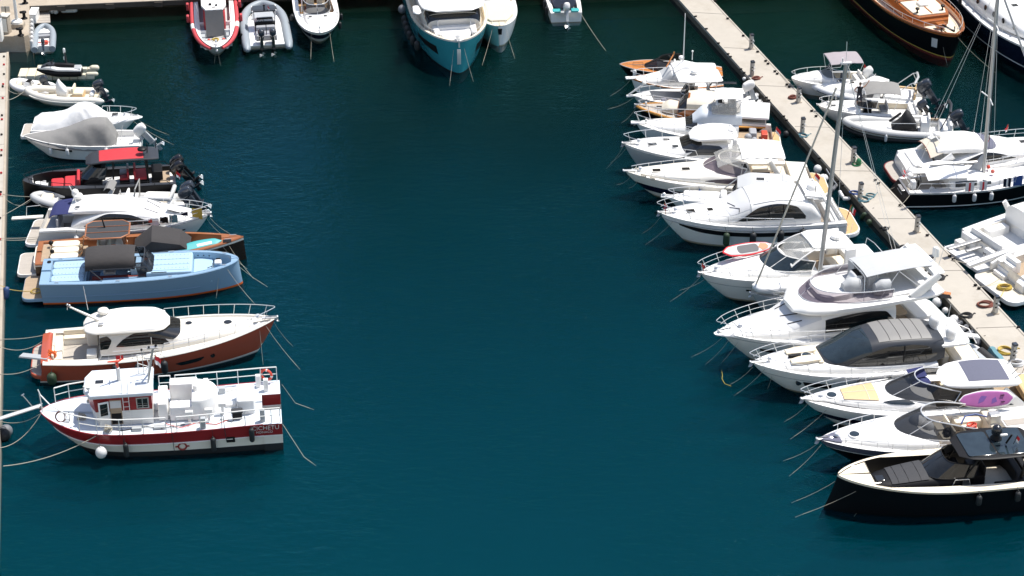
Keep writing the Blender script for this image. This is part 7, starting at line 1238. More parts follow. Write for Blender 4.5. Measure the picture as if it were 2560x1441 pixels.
    part('print',MB().prism([(1.0,-.2),(1.3,-.1),(1.5,.15),(1.2,.2),(1.05,0)],.08,.092,.002).prism([(1.7,-.25),(2.0,-.15),(1.95,.1),(1.75,0)],.08,.092,.002),'purple',o)
    bowlines(r,H,'bow of the cruiser with the pink board',[((L-.3,.1,1.4),(1966,1052)),((L-1.3,.6,1.4),(1985,1092))])
def navy_express():
    b,s=(2047,1100,1.55),(2640,1062,.9); r, L, X = start('motor_yacht', 'open white motor yacht with a navy hull, cream seats and a round bow hatch', 'motor yacht', b, s)
    H = Hull(r, L, 4.0, [(0,1.15),(.4,1.25),(.75,1.4),(1,1.6)], [(.26,'slate'),(.3,'gelcoat'),(1.3,'black_hull')], tm=.42, ks=.85, p=2.2, q=.82, rake=.1, flare=.42)
    H.deck([(0,.2,.0,1.4,.7),(7.6,.2,.0,1.4,.7),(7.61,.1,.02,0,FAR),(L-.05,.1,.02,0,FAR)],['gelcoat','gelcoat','gelcoat','gelcoat','teak']); cab=Cab([(7.0,1.55,1.15,.6,4),(8.2,1.5,1.2,.66,3.4),(10.0,1.15,1.3,.5,3),(12.0,.7,1.42,.3,2.6),(13.3,.3,1.5,.1,2.4),(13.7,.1,1.54,.02,2)],fit=(9,L-.8)); cab.shell('coachroof','gelcoat',r); part('bow_trim',MB().ring([(L-1.1,.5,1.58,.05,.08,2.4),(L-.3,.2,1.62,.05,.08,2.4),(L+.05,.04,1.62,.03,.05,2)],n=12),'slate',r)
    hatch(r,11.1,.1,cab.z(11.1,.1),.5,.5,True,'glass_blue','gelcoat'); seams(cab,r,(9.6,11.6),.1,.9,((9.3,11.8,.22),(9.3,11.8,.78))); screen(r,9.0,5.0,1.5,1.8,.7,1.5,.28,'smoke_glass','steel',2.4,.035,zb=1.55,hb=.4,mull=(-.35,.35)); console(r,7.0,7.7,.5,.7,1.05,'gelcoat'); part('console_cover',MB().ball((7.6,-.3,1.8),.45,sq=.8).ball((7.2,.2,1.75),.35),'white_canvas',r)
    for y in (-.75,.15): seat(r,5.9,6.6,y,y+.75,.7,.7,'a','gelcoat','cream_vinyl',.4)
    part('sofa',MB().box(3.6,5.3,-1.3,-.7,.7,1.2,.1).box(3.3,3.8,-1.3,1.2,.7,1.5,.12).box(4.2,5.2,.7,1.3,.7,1.4,.1),'cream_vinyl',r); part('bar',MB().box(4.4,5.2,-.3,.5,.7,1.35,.06),'cream_vinyl',r); part('seat_bag',MB().ball((6.2,.4,1.5),.22).ball((6.3,.65,1.45),.17),'black',r)
    M0=Matrix.Translation(r.location) @ Matrix.Rotation(r.rotation_euler.z,4,'Z'); tag(part('hose',MB().tube([(5.2,-.2,1.45),(4.9,-.5,1.7),(4.3,-.55,1.72),(3.8,-.3,1.66),(3.4,.1,1.6)],.045).xf(M0),'blue'),'blue hose looped over the cream seats of the navy hulled yacht','hose')
    mb=MB(); [mb.tube([(4.75+.26*cos(a+k),.1+.2*sin(a+k*2),1.4+.05*k) for a in [2*pi*q/12 for q in range(12)]],.035,closed=True,n=5) for k in range(4)]; tag(part('rope_coil',mb.xf(M0),'life_red'),'red rope coil on the cream seats of the navy hulled yacht','rope coil')
    part('steel_locker',MB().box(3.2,3.8,-.3,.2,1.4,2.0,.06),'alu',r); part('sunpad',MB().box(.3,3.0,-1.35,1.35,1.0,1.4,.12,cr=.3),'white_vinyl',r); part('pad_walk',MB().box(1.1,2.9,-.2,.35,1.39,1.42,.01),'teak_grey',r); platform(r,-1.1,.1,3.4,.5); H.rail(6.8,L-.9,.42,.12,7,False,0,False,0); bowgear(r,H)
    bowlines(r,H,'bow of the navy hulled open yacht',[((L,.05,1.4),(1966,1150)),((L-.1,.2,1.4),(1980,1185))])
def black_open():
    b,s=(2094,1187,1.95),(2700,1150,1.5); r, L, X = start('motorboat', 'black hulled open boat with a dark glass roof, nearest boat at the lower right', 'motorboat', b, s)
    H = Hull(r, L, 3.9, [(0,1.55),(.5,1.6),(1,1.98)], [(.06,'cream_vinyl'),(1.3,'black_hull')], tm=.48, ks=.92, p=2.5, q=.72, flare=.28, rake=-.045, rp=6)
    H.deck([(0,.16,.0,1.6,.8),(L-1.7,.15,.0,1.3,.85),(L-1.69,.15,.05,0,FAR),(L-.05,.15,.05,0,FAR)],['cream_vinyl','black','cream_vinyl','black','nonskid_cream'])
    lo=Cab([(6.7,1.15,.85,1.05,4),(8.0,1.1,.85,1.0,4),(9.8,.95,.85,.8,4),(10.9,.65,.9,.6,3.4),(11.3,.3,.95,.3,3)]); lo.shell('foredeck_lounge','black',r); part('sunpad',MB().grid([[lo.P(x,q,.04) for q in [.3+.04*k for k in range(11)]] for x in [8.2+.23*i for i in range(9)]]),'charcoal',r)
    part('pad_seams',MB().tube([lo.P(8.6,q,.05) for q in (.31,.4,.5,.6,.69)],.012).tube([lo.P(9.2,q,.05) for q in (.31,.4,.5,.6,.69)],.012).tube([lo.P(9.7,q,.05) for q in (.31,.4,.5,.6,.69)],.012),'black',r); hatch(r,10.5,.1,lo.z(10.5,.1)-.02,.42,.45,False,'glass','black')
    screen(r,8.3,6.0,1.1,1.8,.75,1.0,.2,'glass','black',3.2,.03,hb=.6); console(r,6.4,7.0,.8,.8,1.1,'black'); 
    o=part('hardtop',MB().ring([(2.6,.7,2.92,.03,.04,3),(3.0,1.25,2.95,.05,.05,3.4),(5.0,1.38,3.0,.055,.05,3.4),(6.2,1.2,2.98,.05,.05,3.0),(6.75,.75,2.92,.03,.04,2.5)],n=26),'black',r); part('roof_glass',MB().box(3.1,4.8,-1.12,1.12,3.035,3.065,.01,cr=.15).box(4.9,6.35,-1.02,1.02,3.035,3.06,.01,cr=.15),'glass_blue',o)
    part('hardtop_posts',MB().tube([(3.3,-1.1,3.0),(3.6,-1.0,.8)],.08).tube([(3.3,1.1,3.0),(3.6,1.0,.8)],.08).tube([(5.8,-1.1,3.0),(6.6,-1.05,1.6)],.05).tube([(5.8,1.1,3.0),(6.6,1.05,1.6)],.05),'black',o); dome(r,4.5,-.3,3.35,.27,'engine_black'); part('dome_mast',MB().lathe([(.3,0),(.14,.2),(.14,.3)],(4.5,-.3,3.1)).tube([(4.2,.3,3.15),(4.0,.4,3.7)],.05),'black',o); part('roof_light',MB().capsule((4.35,.25,3.62),.07,.4,(1,0,0)),'gelcoat',o); flag(r,3.9,.5,3.2,.5,-.15,('flag_red','flag_white'),.3,.3,'black')
    for y in (-.9,-.05): seat(r,5.2,5.8,y,y+.7,.8,.75,'a','black','engine_black' if False else 'black',.5)
    part('curved_bench',MB().prism([(3.4+.0,-1.3),(4.9,-1.3),(4.9,-1.1),(3.75,-1.1),(3.6,-.6),(3.6,.6),(3.75,1.1),(4.9,1.1),(4.9,1.3),(3.4,1.3),(3.2,.9),(3.2,-.9)],.8,1.5,.08),'black',r); part('table',MB().box(1.7,2.7,-.2,.6,1.5,1.56,.02).box(2.1,2.25,.1,.25,.8,1.5,.02),'teak_gold',r); part('table',MB().box(1.7,2.7,-1.15,-.35,1.5,1.56,.02).box(2.1,2.25,-.8,-.65,.8,1.5,.02),'teak_gold',r); part('seat',MB().box(2.75,3.1,-1.1,1.0,.8,1.45,.08).box(1.2,1.6,-1.1,1.0,.8,1.45,.08),'black',r); part('bow_step',MB().box(11.6,12.1,-.5,.5,.85,1.15,.03),'charcoal',r)
    part('hand_rail',MB().tube([(6.2,1.2,1.5),(6.3,1.25,1.85),(7.0,1.22,1.85),(7.1,1.2,1.5)],.025).tube([(10.9,.3,1.6),(11.2,.2,1.6)],.02),'steel',r); cleat(r,L-1.75,1.0,H.zs(L-1.75)+.02,.35); cleat(r,L-1.0,-.45,H.zs(L),.3)
    for px,l in ((2412,'dark fender on the black hull in the lower right, left of the last one'),(2508,'dark fender on the black hull nearest the right edge')): fender(r,H,X(px),1,'black',.15,.6,l,1.15)
    bowlines(r,H,'bow of the black hulled open boat',[((L-.25,.1,1.9),(1990,1253)),((L-1.5,.85,1.9),(2005,1287)),((L-1.7,.9,1.9),(2140,1285))])
for f in (board_cruiser, ketch, fly_yacht, dark_top, purple_board, navy_express, black_open): f()
# ================================================================ boats beyond the pontoon, on the right
def cuddy():
    b,s=(1978,196,1.15),(2165,197,.75); r, L, X = start('motorboat', 'white motorboat with a mauve grey bimini, farthest boat beyond the pontoon', 'motorboat', b, s)
    H = Hull(r, L, 2.5, [(0,.8),(.5,.95),(1,1.2)], [(1.3,'gelcoat')], p=2.2, q=.7, rake=.1, flare=.4)
    H.deck([(0,.12,.0,.9,.4),(2.6,.12,0,.95,.4),(2.61,.08,.02,0,FAR),(L-.05,.08,.02,0,FAR)],['gelcoat','gelcoat_warm','gelcoat','sand_vinyl','nonskid']); cab=Cab([(2.4,1.0,.9,.4,3),(3.4,.85,1.0,.4,2.8),(4.6,.45,1.08,.2,2.4),(5.3,.1,1.15,.04,2)]); cab.shell('coachroof','gelcoat',r)
    screen(r,3.3,1.6,.95,1.3,.55,.6,.1,'clear_glass','steel',2.5,.025); bimini(r,.6,2.9,1.0,2.45,'mauve_canvas',.1,.03,True,1.0,1.0,.06); seat(r,.3,.8,-.8,.8,.4,.45,'a','gelcoat','white_vinyl',.3); seat(r,1.8,2.3,.1,.7,.4,.6,'a','gelcoat','grey_vinyl',.4)
    outboard(r,-.15,.1,.85,1.0,'gelcoat',radians(38),'gelcoat_grey'); part('splash_rail',MB().tube([(.0,.8,.8),(-.3,.8,1.3),(-.5,.5,1.3),(-.2,.5,.8)],.025),'steel',r); H.rail(2.4,L,.4,.1,3,False,0,True,.1); flag(r,.1,-.6,.9,.7,-.1)
    line(W(r,(L,.1,1.0)),at(1950,183,.7),.1,.015,'rope','upper bow rope of the boat with the mauve bimini'); line(W(r,(L-.6,.5,1.0)),at(1970,213,.7),.1,.015,'rope','lower bow rope of the boat with the mauve bimini')
    # large white inflatable
    r, L, H = rib('long white inflatable with a small cabin and one big grey outboard beyond the pontoon', (2022,206,.95), (2305,248,.55), 2.7, .3, 'white_tube', 'gelcoat', 'nonskid', .4, 'engine_grey'); X=mkx((2022,0),(2305,0),L)
    cab=Cab([(L*.36,.8,.5,1.0,3),(L*.5,.85,.5,.95,3),(L*.65,.8,.55,.6,2.8),(L*.85,.5,.75,.3,2.4),(L*.93,.15,.9,.08,2)]); cab.shell('coachroof','gelcoat',r); hatch(r,L*.62,-.05,cab.z(L*.62,0),.3,.22,False,'glass'); part('helm_screen',MB().ring([(L*.3,.4,1.3,.4,.5,2.5),(L*.42,.6,1.4,.45,.5,2.4),(L*.52,.4,1.3,.15,.4,2.2)],n=16),'gelcoat',r)
    part('lounge',MB().box(.5,2.6,-.85,.85,.34,.85,.1,cr=.2),'white_vinyl',r); part('lounge_trim',MB().box(.4,2.4,-.95,-.8,.8,.95,.03).box(.4,.55,-.9,.9,.8,1.25,.05),'tan_vinyl',r); outboard(r,-.15,.2,1.0,1.35,'engine_grey',radians(35),'engine_grey'); bowr=MB().box(L-.4,L+.25,-.16,.16,.95,1.05,.05); part('bow_step',bowr,'gelcoat',r)
    part('folded_bimini',MB().tube([(1.9,-.9,1.0),(.8,-.9,2.0),(.5,-.8,2.1)],.03).tube([(1.9,.9,1.0),(.8,.9,2.0),(.5,.8,2.1)],.03).tube([(.8,-.9,2.0),(.3,-.9,1.0)],.025).tube([(.8,.9,2.0),(.3,.9,1.0)],.025).tube([(.55,-.95,2.05),(.4,0,2.15),(.55,.95,2.05)],.09,n=8),'steel',r); part('windlass',MB().box(L-1.0,L-.7,-.15,.15,.95,1.15,.04),'alu',r)
    # small boat with a person on its bow
    b,s=(2045,263,1.05),(2302,277,.65); r, L, X = start('motorboat', 'small white motorboat with a grey bimini and a person standing on its bow', 'motorboat', b, s)
    H = Hull(r, L, 2.4, [(0,.7),(.5,.85),(1,1.08)], [(1.3,'gelcoat')], p=2.3, q=.65, rake=.09, flare=.4); H.deck([(0,.12,.0,.85,.35),(4.2,.12,0,.9,.4),(4.21,.08,.02,0,FAR),(L-.05,.08,.02,0,FAR)],['gelcoat','gelcoat_warm','gelcoat','sand_vinyl','nonskid'])
    cab=Cab([(4.2,.85,.85,.25,3),(5.2,.8,.9,.22,2.8),(6.2,.45,.98,.1,2.4),(6.8,.1,1.05,.02,2)]); cab.shell('coachroof','gelcoat',r); hatch(r,6.0,.2,cab.z(6.0,.2),.35,.25,False,'glass_grey'); bimini(r,1.6,4.0,1.0,2.35,'grey_canvas',.14,.01,True,.9,1.0,.14); screen(r,4.5,3.2,.85,1.2,.5,.5,.1,'smoke_glass','steel',2.5,.025); console(r,3.4,3.9,.4,.4,.9,'black'); seat(r,2.3,2.8,-.5,.5,.4,.5,'a','gelcoat','grey_vinyl',.35); seat(r,.3,.8,-.8,.8,.4,.4,'a','gelcoat','white_vinyl',.25)
    outboard(r,-.05,.15,.75,.95,'engine_grey',radians(32),'engine_black'); platform(r,-.5,.1,2.0,.4,'gelcoat',None,.12,.2); H.rail(5.4,L-.1,.45,.08,3,False,0,True,.05); fender(r,H,X(2131),1,'black',.13,.3,'round black fender under the standing person',.6,ball=True); fender(r,H,X(2176),1,'black',.13,.3,'round black fender right of the one under the standing person',.55,ball=True); bowgear(r,H,anchor=False,s=.7)
    return at(2146,266,1.12)
PPOS = cuddy()
def person(p):
    # seen from behind: left hand on the hip, right arm raised
    J=dict(pel=(0,0,.93),wai=(0,.02,1.08),che=(0,.01,1.3),nek=(0,0,1.47),hd=(0,.0,1.53),hipL=(-.1,0,.9),kneL=(-.12,.02,.5),ankL=(-.15,-.02,.09),toeL=(-.17,.14,.04),hipR=(.1,0,.9),kneR=(.14,.02,.5),ankR=(.2,-.02,.09),toeR=(.22,.14,.04),
      shL=(-.19,0,1.41),elL=(-.36,-.06,1.18),wrL=(-.2,.06,1.0),shR=(.19,0,1.41),elR=(.36,.06,1.52),wrR=(.5,.14,1.74))
    R=dict(pel=.135,wai=.12,che=.145,nek=.055,hd=.055,hipL=.095,kneL=.06,ankL=.04,toeL=.032,hipR=.095,kneR=.06,ankR=.04,toeR=.032,shL=.062,elL=.042,wrL=.028,shR=.062,elR=.042,wrR=.028)
    E=[('pel','wai'),('wai','che'),('che','nek'),('nek','hd'),('pel','hipL'),('hipL','kneL'),('kneL','ankL'),('ankL','toeL'),('pel','hipR'),('hipR','kneR'),('kneR','ankR'),('ankR','toeR'),('che','shL'),('shL','elL'),('elL','wrL'),('che','shR'),('shR','elR'),('elR','wrR')]
    def hand(w, d, up, s, tag_):
        d=V(d).normalized(); sd=d.cross(V(up)).normalized(); w=V(w); n0='p'+tag_; J[n0]=tuple(w+d*.08); R[n0]=.03; E.append(('wr'+tag_,n0))
        for k,(o,l) in enumerate(((-.03,.07),(-.01,.085),(.01,.08),(.03,.062))):
            a='f%d%s'%(k,tag_); b=a+'b'; J[a]=tuple(w+d*.1+sd*o); J[b]=tuple(w+d*(.1+l)+sd*o*1.35+V(up)*.015); R[a]=.011; R[b]=.008; E.append((n0,a)); E.append((a,b))
        a='t'+tag_; J[a]=tuple(w+d*.05+sd*(.05*s)); J[a+'b']=tuple(w+d*.085+sd*(.085*s)); R[a]=.012; R[a+'b']=.009; E.append((n0,a)); E.append((a,a+'b'))
    hand(J['wrL'],(.5,.6,-.3),(0,1,.6),1,'L'); hand(J['wrR'],(.4,.25,.9),(0,1,-.2),-1,'R')
    ks=list(J); me=bpy.data.meshes.new('person'); me.from_pydata([J[k] for k in ks],[(ks.index(a),ks.index(b)) for a,b in E],[])
    o=bpy.data.objects.new('person',me); SC.collection.objects.link(o); sk=o.modifiers.new('skin','SKIN'); ss=o.modifiers.new('sub','SUBSURF'); ss.levels=ss.render_levels=1
    for i,k in enumerate(ks): me.skin_vertices[0].data[i].radius=(R[k]*(1.25 if k in ('che','pel','wai') else 1),R[k]*(.85 if k in ('che',) else 1)); me.skin_vertices[0].data[i].use_root=(k=='pel')
    dg=bpy.context.evaluated_depsgraph_get(); dg.update(); m2=bpy.data.meshes.new_from_object(o.evaluated_get(dg)); bpy.data.objects.remove(o)
    body=MB(); 
    m2.materials.clear()
    for n in ('skin','shirt','shorts'): m2.materials.append(MATS[n])
    for f in m2.polygons:
        c=f.center; f.use_smooth=True
        f.material_index = 1 if (1.0 < c.z < 1.47 and abs(c.x) < .21) else (2 if (.42 < c.z <= 1.0 and abs(c.x) < .2+(.0 if c.z > .9 else .06) and not (c.x < -.16 and c.z > .93)) else 0)
    o=link(bpy.data.objects.new('person',m2)); tag(o,'person in a black sleeveless top and dark shorts seen from behind, one arm raised','person')
    hd=MB().lathe([(.03,-.12),(.055,-.105),(.07,-.07),(.078,-.02),(.08,.03),(.075,.07),(.055,.105),(.02,.12)],(0,.02,1.64),n=16); hd.ball((0,.1,1.62),.016).ball((-.08,.02,1.63),.018).ball((.08,.02,1.63),.018); part('head',hd,'skin',o)
    part('hair',MB().lathe([(.07,-.03),(.086,.02),(.084,.07),(.063,.112),(.02,.13)],(0,.008,1.642),n=16),'hair',o); part('face',MB().ball((-.03,.093,1.645),.008).ball((.03,.093,1.645),.008).box(-.025,.025,.085,.094,1.585,1.592,.002),'hair',o)
    o.location=p; o.rotation_euler=(0,0,radians(-10)); return o
person(PPOS)
def black_rib():
    b,s=(2104,298,.95),(2385,322,.6); r, L, H = rib('inflatable boat with a dark tube and a black console cover beside the pontoon', b, s, 2.6, .29, 'pale_tube', 'gelcoat', 'nonskid', .4, 'rubber'); X=mkx(b,s,L)
    part('hull_side',MB().tube([V((x,(H.b(min(x,H.L*.999))+.02),.12+.3*max(0,(x/L-.5)/.5)**2)) for x in [L*.97*k/14 for k in range(15)]],.16,n=8),'rubber',r); part('foredeck',MB().prism([(L*.55,-.8),(L*.78,-.6),(L*.92,-.2),(L*.92,.2),(L*.78,.6),(L*.55,.8)],.4,.62,.06),'gelcoat',r)
    part('console_cover',MB().ring([(L*.32,.45,.45,.1,.1,3),(L*.36,.5,.7,.5,.4,2.6),(L*.43,.5,.95,.85,.6,2.2),(L*.48,.5,.75,.45,.4,2.4),(L*.56,.45,.5,.1,.1,2.6)],n=16),'black_cover',r,60); part('roll',MB().capsule((L*.53,.2,1.35),.09,1.0,(1,.2,-.8)),'black_cover',r); seat(r,L*.22,L*.3,-.5,.5,.34,.85,'a','gelcoat','white_vinyl',.3); part('stern_bench',MB().box(.3,1.0,-.9,.9,.34,.9,.1).box(.2,.4,-.9,.9,.8,1.25,.08),'white_vinyl',r); part('bench_trim',MB().box(.9,2.2,-1.0,-.85,.75,.85,.03),'teak',r); outboard(r,-.1,-.1,.95,1.2,'engine_grey',radians(28),'engine_grey')
    part('ski_arch',MB().tube([(1.0,-.8,.8),(.5,-.75,2.2),(.4,-.6,2.35)],.04).tube([(1.25,-.8,.8),(.75,-.75,2.1)],.03).tube([(1.0,.8,.8),(.5,.75,2.0),(.4,.6,2.15)],.04).tube([(.45,-.75,2.3),(.35,0,2.35),(.45,.75,2.1)],.1,n=8),'graphite',r); part('grab_rail',MB().tube([(L*.34,.85,.9),(L*.35,.85,1.25),(L*.58,.8,1.15),(L*.6,.78,.8)],.02),'steel',r); fender(r,H,X(2213),1,'white',.09,.5,'small pale fender on the dark tubed inflatable',.35,off=.3); part('bow_roller',MB().capsule((L+.1,0,.98),.12,.3,(0,1,0)),'gelcoat',r)
def sport_right():
    b,s=(2690,352,1.9),(2262,412,1.0); r, L, X = start('motor_yacht', 'white sport cruiser with a life ring on its rail, rounded stern facing the pontoon', 'motor yacht', b, s)
    H = Hull(r, L, 3.9, [(0,1.2),(.4,1.35),(1,1.9)], [(.3,'gelcoat'),(.33,'gelcoat_grey'),(.9,'gelcoat'),(1.0,'antifoul'),(1.3,'antifoul')], tm=.42, ks=.86, p=2.3, q=.8, rake=.1, flare=.45, tr=-.3)
    H.deck([(0,.25,.0,.5,1.0),(.5,.25,.0,1.4,.8),(2.6,.25,.0,1.45,.8),(2.61,.08,.03,0,FAR),(L-.05,.08,.03,0,FAR)],['gelcoat','gelcoat','nonskid','gelcoat_warm','teak']); platform(r,-1.1,.2,3.3,.5,'antifoul','teak_grey',.2,.9)
    part('transom_fairing',MB().ring([(-.25,1.2,.85,.4,.4,4),(.1,1.55,.9,.45,.5,4),(1.2,1.5,1.0,.4,.5,4)],n=20),'gelcoat',r); part('aft_sunpad',MB().box(.2,1.7,-1.25,1.2,1.3,1.48,.1,cr=.4),'white_vinyl',r)
    cab=Cab([(2.6,1.5,1.25,.5,4),(3.6,1.55,1.3,.8,4),(5.0,1.5,1.35,1.0,3.8),(6.4,1.35,1.45,.75,3.4),(7.6,1.1,1.55,.42,3),(9.4,.7,1.7,.25,2.6),(11,.15,1.85,.05,2)]); cab.shell('deckhouse','gelcoat',r); cab.patch('side_window','glass',r,[(3.0,.25,.3),(3.8,.22,.68),(4.8,.22,.8),(5.8,.22,.68),(6.9,.22,.26)],zf=True)
    ro=Cab([(1.7,1.1,2.25,.14,4),(2.3,1.3,2.25,.4,4),(4.0,1.3,2.2,.5,3.6),(5.2,1.15,2.05,.4,3.2),(6.2,1.0,1.85,.3,3),(7.2,.8,1.7,.1,3)]); ro.shell('hardtop','gelcoat',r); ro.band('windscreen','slate',r,lambda q:(4.9,6.9-.4*(abs(q-.5)*2)**2),.12,.88); part('awning',sheet([[(1.2+.9*i/5,1.25*(1-2*j/10),2.05+.35*(i/5)-.1*abs(1-2*j/10)**3+.18*sin(pi*j/10)) for j in range(11)] for i in range(6)],.03),'beige_canvas',r); part('awning_edge',MB().tube([(1.2,1.25*(1-2*j/10),2.08-.1*abs(1-2*j/10)**3+.18*sin(pi*j/10)) for j in range(11)],.03),'brown_hose',r)
    for sd in (1,-1): part('hardtop_strut',MB().ring([(0,.1,0,.2,.2,3),(1.6,.1,0,.25,.25,3)],n=10).xf(Matrix.Translation((1.3,sd*1.45,1.25)) @ Matrix.Rotation(radians(-35),4,'Y')),'gelcoat',r)
    part('cockpit_table',MB().box(1.9,2.6,-.5,.5,1.3,1.38,.03,cr=.15).box(2.1,2.3,-.1,.1,.8,1.31,.02),'gelcoat',r); part('cockpit_sofa',MB().box(1.7,2.6,.7,1.4,.8,1.3,.1),'sand_vinyl',r); radar(r,2.1,.3,2.75,.28); part('roof_rail',MB().tube([(2.3,-.9,2.7),(1.9,-.9,2.85),(1.9,.9,2.85),(2.3,.9,2.7)],.03).tube([(2.6,0,2.75),(3.2,.2,2.85)],.02),'gelcoat',r)
    hatch(r,7.9,.2,cab.z(7.9,.2),.5,.4,False,'glass_grey'); hatch(r,9.2,-.1,cab.z(9.2,.1),.45,.35,False,'glass_grey'); H.rail(4.2,L-.2,.65,.1,7,True,0,True,.3,h0=.5); flag(r,L*.62,1.0,2.4,.5,0,('flag_red','flag_white'),.35,.3)
    fender(r,H,-.0,-1,'white',.3,0,'large white ball fender at the stern of the white sport cruiser right of the pontoon',.45,ball=True,off=.15)
    o=part('life_ring',MB().tube([(.27*cos(a),0,.27*sin(a)) for a in [2*pi*k/18 for k in range(18)]],.07,closed=True),'orange'); p=W(r,(X(2553),-H.b(X(2553))+.02,2.0)); o.location=p; o.rotation_euler=(radians(-20),0,r.rotation_euler.z); tag(o,'orange life ring on the near rail of the white sport cruiser at the right edge','life ring'); part('band',MB().tube([(.27*cos(a),0,.27*sin(a)) for a in (.6,.9)],.076).tube([(.27*cos(a),0,.27*sin(a)) for a in (2.2,2.5)],.076).tube([(.27*cos(a),0,.27*sin(a)) for a in (3.8,4.1)],.076),'gelcoat',o)
def sloop():
    b,s=(2665,418,1.5),(2262,463,1.05); r, L, X = start('sailing_yacht', 'black hulled sailing yacht with towels on its lifeline and a white cockpit awning', 'sailing yacht', b, s)
    H = Hull(r, L, 3.3, [(0,1.05),(.4,1.1),(1,1.5)], [(.1,'steel'),(.86,'black_hull'),(.93,'gelcoat'),(1.3,'black_hull')], tm=.45, ks=.68, p=2.1, q=.85, rake=.08, flare=.35, tr=-.75)
    H.deck([(0,.1,.0,.8,.5),(2.6,.1,.0,.9,.5),(2.61,.06,.03,0,FAR),(L-.05,.06,.03,0,FAR)],['gelcoat','gelcoat','nonskid','cockpit_grey','teak_grey']); cab=Cab([(2.6,1.15,1.0,.75,4),(4.4,1.15,1.05,.75,3.6),(5.4,1.0,1.1,.4,3.2),(7.4,.65,1.2,.3,2.8),(8.6,.2,1.3,.08,2)]); cab.shell('coachroof','gelcoat',r); cab.patch('side_window','glass_grey',r,[(2.9,.3,.75),(3.7,.3,.75),(4.3,.3,.7)],zf=True); cab.patch('side_window','glass_grey',r,[(4.7,.3,.75),(5.3,.3,.65)],zf=True)
    mb=MB(); [mb.box(-.32+.0,-.05,-.45,.45,z,z+.06,.02) for z in (.35,.6,.85)]; part('transom_steps',mb,'alu',r); part('stern_pulpit',MB().tube([(.2,1.0,1.1),(.1,1.0,1.75),(-.05,.3,1.8),(-.05,-.3,1.8),(.1,-1.0,1.75),(.2,-1.0,1.1)],.025).tube([(.1,1.0,1.4),(.1,-1.0,1.4)],.02),'steel',r); part('steering_wheel',MB().tube([(.9,.4*cos(a),1.3+.4*sin(a)) for a in [2*pi*k/16 for k in range(16)]],.025,closed=True).tube([(.9,0,.5),(.9,0,1.3)],.06),'black',r)
    part('awning',sheet([[(1.1+2.7*i/8,(1.1+.15*sin(pi*i/8))*(1-2*j/10),2.3-.35*abs(1-2*j/10)-.15*abs(i/4-1)) for j in range(11)] for i in range(9)],.025),'white_canvas',r); part('spray_hood',MB().ring([(2.5,1.0,1.6,.45,.4,2.6),(3.0,1.05,1.6,.5,.4,2.5),(3.6,.95,1.6,.25,.3,2.4)],n=16),'white_canvas',r); part('cockpit_gear',MB().ball((.5,.6,1.35),.22).ball((1.6,-.6,.9),.2).box(.2,.5,-.7,-.3,1.1,1.6,.06),'white_canvas',r); part('horseshoe',MB().tube([(.15,.75+.18*cos(a),1.45+.2*sin(a)) for a in [.5+.5*k for k in range(11)]],.05),'flag_red',r)
    # guard rails and rig
    H.rail(.6,L-.2,.62,.08,9,True,0,True,.1,name='life_line',r=.02); mx=X(2457); base=V((mx,0,1.3)); wb=W(r,base)
    def err(h): p=at(2497,-40,h); return abs((p-V((wb.x,wb.y,h))).y)
    hs=min((err(8+.1*k),8+.1*k) for k in range(120))[1]; tp=at(2497,-40,hs); Mi=(Matrix.Translation(r.location) @ Matrix.Rotation(r.rotation_euler.z,4,'Z')).inverted(); tl=Mi @ tp
    o=part('mast',MB().tube([base,base.lerp(tl,.5),tl],[.125,.12,.11],n=10),'alu',r)
    for k in (.42,.8): part('spreader',MB().tube([base.lerp(tl,k)+V((-.15,1.0,-.05)),base.lerp(tl,k),base.lerp(tl,k)+V((-.15,-1.0,-.05))],.04,n=6),'white_metal',o)
    part('forestay',MB().tube([(L-.1,0,1.6),V((L-.1,0,1.6)).lerp(tl,.95)],.07,n=7),'light_canvas',o)
    for x,y in ((mx-.5,1.5),(mx-.5,-1.5),(mx+.1,1.5),(mx+.1,-1.5),(.1,.5),(.1,-.5)): part('stay',MB().tube([(x,y,1.15),tl],.011,n=4),'steel',o)
    part('boom',MB().tube([base+V((0,0,1.0)),base+V((-3.6,0,1.05))],.09,n=8),'alu',r); part('furled_sail',MB().ring([(0,.05,0,.1,.1,2.4),(.6,.12,.25,.5,.2,2.3),(1.1,.1,.7,.7,.4,2.2),(1.3,.05,1.2,.3,.3,2)],n=10).xf(Matrix.Translation(base+V((-1.35,0,.1)))),'light_canvas',r); part('halyards',MB().tube([base+V((.25,0,.2)),tl+V((.1,0,-.5))],.015,n=4),'dark_rope',o); flag(r,mx+.2,.3,3.6,.4,0,('flag_white','flag_red'),.3,.3); part('dorade',MB().ball((mx+.4,.3,1.75),.13).ball((mx+.45,-.35,1.75),.13),'life_red',r); part('deck_box',MB().box(mx-1.2,mx-.6,-.3,.3,1.55,1.85,.06),'gelcoat',r)
    for px,w,m,h,l in ((2402,.55,'white_canvas',.62,'pale towel with a red stripe, leftmost on the sailing yacht rail'),(2435,.5,'white_canvas',.6,'second pale towel with a red stripe on the sailing yacht rail'),(2495,.5,'navy',.6,'navy striped towel between the pale and the blue towel on the sailing yacht'),(2523,.6,'blue',.68,'bright blue towel, rightmost on the sailing yacht rail')):
        x=X(px); y=-(H.b(x)-.06); zt=H.zs(x)+.64; M0=Matrix.Translation(r.location) @ Matrix.Rotation(r.rotation_euler.z,4,'Z')
        o=part('towel',sheet([[(x+w*(i/6-.5),y-.03*s,zt-h*abs(s)+.02*sin(i*2)) for s in (1,.5,0,-.3)] for i in range(7)],.012).xf(M0),m); tag(o,l,'towel','towels on the sailing yacht rail')
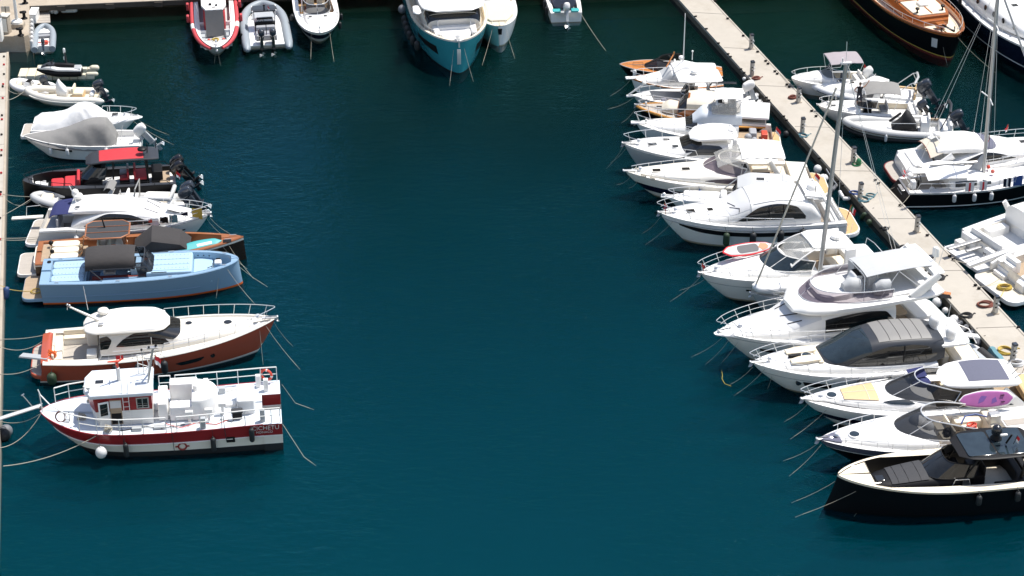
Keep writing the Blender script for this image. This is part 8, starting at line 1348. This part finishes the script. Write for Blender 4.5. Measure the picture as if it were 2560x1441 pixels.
        if m!='blue': part('stripe',MB().grid([[(x+w*(.0+.12*i),y-.045*s,zt-h*abs(s)+.01) for s in (1,.5,.05)] for i in (-1,0,1)]).xf(M0),'flag_red' if m=='white_canvas' else 'gelcoat',o)
    for px,l in ((2366,'leftmost white fender on the black hull of the sailing yacht'),(2414,'middle white fender on the black hull of the sailing yacht'),(2456,'rightmost white fender on the black hull of the sailing yacht')): fender(r,H,X(px),-1,'white',.13,.55,l,.75)
    line(W(r,(.2,-.9,1.0)),at(2250,516,.7),.05,.015,'rope','near stern rope of the black sailing yacht to the pontoon'); line(W(r,(.0,.7,1.0)),at(2197,461,.7),.5,.015,'rope','slack far stern rope of the black sailing yacht')
def sterns():
    b,s=(2800,480,2.0),(2455,615,1.0); r, L, X = start('motor_yacht', 'white motor yacht stern with a folded gangway and lettering, right edge of the picture', 'motor yacht', b, s)
    H = Hull(r, L, 4.2, [(0,1.25),(.4,1.4),(1,2.0)], [(1.3,'gelcoat')], tm=.42, ks=.92, p=2.3, q=.8, rake=.1, flare=.45); H.deck([(0,.2,.0,1.3,.75),(3.0,.2,0,1.5,.75),(3.01,.08,.03,0,FAR),(L-.05,.08,.03,0,FAR)],['gelcoat','gelcoat_warm','gelcoat','gelcoat_warm','nonskid']); platform(r,-1.5,.1,3.6,.45,'gelcoat','nonskid',.2,.3)
    part('transom_bench',MB().box(-.3,.15,-1.6,-.5,.5,1.2,.08),'gelcoat',r); part('transom_bench',MB().box(-.25,.2,.4,1.7,.5,1.25,.08),'gelcoat',r); part('stern_sofa',MB().box(.2,.9,-1.4,1.4,.75,1.25,.12).box(.2,.45,-1.4,1.4,1.1,1.6,.1),'white_vinyl',r); part('name_board',MB().box(-.02,.0,-1.0,.4,.72,1.1,.004),'gelcoat',r)
    M=Matrix.Translation((-.32,-1.0,.82)) @ Matrix.Rotation(-pi/2,4,'Z') @ Matrix.Rotation(pi/2,4,'X'); patch_letters('MUGGY',r,M,.28,'dark_lettering')
    part('gangway_arm',MB().box(-2.3,.3,.25,.55,1.15,1.27,.03).box(-1.2,.2,-.1,.1,.9,1.0,.02),'alu',r); part('arch_leg',MB().ring([(0,.08,0,.22,.2,3),(1.5,.07,0,.16,.16,3)],n=10).xf(Matrix.Translation((3.6,1.6,1.3)) @ Matrix.Rotation(pi,4,'Z') @ Matrix.Rotation(radians(-58),4,'Y')),'gelcoat',r); part('locker',MB().box(-.9,-.4,.9,1.5,.5,.95,.06),'gelcoat_warm',r); part('cockpit_sofa',MB().box(1.2,2.8,.8,1.45,.75,1.25,.1),'white_vinyl',r); cab=Cab([(3.0,1.6,1.3,1.2,4),(6,1.6,1.35,1.2,4),(9,1.0,1.6,.4,3),(11.5,.15,1.9,.05,2)]); cab.shell('deckhouse','gelcoat',r)
    line(W(r,(-.2,-1.6,1.0)),at(2383,650,.7),.3,.03,'rope','thick rope from the lettered white stern to the pontoon'); line(W(r,(-.2,1.4,1.0)),at(2420,585,.3),.1,.015,'rope','thin rope off the far corner of the lettered white stern')
    b,s=(2900,560,2.0),(2535,690,1.0); r, L, X = start('motor_yacht', 'white motor yacht stern with a coiled yellow hose on its teak platform', 'motor yacht', b, s)
    H = Hull(r, L, 4.4, [(0,1.25),(.4,1.4),(1,2.0)], [(1.3,'gelcoat')], tm=.42, ks=.92, p=2.3, q=.8, rake=.1, flare=.45); H.deck([(0,.2,.0,1.3,.75),(3.0,.2,0,1.5,.75),(3.01,.08,.03,0,FAR),(L-.05,.08,.03,0,FAR)],['gelcoat','gelcoat_warm','gelcoat','gelcoat_warm','teak']); platform(r,-1.6,.1,3.9,.5,'gelcoat','nonskid_cream',.25,.6)
    for k in range(4): part('stair',MB().box(-.35+.28*k,.0+.28*k,.5,1.5,.5,.75+.25*k,.03),'gelcoat',r)
    part('transom_moulding',MB().ring([(-.3,.35,.75,.25,.3,5),(.2,.5,.9,.35,.4,5),(.7,.5,1.0,.35,.4,5)],n=18).xf(Matrix.Translation((0,-.9,0))),'gelcoat',r); part('wing',MB().ring([(-.4,.08,.95,.15,.3,4),(.3,.1,1.1,.25,.4,4),(1.2,.1,1.25,.3,.4,4)],n=12).xf(Matrix.Translation((0,1.7,0))),'gelcoat',r); cab=Cab([(3.0,1.6,1.3,1.2,4),(6,1.6,1.35,1.2,4),(9,1.0,1.6,.4,3),(11.5,.15,1.9,.05,2)]); cab.shell('deckhouse','gelcoat',r)
    M0=Matrix.Translation(W(r,(-.85,-.3,.52))); mb=MB()
    for k in range(6): mb.tube([((.42-.03*(k%3))*cos(a+k),(.36-.03*(k%3))*sin(a+k)*.8,.05+.05*(k//2)+.02*sin(3*a)) for a in [2*pi*q/16 for q in range(16)]],.04,closed=True,n=5)
    tag(part('hose_coil',mb.xf(M0),'yellow'),'bright yellow hose coil on the teak platform of a white stern','hose coil'); line(W(r,(-1.0,-.5,.6)),at(2490,755,1.2),.15,.022,'yellow','yellow hose running from the white stern to a pedestal'); line(W(r,(-.5,.4,.9)),at(2447,717,.7),.2,.018,'rope','rope from the white stern with the yellow hose to the pontoon')
    a=at(2420,668,.95); bq=at(2520,632,1.3); d=bq-a; n=V((-d.y,d.x,0)).normalized(); g=thing('passerelle','long white boarding beam between the two white sterns at the right edge','gangway',a); part('beam',sheet([[d*u+n*w for w in (-.2,.2)] for u in (0,.5,1)],.16),'gelcoat',g); part('edge',MB().tube([n*.2+V((0,0,.17)),d+n*.2+V((0,0,.17))],.03).tube([n*-.2+V((0,0,.17)),d-n*.2+V((0,0,.17))],.03),'alu',g)
def classics():
    b,s=(2389,91,2.1),(2140,-112,1.7); r, L, X = start('classic_yacht', 'classic wooden yacht with a black hull and varnished rails at the top right', 'classic yacht', b, s)
    H = Hull(r, L, 5.0, [(0,1.9),(.5,1.7),(1,2.2)], [(.08,'varnish'),(.86,'black_hull'),(.9,'yellow'),(1.3,'antifoul')], tm=.48, ks=.8, p=2.6, q=.62, rake=.03, flare=.25, rp=4)
    H.deck([(0,.16,.35,0,FAR),(L-.1,.16,.35,0,FAR)],['varnish','varnish','teak_gold' if False else 'sand_vinyl','varnish','sand_vinyl'])
    dh=MB().prism([(4,-1.6),(L-4.4,-1.5),(L-3.6,-1.2),(L-3.6,1.2),(L-4.4,1.5),(4,1.6)],1.3,2.2,.05); part('deckhouse',dh,'varnish',r); part('deckhouse_roof',MB().prism([(4,-1.45),(L-4.5,-1.3),(L-3.85,-1.05),(L-3.85,1.05),(L-4.5,1.3),(4,1.45)],2.2,2.28,.03),'sand_vinyl',r)
    part('roof_trim',MB().box(L-6.7,L-6.5,-1.5,1.5,2.15,2.36,.03).box(L-6.4,L-3.9,-.06,.06,2.2,2.31,.02),'varnish',r); part('skylight',MB().box(L-5.9,L-5.2,-.35,.35,2.28,2.46,.05),'gelcoat',r); part('low_house',MB().prism([(L-3.6,-1.2),(L-3.2,-1.0),(L-3.2,1.0),(L-3.6,1.2)],1.5,2.0,.05),'varnish',r); part('windlass',MB().box(L-2.7,L-2.1,-.35,.35,1.85,2.15,.06),'varnish',r); part('bowsprit_rail',MB().tube([(L-2.1,0,2.1),(L-.3,0,2.35)],.07).tube([(L-1.2,-.5,1.9),(L-1.2,-.5,2.3)],.05).tube([(L-1.2,.5,1.9),(L-1.2,.5,2.3)],.05),'black',r)
    mb=MB(); [mb.lathe([(.14,0),(.06,.1),(.06,.25),(.16,.3),(.16,.4),(.05,.45)],(x,y,2.25),n=8) for x,y in ((L-4.3,-1.0),(L-4.3,1.0),(L-7,-1.2),(L-7,1.2))]; part('vent',mb,'black',r)
    H.rail(3,L-.4,.45,.1,12,False,0,True,.0,name='guard_rail',mat='steel'); part('cap_rail',MB().tube([H.P(t,0,1)+V((0,0,.03)) for t in [k/30 for k in range(31)]],.09,n=6).tube([H.P(t,0,-1)+V((0,0,.03)) for t in [k/30 for k in range(31)]],.09,n=6),'varnish',r); part('bow_emblem',MB().grid([[H.P(t,v,-1)+V((0,-.03,0)) for v in (.25,.6)] for t in (.93,.955)]),'screen_white',r)
    bowlines(r,H,'bow of the classic black and varnished yacht',[((L-.9,-.7,2.0),(2367,158)),((L-.3,.2,2.0),(2480,175))])
    b,s=(2690,160,2.4),(2395,-95,1.9); r, L, X = start('motor_yacht', 'large white motor yacht with navy hull and portholes in the top right corner', 'motor yacht', b, s)
    H = Hull(r, L, 5.8, [(0,1.9),(.5,1.8),(1,2.5)], [(.07,'gelcoat'),(.82,'navy'),(.87,'gelcoat'),(1.3,'navy')], tm=.45, ks=.88, p=2.3, q=.75, rake=.08, flare=.35); H.deck([(0,.3,.1,0,FAR),(L-.1,.3,.1,0,FAR)],['gelcoat','gelcoat','nonskid','gelcoat','nonskid'])
    cab=Cab([(2,2.3,1.6,1.5,5),(8,2.35,1.7,1.4,5),(12,2.1,1.85,1.1,4.5),(15,1.4,2.05,.7,3.5),(17,.3,2.25,.15,2.5)]); cab.shell('deckhouse','gelcoat',r)
    for k in range(9):
        p=cab.P(4.2+1.25*k,.965 if False else .96,.01); part('porthole',MB().lathe([(.2,0),(.2,.04),(.01,.05)],(p.x,p.y,p.z+.25),(0,-1,.1),14),'glass',r)
    for x,y in ((9.5,0),(11.5,-.5),(12.5,.5)): hatch(r,x,y,cab.z(x,abs(y)),.45,.45,False,'glass_grey')
    part('upper_house',MB().box(1,6.5,-1.8,1.8,3.0,5.0,.2,cr=.5),'gelcoat',r); part('upper_windows',MB().box(1.5,6.52,-1.82,1.82,3.7,4.4,.05,cr=.5),'glass',r); H.rail(6,L-.5,.8,.12,10,True,0,True,.2); fender(r,H,X(2505) if X(2505)<L-1 else L-2,-1,'black',.14,.7,'black fender high on the near side of the navy hulled yacht in the corner',2.1)
for f in (black_rib, sport_right, sloop, sterns, classics): f()
# ================================================================ boats at the far quay
def rescue():
    r, L = boat('rescue_boat', 'red and white open rescue boat with its bow to the viewer at the far quay', 'rescue boat', (541,119,1.35), (531,-32,1.0))
    H = Hull(r, L, 3.0, [(0,.95),(.5,1.0),(1,1.35)], [(.2,'gelcoat'),(1.3,'gelcoat')], tm=.45, ks=.95, p=2.5, q=.62, rake=.1, flare=.55); H.deck([(0,.1,.0,1.2,.45),(L-1.6,.1,.0,1.05,.5),(L-1.59,.08,.05,0,FAR),(L-.1,.08,.05,0,FAR)],['gelcoat','gelcoat','gelcoat','gelcoat','nonskid_grey'])
    mb=MB()
    for sd in (1,-1): mb.tube([H.P(t,.12,sd)+V((.05,sd*.16,-.02)) for t in [k/22*.985 for k in range(23)]],[.16]*18+[.15,.14,.13,.12,.1],n=10)
    part('fender_collar',mb,['collar'],r,60); mb=MB()
    for sd in (1,-1): mb.tube([H.P(t,.12,sd)+V((.05,sd*.165,-.02)) for t in (.56,.6,.64)],.172,n=10)
    part('white_band',mb,'gelcoat',r)
    part('canvas_screen',sheet([[(L-3.75-.3*i/6,.66*(1-2*j/8),.6+1.9*i/6+.02*sin(j*2.2+i)) for j in range(9)] for i in range(7)],.03),'grey_canvas',r)
    for sd in (1,-1):
        for k in range(3): part('side_bench',MB().box(L-5.1+1.05*k,L-4.25+1.05*k,sd*.95-.2,sd*.95+.2,.46,.85,.03),'gelcoat_grey',r)
        part('thwart',MB().box(L-3.95,L-3.85,sd*.9-.3,sd*.9+.3,.46,1.05,.02).box(L-5.25,L-5.15,sd*.9-.3,sd*.9+.3,.46,1.15,.02),'gelcoat',r)
    for k,(y,m) in enumerate(((-.55,'life_red'),(-.1,'black'),(.22,'yellow'),(.5,'life_red'))): part('gas_bottle',MB().capsule((L-1.85,-y,.95),.13,.65,(.15,0,1)),m,r)
    mb=MB(); [mb.tube([(L-1.35+.16*cos(a),.0+.2*sin(a),1.35+.04*k) for a in [2*pi*q/12 for q in range(12)]],.035,closed=True,n=5) for k in range(3)]; part('rope_heap',mb,'yellow',r)
    o=part('wheelhouse',MB().ring([(1.2,.8,1.5,.9,.9,6),(L-4.5,.8,1.5,.95,.9,6),(L-4.15,.7,1.4,.85,.7,5)],n=20),'red_vinyl',r); part('roof',MB().prism([(1.0,-.9),(L-4.9,-.9),(L-4.05,-.6),(L-4.05,.6),(L-4.9,.9),(1.0,.9)],2.45,2.6,.06),'gelcoat',o); part('roof_gear',MB().box(L-5.0,L-4.8,-.35,-.15,2.6,2.72,.03).ball((L-4.7,.2,2.65),.09).tube([(L-4.4,-.12,2.63),(L-4.4,.12,2.63)],.03),'black',o); part('windscreen',MB().grid([[(L-4.12,y,1.5),(L-4.2,y,2.3)] for y in (-.62,0,.62)]),'glass',o)
    part('antenna',MB().tube([(L-5.5,1.1,1.0),(L-5.8,1.3,2.4)],.025).tube([(L-5.5,-1.1,1.0),(L-5.8,-1.3,2.4)],.025),'white_metal',r); bowgear(r,H,s=.8)
    for sd,x in ((1,3.6),(1,6.2),(-1,3.6),(-1,5.9)): part('foam_fender',MB().box(x-.2,x+.2,sd*(H.b(x)+.45)-.1,sd*(H.b(x)+.45)+.1,.75,1.25,.05),'collar',r)
    bowlines(r,H,'bow of the red and white rescue boat',[((L-.05,-.08,1.25),(536,158)),((L-.05,.08,1.25),(551,162))])
def grey_rib():
    r, L, H = rib('large grey inflatable with twin dark outboards facing the viewer at the far quay', (652,-2,1.0), (668,102,.6), 3.7, .33, 'grey_tube', 'gelcoat', 'nonskid', .35, None, over=.9)
    part('side_floor',MB().box(-.3,L*.7,.75,1.3,.45,.52,.02).box(-.3,L*.7,-1.3,-.75,.45,.52,.02).box(-.5,.25,-1.35,1.35,.42,.5,.03),'gelcoat',r); part('stern_bench',MB().box(.6,2.2,-.75,.75,.4,1.0,.08),'grey_vinyl',r); part('bench_panel',MB().box(1.0,1.25,-.7,-.03,1.0,1.02,.005).box(1.0,1.25,.03,.7,1.0,1.02,.005),'slate',r); part('leaning_post',MB().box(2.3,3.0,-.7,.7,.4,1.3,.08),'grey_vinyl',r); console(r,4.0,5.2,.7,.4,1.2,'gelcoat'); part('console_dark',MB().box(3.4,3.95,-.75,.75,.4,1.35,.04),'black',r)
    o=part('hardtop',MB().ring([(3.5,.85,2.4,.05,.05,4),(4.0,.95,2.42,.08,.06,4),(5.2,.85,2.4,.08,.06,4),(5.5,.6,2.36,.04,.04,3)],n=20),'graphite',r); part('hardtop_rim',MB().tube([(3.5,.85,2.4),(5.3,.85,2.4)],.06).tube([(3.5,-.85,2.4),(5.3,-.85,2.4)],.06),'gelcoat',o); part('hardtop_posts',MB().tube([(3.8,.8,2.4),(3.9,.7,.5)],.05).tube([(3.8,-.8,2.4),(3.9,-.7,.5)],.05),'gelcoat',o); part('mast',MB().tube([(3.6,.0,2.4),(3.5,0,2.95)],.05).ball((3.5,0,2.95),.09),'black',o); flag(r,3.7,-.3,2.4,.5,-.1,('flag_red','flag_white'),.3,.25); part('ski_pole',MB().tube([(.9,0,.9),(.9,0,1.9)],.03),'black',r); part('foredeck',MB().prism([(L*.6,-.9),(L*.8,-.75),(L*.93,-.3),(L*.93,.3),(L*.8,.75),(L*.6,.9)],.45,.62,.05),'gelcoat_grey',r)
    for y in (-.42,.42): outboard(r,-.1,y,.85,1.1,'engine_grey',radians(8),'engine_black')
    for c in r.children:
        if c.name.split('.')[0] not in ('hull','deck','tube','outboard_motor','rubbing_strake','side_floor','foredeck','valve'): c.scale.x = .6; c.scale.z = .84
    part('valve',MB().ball((1.2,1.82,.62),.12,sq=1.6),'black',r)
def navy_cruiser():
    r, L = boat('motorboat', 'white open cruiser with a navy bow band and curved windscreen at the far quay', 'motorboat', (801,84,1.3), (778,-44,1.0))
    H = Hull(r, L, 3.35, [(0,1.0),(.5,1.1),(1,1.35)], [(.2,'gelcoat'),(.62,'navy'),(1.3,'gelcoat')], tm=.5, ks=.95, p=2.8, q=.55, rake=.09, flare=.6); H.deck([(0,.15,.0,1.2,.5),(L-4.2,.15,0,1.25,.5),(L-4.19,.1,.03,0,FAR),(L-.1,.1,.03,0,FAR)],['gelcoat','gelcoat_warm','gelcoat','tan_vinyl','teak_gold'])
    cab=Cab([(L-4.2,1.0,1.0,.6,3),(L-3,1.0,1.05,.5,3),(L-1.6,.7,1.15,.2,2.6),(L-.8,.2,1.25,.05,2)]); cab.shell('coachroof','gelcoat',r); screen(r,L-2.9,L-4.7,1.05,1.55,.6,.45,.12,'smoke_glass','steel',2.6,.03); hatch(r,L-2.7,.55,cab.z(L-2.7,.55),.25,.25,False,'glass_grey'); hatch(r,L-2.7,-.55,cab.z(L-2.7,.55),.25,.25,False,'glass_grey')
    seat(r,L-5.6,L-5.1,.1,.7,.5,.9,'a','gelcoat','cream_vinyl',.5); seat(r,L-5.6,L-5.1,-.7,-.1,.5,.9,'a','gelcoat','cream_vinyl',.5); part('hardtop_posts',MB().tube([(L-4.6,1.1,1.1),(L-5.2,1.0,2.5)],.03).tube([(L-4.6,-1.1,1.1),(L-5.2,-1.0,2.5)],.03),'steel',r); part('hardtop',MB().ring([(L-7.6,.9,2.5,.06,.05,4),(L-5.3,.95,2.52,.08,.06,4),(L-5.0,.7,2.5,.04,.04,3)],n=18),'gelcoat',r); part('sun_cover',MB().grid([[(L-6.2+.9*i,1.35-.1*j,1.1+.35*j) for j in range(4)] for i in range(3)]),'white_canvas',r); part('side_seat',MB().box(L-6,L-4.8,-1.25,-.85,.5,1.05,.06).box(L-6,L-4.8,.85,1.25,.5,1.05,.06),'tan_vinyl',r); bowgear(r,H,anchor=False,s=.7); H.rail(L-4.5,L-1.2,.18,.1,4,False,0,False,0)
    for x,sd,rr,l in ((L-3.6,1,.12,'upper black fender on the right side of the navy banded cruiser'),(L-2.0,1,.13,'lower black fender on the right side of the navy banded cruiser'),(L-4.0,-1,.16,'black fender on the left side of the navy banded cruiser')): fender(r,H,x,sd,'black',rr,.55,l,.95)
    bowlines(r,H,'bow of the navy banded cruiser',[((L-.8,-.6,1.3),(777,143)),((L-.8,.7,1.3),(834,148))])
def teal_yacht():
    r, L = boat('motor_yacht', 'tall turquoise hulled motor yacht with a white roof at the far quay', 'motor yacht', (1147,104,2.5), (1084,-84,1.9))
    H = Hull(r, L, 5.7, [(0,1.9),(.5,2.1),(1,2.55)], [(.05,'gelcoat_warm'),(.97,'teal_paint'),(1.3,'antifoul_dark')], tm=.5, ks=.93, p=2.7, q=.62, rake=.0, flare=.38); H.deck([(0,.22,.5,0,FAR),(L-.2,.22,.55,0,FAR)],['cream_vinyl','sand_vinyl','sand_vinyl','gelcoat','sand_vinyl'])
    H.win(L*.72,L*.915,.33,[(L*.72,.52),(L*.915,.6)],'black'); part('anchor_pocket',MB().box(L-.04,L+.03,-.13,.13,.75,1.9,.03),'steel',r); part('bow_roller',MB().box(L-.9,L+.15,-.14,.14,2.5,2.62,.04).tube([(L-.4,0,2.6),(L+.12,0,2.6),(L+.15,0,2.1)],.06),'steel',r)
    house=Cab([(1,2.0,1.6,2.0,6),(L-6.2,2.1,1.6,2.0,6),(L-5.3,2.0,1.6,1.7,6),(L-5.0,1.9,1.6,1.3,6)]); house.shell('deckhouse','gelcoat_warm',r); house.band('windscreen','glass',r,lambda q:(L-6.0,L-5.02),.12,.88); house.patch('side_window','glass',r,[(3,.12,.3),(L-6.4,.12,.3)])
    part('hardtop',MB().ring([(0,2.2,3.75,.15,.12,4),(L-6.5,2.4,3.8,.2,.14,4),(L-5.2,2.2,3.78,.16,.12,3.4),(L-4.6,1.3,3.72,.06,.06,2.6)],n=26),'gelcoat',r); part('flybridge',MB().box(2,L-8.5,-1.8,1.8,3.9,4.6,.2,cr=.5),'gelcoat',r); part('search_lamp',MB().ring([(L-6,.25,3.6,.12,.12,2.4),(L-5,.3,3.6,.14,.14,2.4),(L-4.7,.1,3.6,.05,.05,2)],n=12).xf(Matrix.Translation((0,-2.6,0))),'gelcoat',r)
    part('bow_sofa',MB().prism([(L-5.0,-1.6),(L-3.4,-1.5),(L-3.4,-1.15),(L-4.5,-1.1),(L-4.5,1.1),(L-3.4,1.15),(L-3.4,1.5),(L-5.0,1.6)],1.95,2.55,.1),'gelcoat',r); part('sofa_cushion',MB().box(L-4.5,L-3.7,-1.1,1.1,1.95,2.3,.08),'light_canvas',r); part('bow_sunpad',MB().prism([(L-3.5,-1.35),(L-2.1,-.9),(L-1.5,-.3),(L-1.5,.3),(L-2.1,.9),(L-3.5,1.35)],2.0,2.35,.1),'white_vinyl',r); part('side_door',MB().box(L-4.9,L-4.6,1.15,1.2,1.9,3.0,.02).box(L-4.9,L-4.6,-1.2,-1.15,1.9,3.0,.02),'gelcoat',r)
    for c in r.children:
        if c.name.split('.')[0] in ('deckhouse','windscreen','side_window','hardtop','flybridge','search_lamp','bow_sofa','sofa_cushion','side_door'): c.location.x += 2.0
        if c.name.split('.')[0] == 'bow_sunpad': c.location.x += .95
    H.rail(L*.55,L-.5,.32,.15,7,False,0,True,0); 
    for k in range(6): x=L*.5+k*.95; fender(r,H,x,-1,'black',.22,.75,'black fender on the left flank of the turquoise yacht, number %d from the bow' % (6-k),.95+.0*k)
    fender(r,H,L*.45,-1,'grey',.3,0,'large dark ball fender high on the left flank of the turquoise yacht',1.5,ball=True); bowlines(r,H,'bow of the turquoise yacht',[((L-.5,-.25,2.4),(1125,205)),((L-.4,.3,2.4),(1181,196))])
    r, L = boat('motor_yacht', 'cream decked motor yacht with an aqua side moored right of the turquoise yacht', 'motor yacht', (1250,66,1.6), (1213,-66,1.3))
    H = Hull(r, L, 3.4, [(0,1.3),(.5,1.4),(1,1.62)], [(1.3,'gelcoat')], tm=.5, ks=.95, p=3.0, q=.55, rake=.0, flare=.35); H.deck([(0,.12,.02,0,FAR),(L-.1,.12,.02,0,FAR)],['gelcoat','gelcoat','nonskid_cream','gelcoat','nonskid_cream']); H.win(L*.3,L*.93,.04,1.0,'aqua_side','hull_side',(-1,),.012,14); H.win(L*.93,L*.999,.04,1.0,'aqua_side','hull_side',(-1,),.012,30)  # aqua colour laid over the starboard side only
    part('foredeck',MB().prism([(L-4.6,-1.35),(L-2,-1.15),(L-.9,-.6),(L-.9,.6),(L-2,1.15),(L-4.6,1.35)],1.5,1.7,.06),'nonskid_cream',r); hs=Cab([(1,1.35,1.3,1.5,6),(L-5.4,1.4,1.3,1.4,6),(L-4.4,1.35,1.3,.4,5)]); hs.shell('deckhouse','gelcoat',r); hs.band('windscreen','glass_grey',r,lambda q:(L-5.35,L-4.5),.1,.9); part('window_bar',MB().tube(hs.line(L-5.35,.4,L-4.5,.4),.03).tube(hs.line(L-5.35,.62,L-4.5,.62),.03),'gelcoat',r); part('anchor_pocket',MB().prism([(-.12,0),(.12,0),(.16,.45),(-.16,.45)],0,.04).xf(Matrix.Translation((L+.0,0,.95)) @ Matrix.Rotation(pi/2,4,'Z') @ Matrix.Rotation(pi/2,4,'X')),'black',r); cleat(r,L-.7,.5,1.64); cleat(r,L-.7,-.5,1.64)
    bowlines(r,H,'bow of the cream decked yacht with the aqua side',[((L-.6,-.4,1.6),(1208,155)),((L-.6,.4,1.6),(1285,140))])
def day_boat():
    r, L = boat('motorboat', 'small white day boat with a tilted white outboard facing the viewer at the far quay', 'motorboat', (1391,-72,1.2), (1416,34,.75))
    H = Hull(r, L, 2.6, [(0,.8),(.5,.95),(1,1.2)], [(1.3,'gelcoat')], p=2.4, q=.7, rake=.1); H.deck([(0,.12,.0,.9,.45),(L*.5,.12,0,1.0,.45),(L*.51,.1,.02,0,FAR),(L-.1,.1,.02,0,FAR)],['gelcoat','gelcoat','gelcoat','gelcoat_grey','gelcoat_grey']); part('boat_cover',MB().ring([(1.4,.85,.9,.5,.3,3),(2.6,.95,1.0,.9,.3,2.6),(4.0,.9,1.0,.8,.3,2.4)],n=16),'slate',r); part('aft_pad',MB().box(.15,.7,.4,1.0,.5,.88,.05).box(.15,.7,-1.0,-.4,.5,.88,.05),'aqua_board',r); outboard(r,-.15,0,.85,1.05,'gelcoat',radians(25),'gelcoat_grey'); part('stern_rail',MB().tube([(.5,.35,.8),(-.1,.4,1.5),(-.1,-.1,1.5),(.3,-.2,.8)],.03),'black',r)
    for x,l in ((1.0,'black fender nearest the stern on the left side of the small day boat'),(2.2,'second black fender on the left side of the small day boat')): fender(r,H,x,1,'black',.12,.7,l,.6)
    line(W(r,(.2,-1.0,.8)),at(1515,128,0),.1,.014,'rope','thin stern rope from the small day boat into the water')
for f in (rescue, grey_rib, navy_cruiser, teal_yacht, day_boat): f()
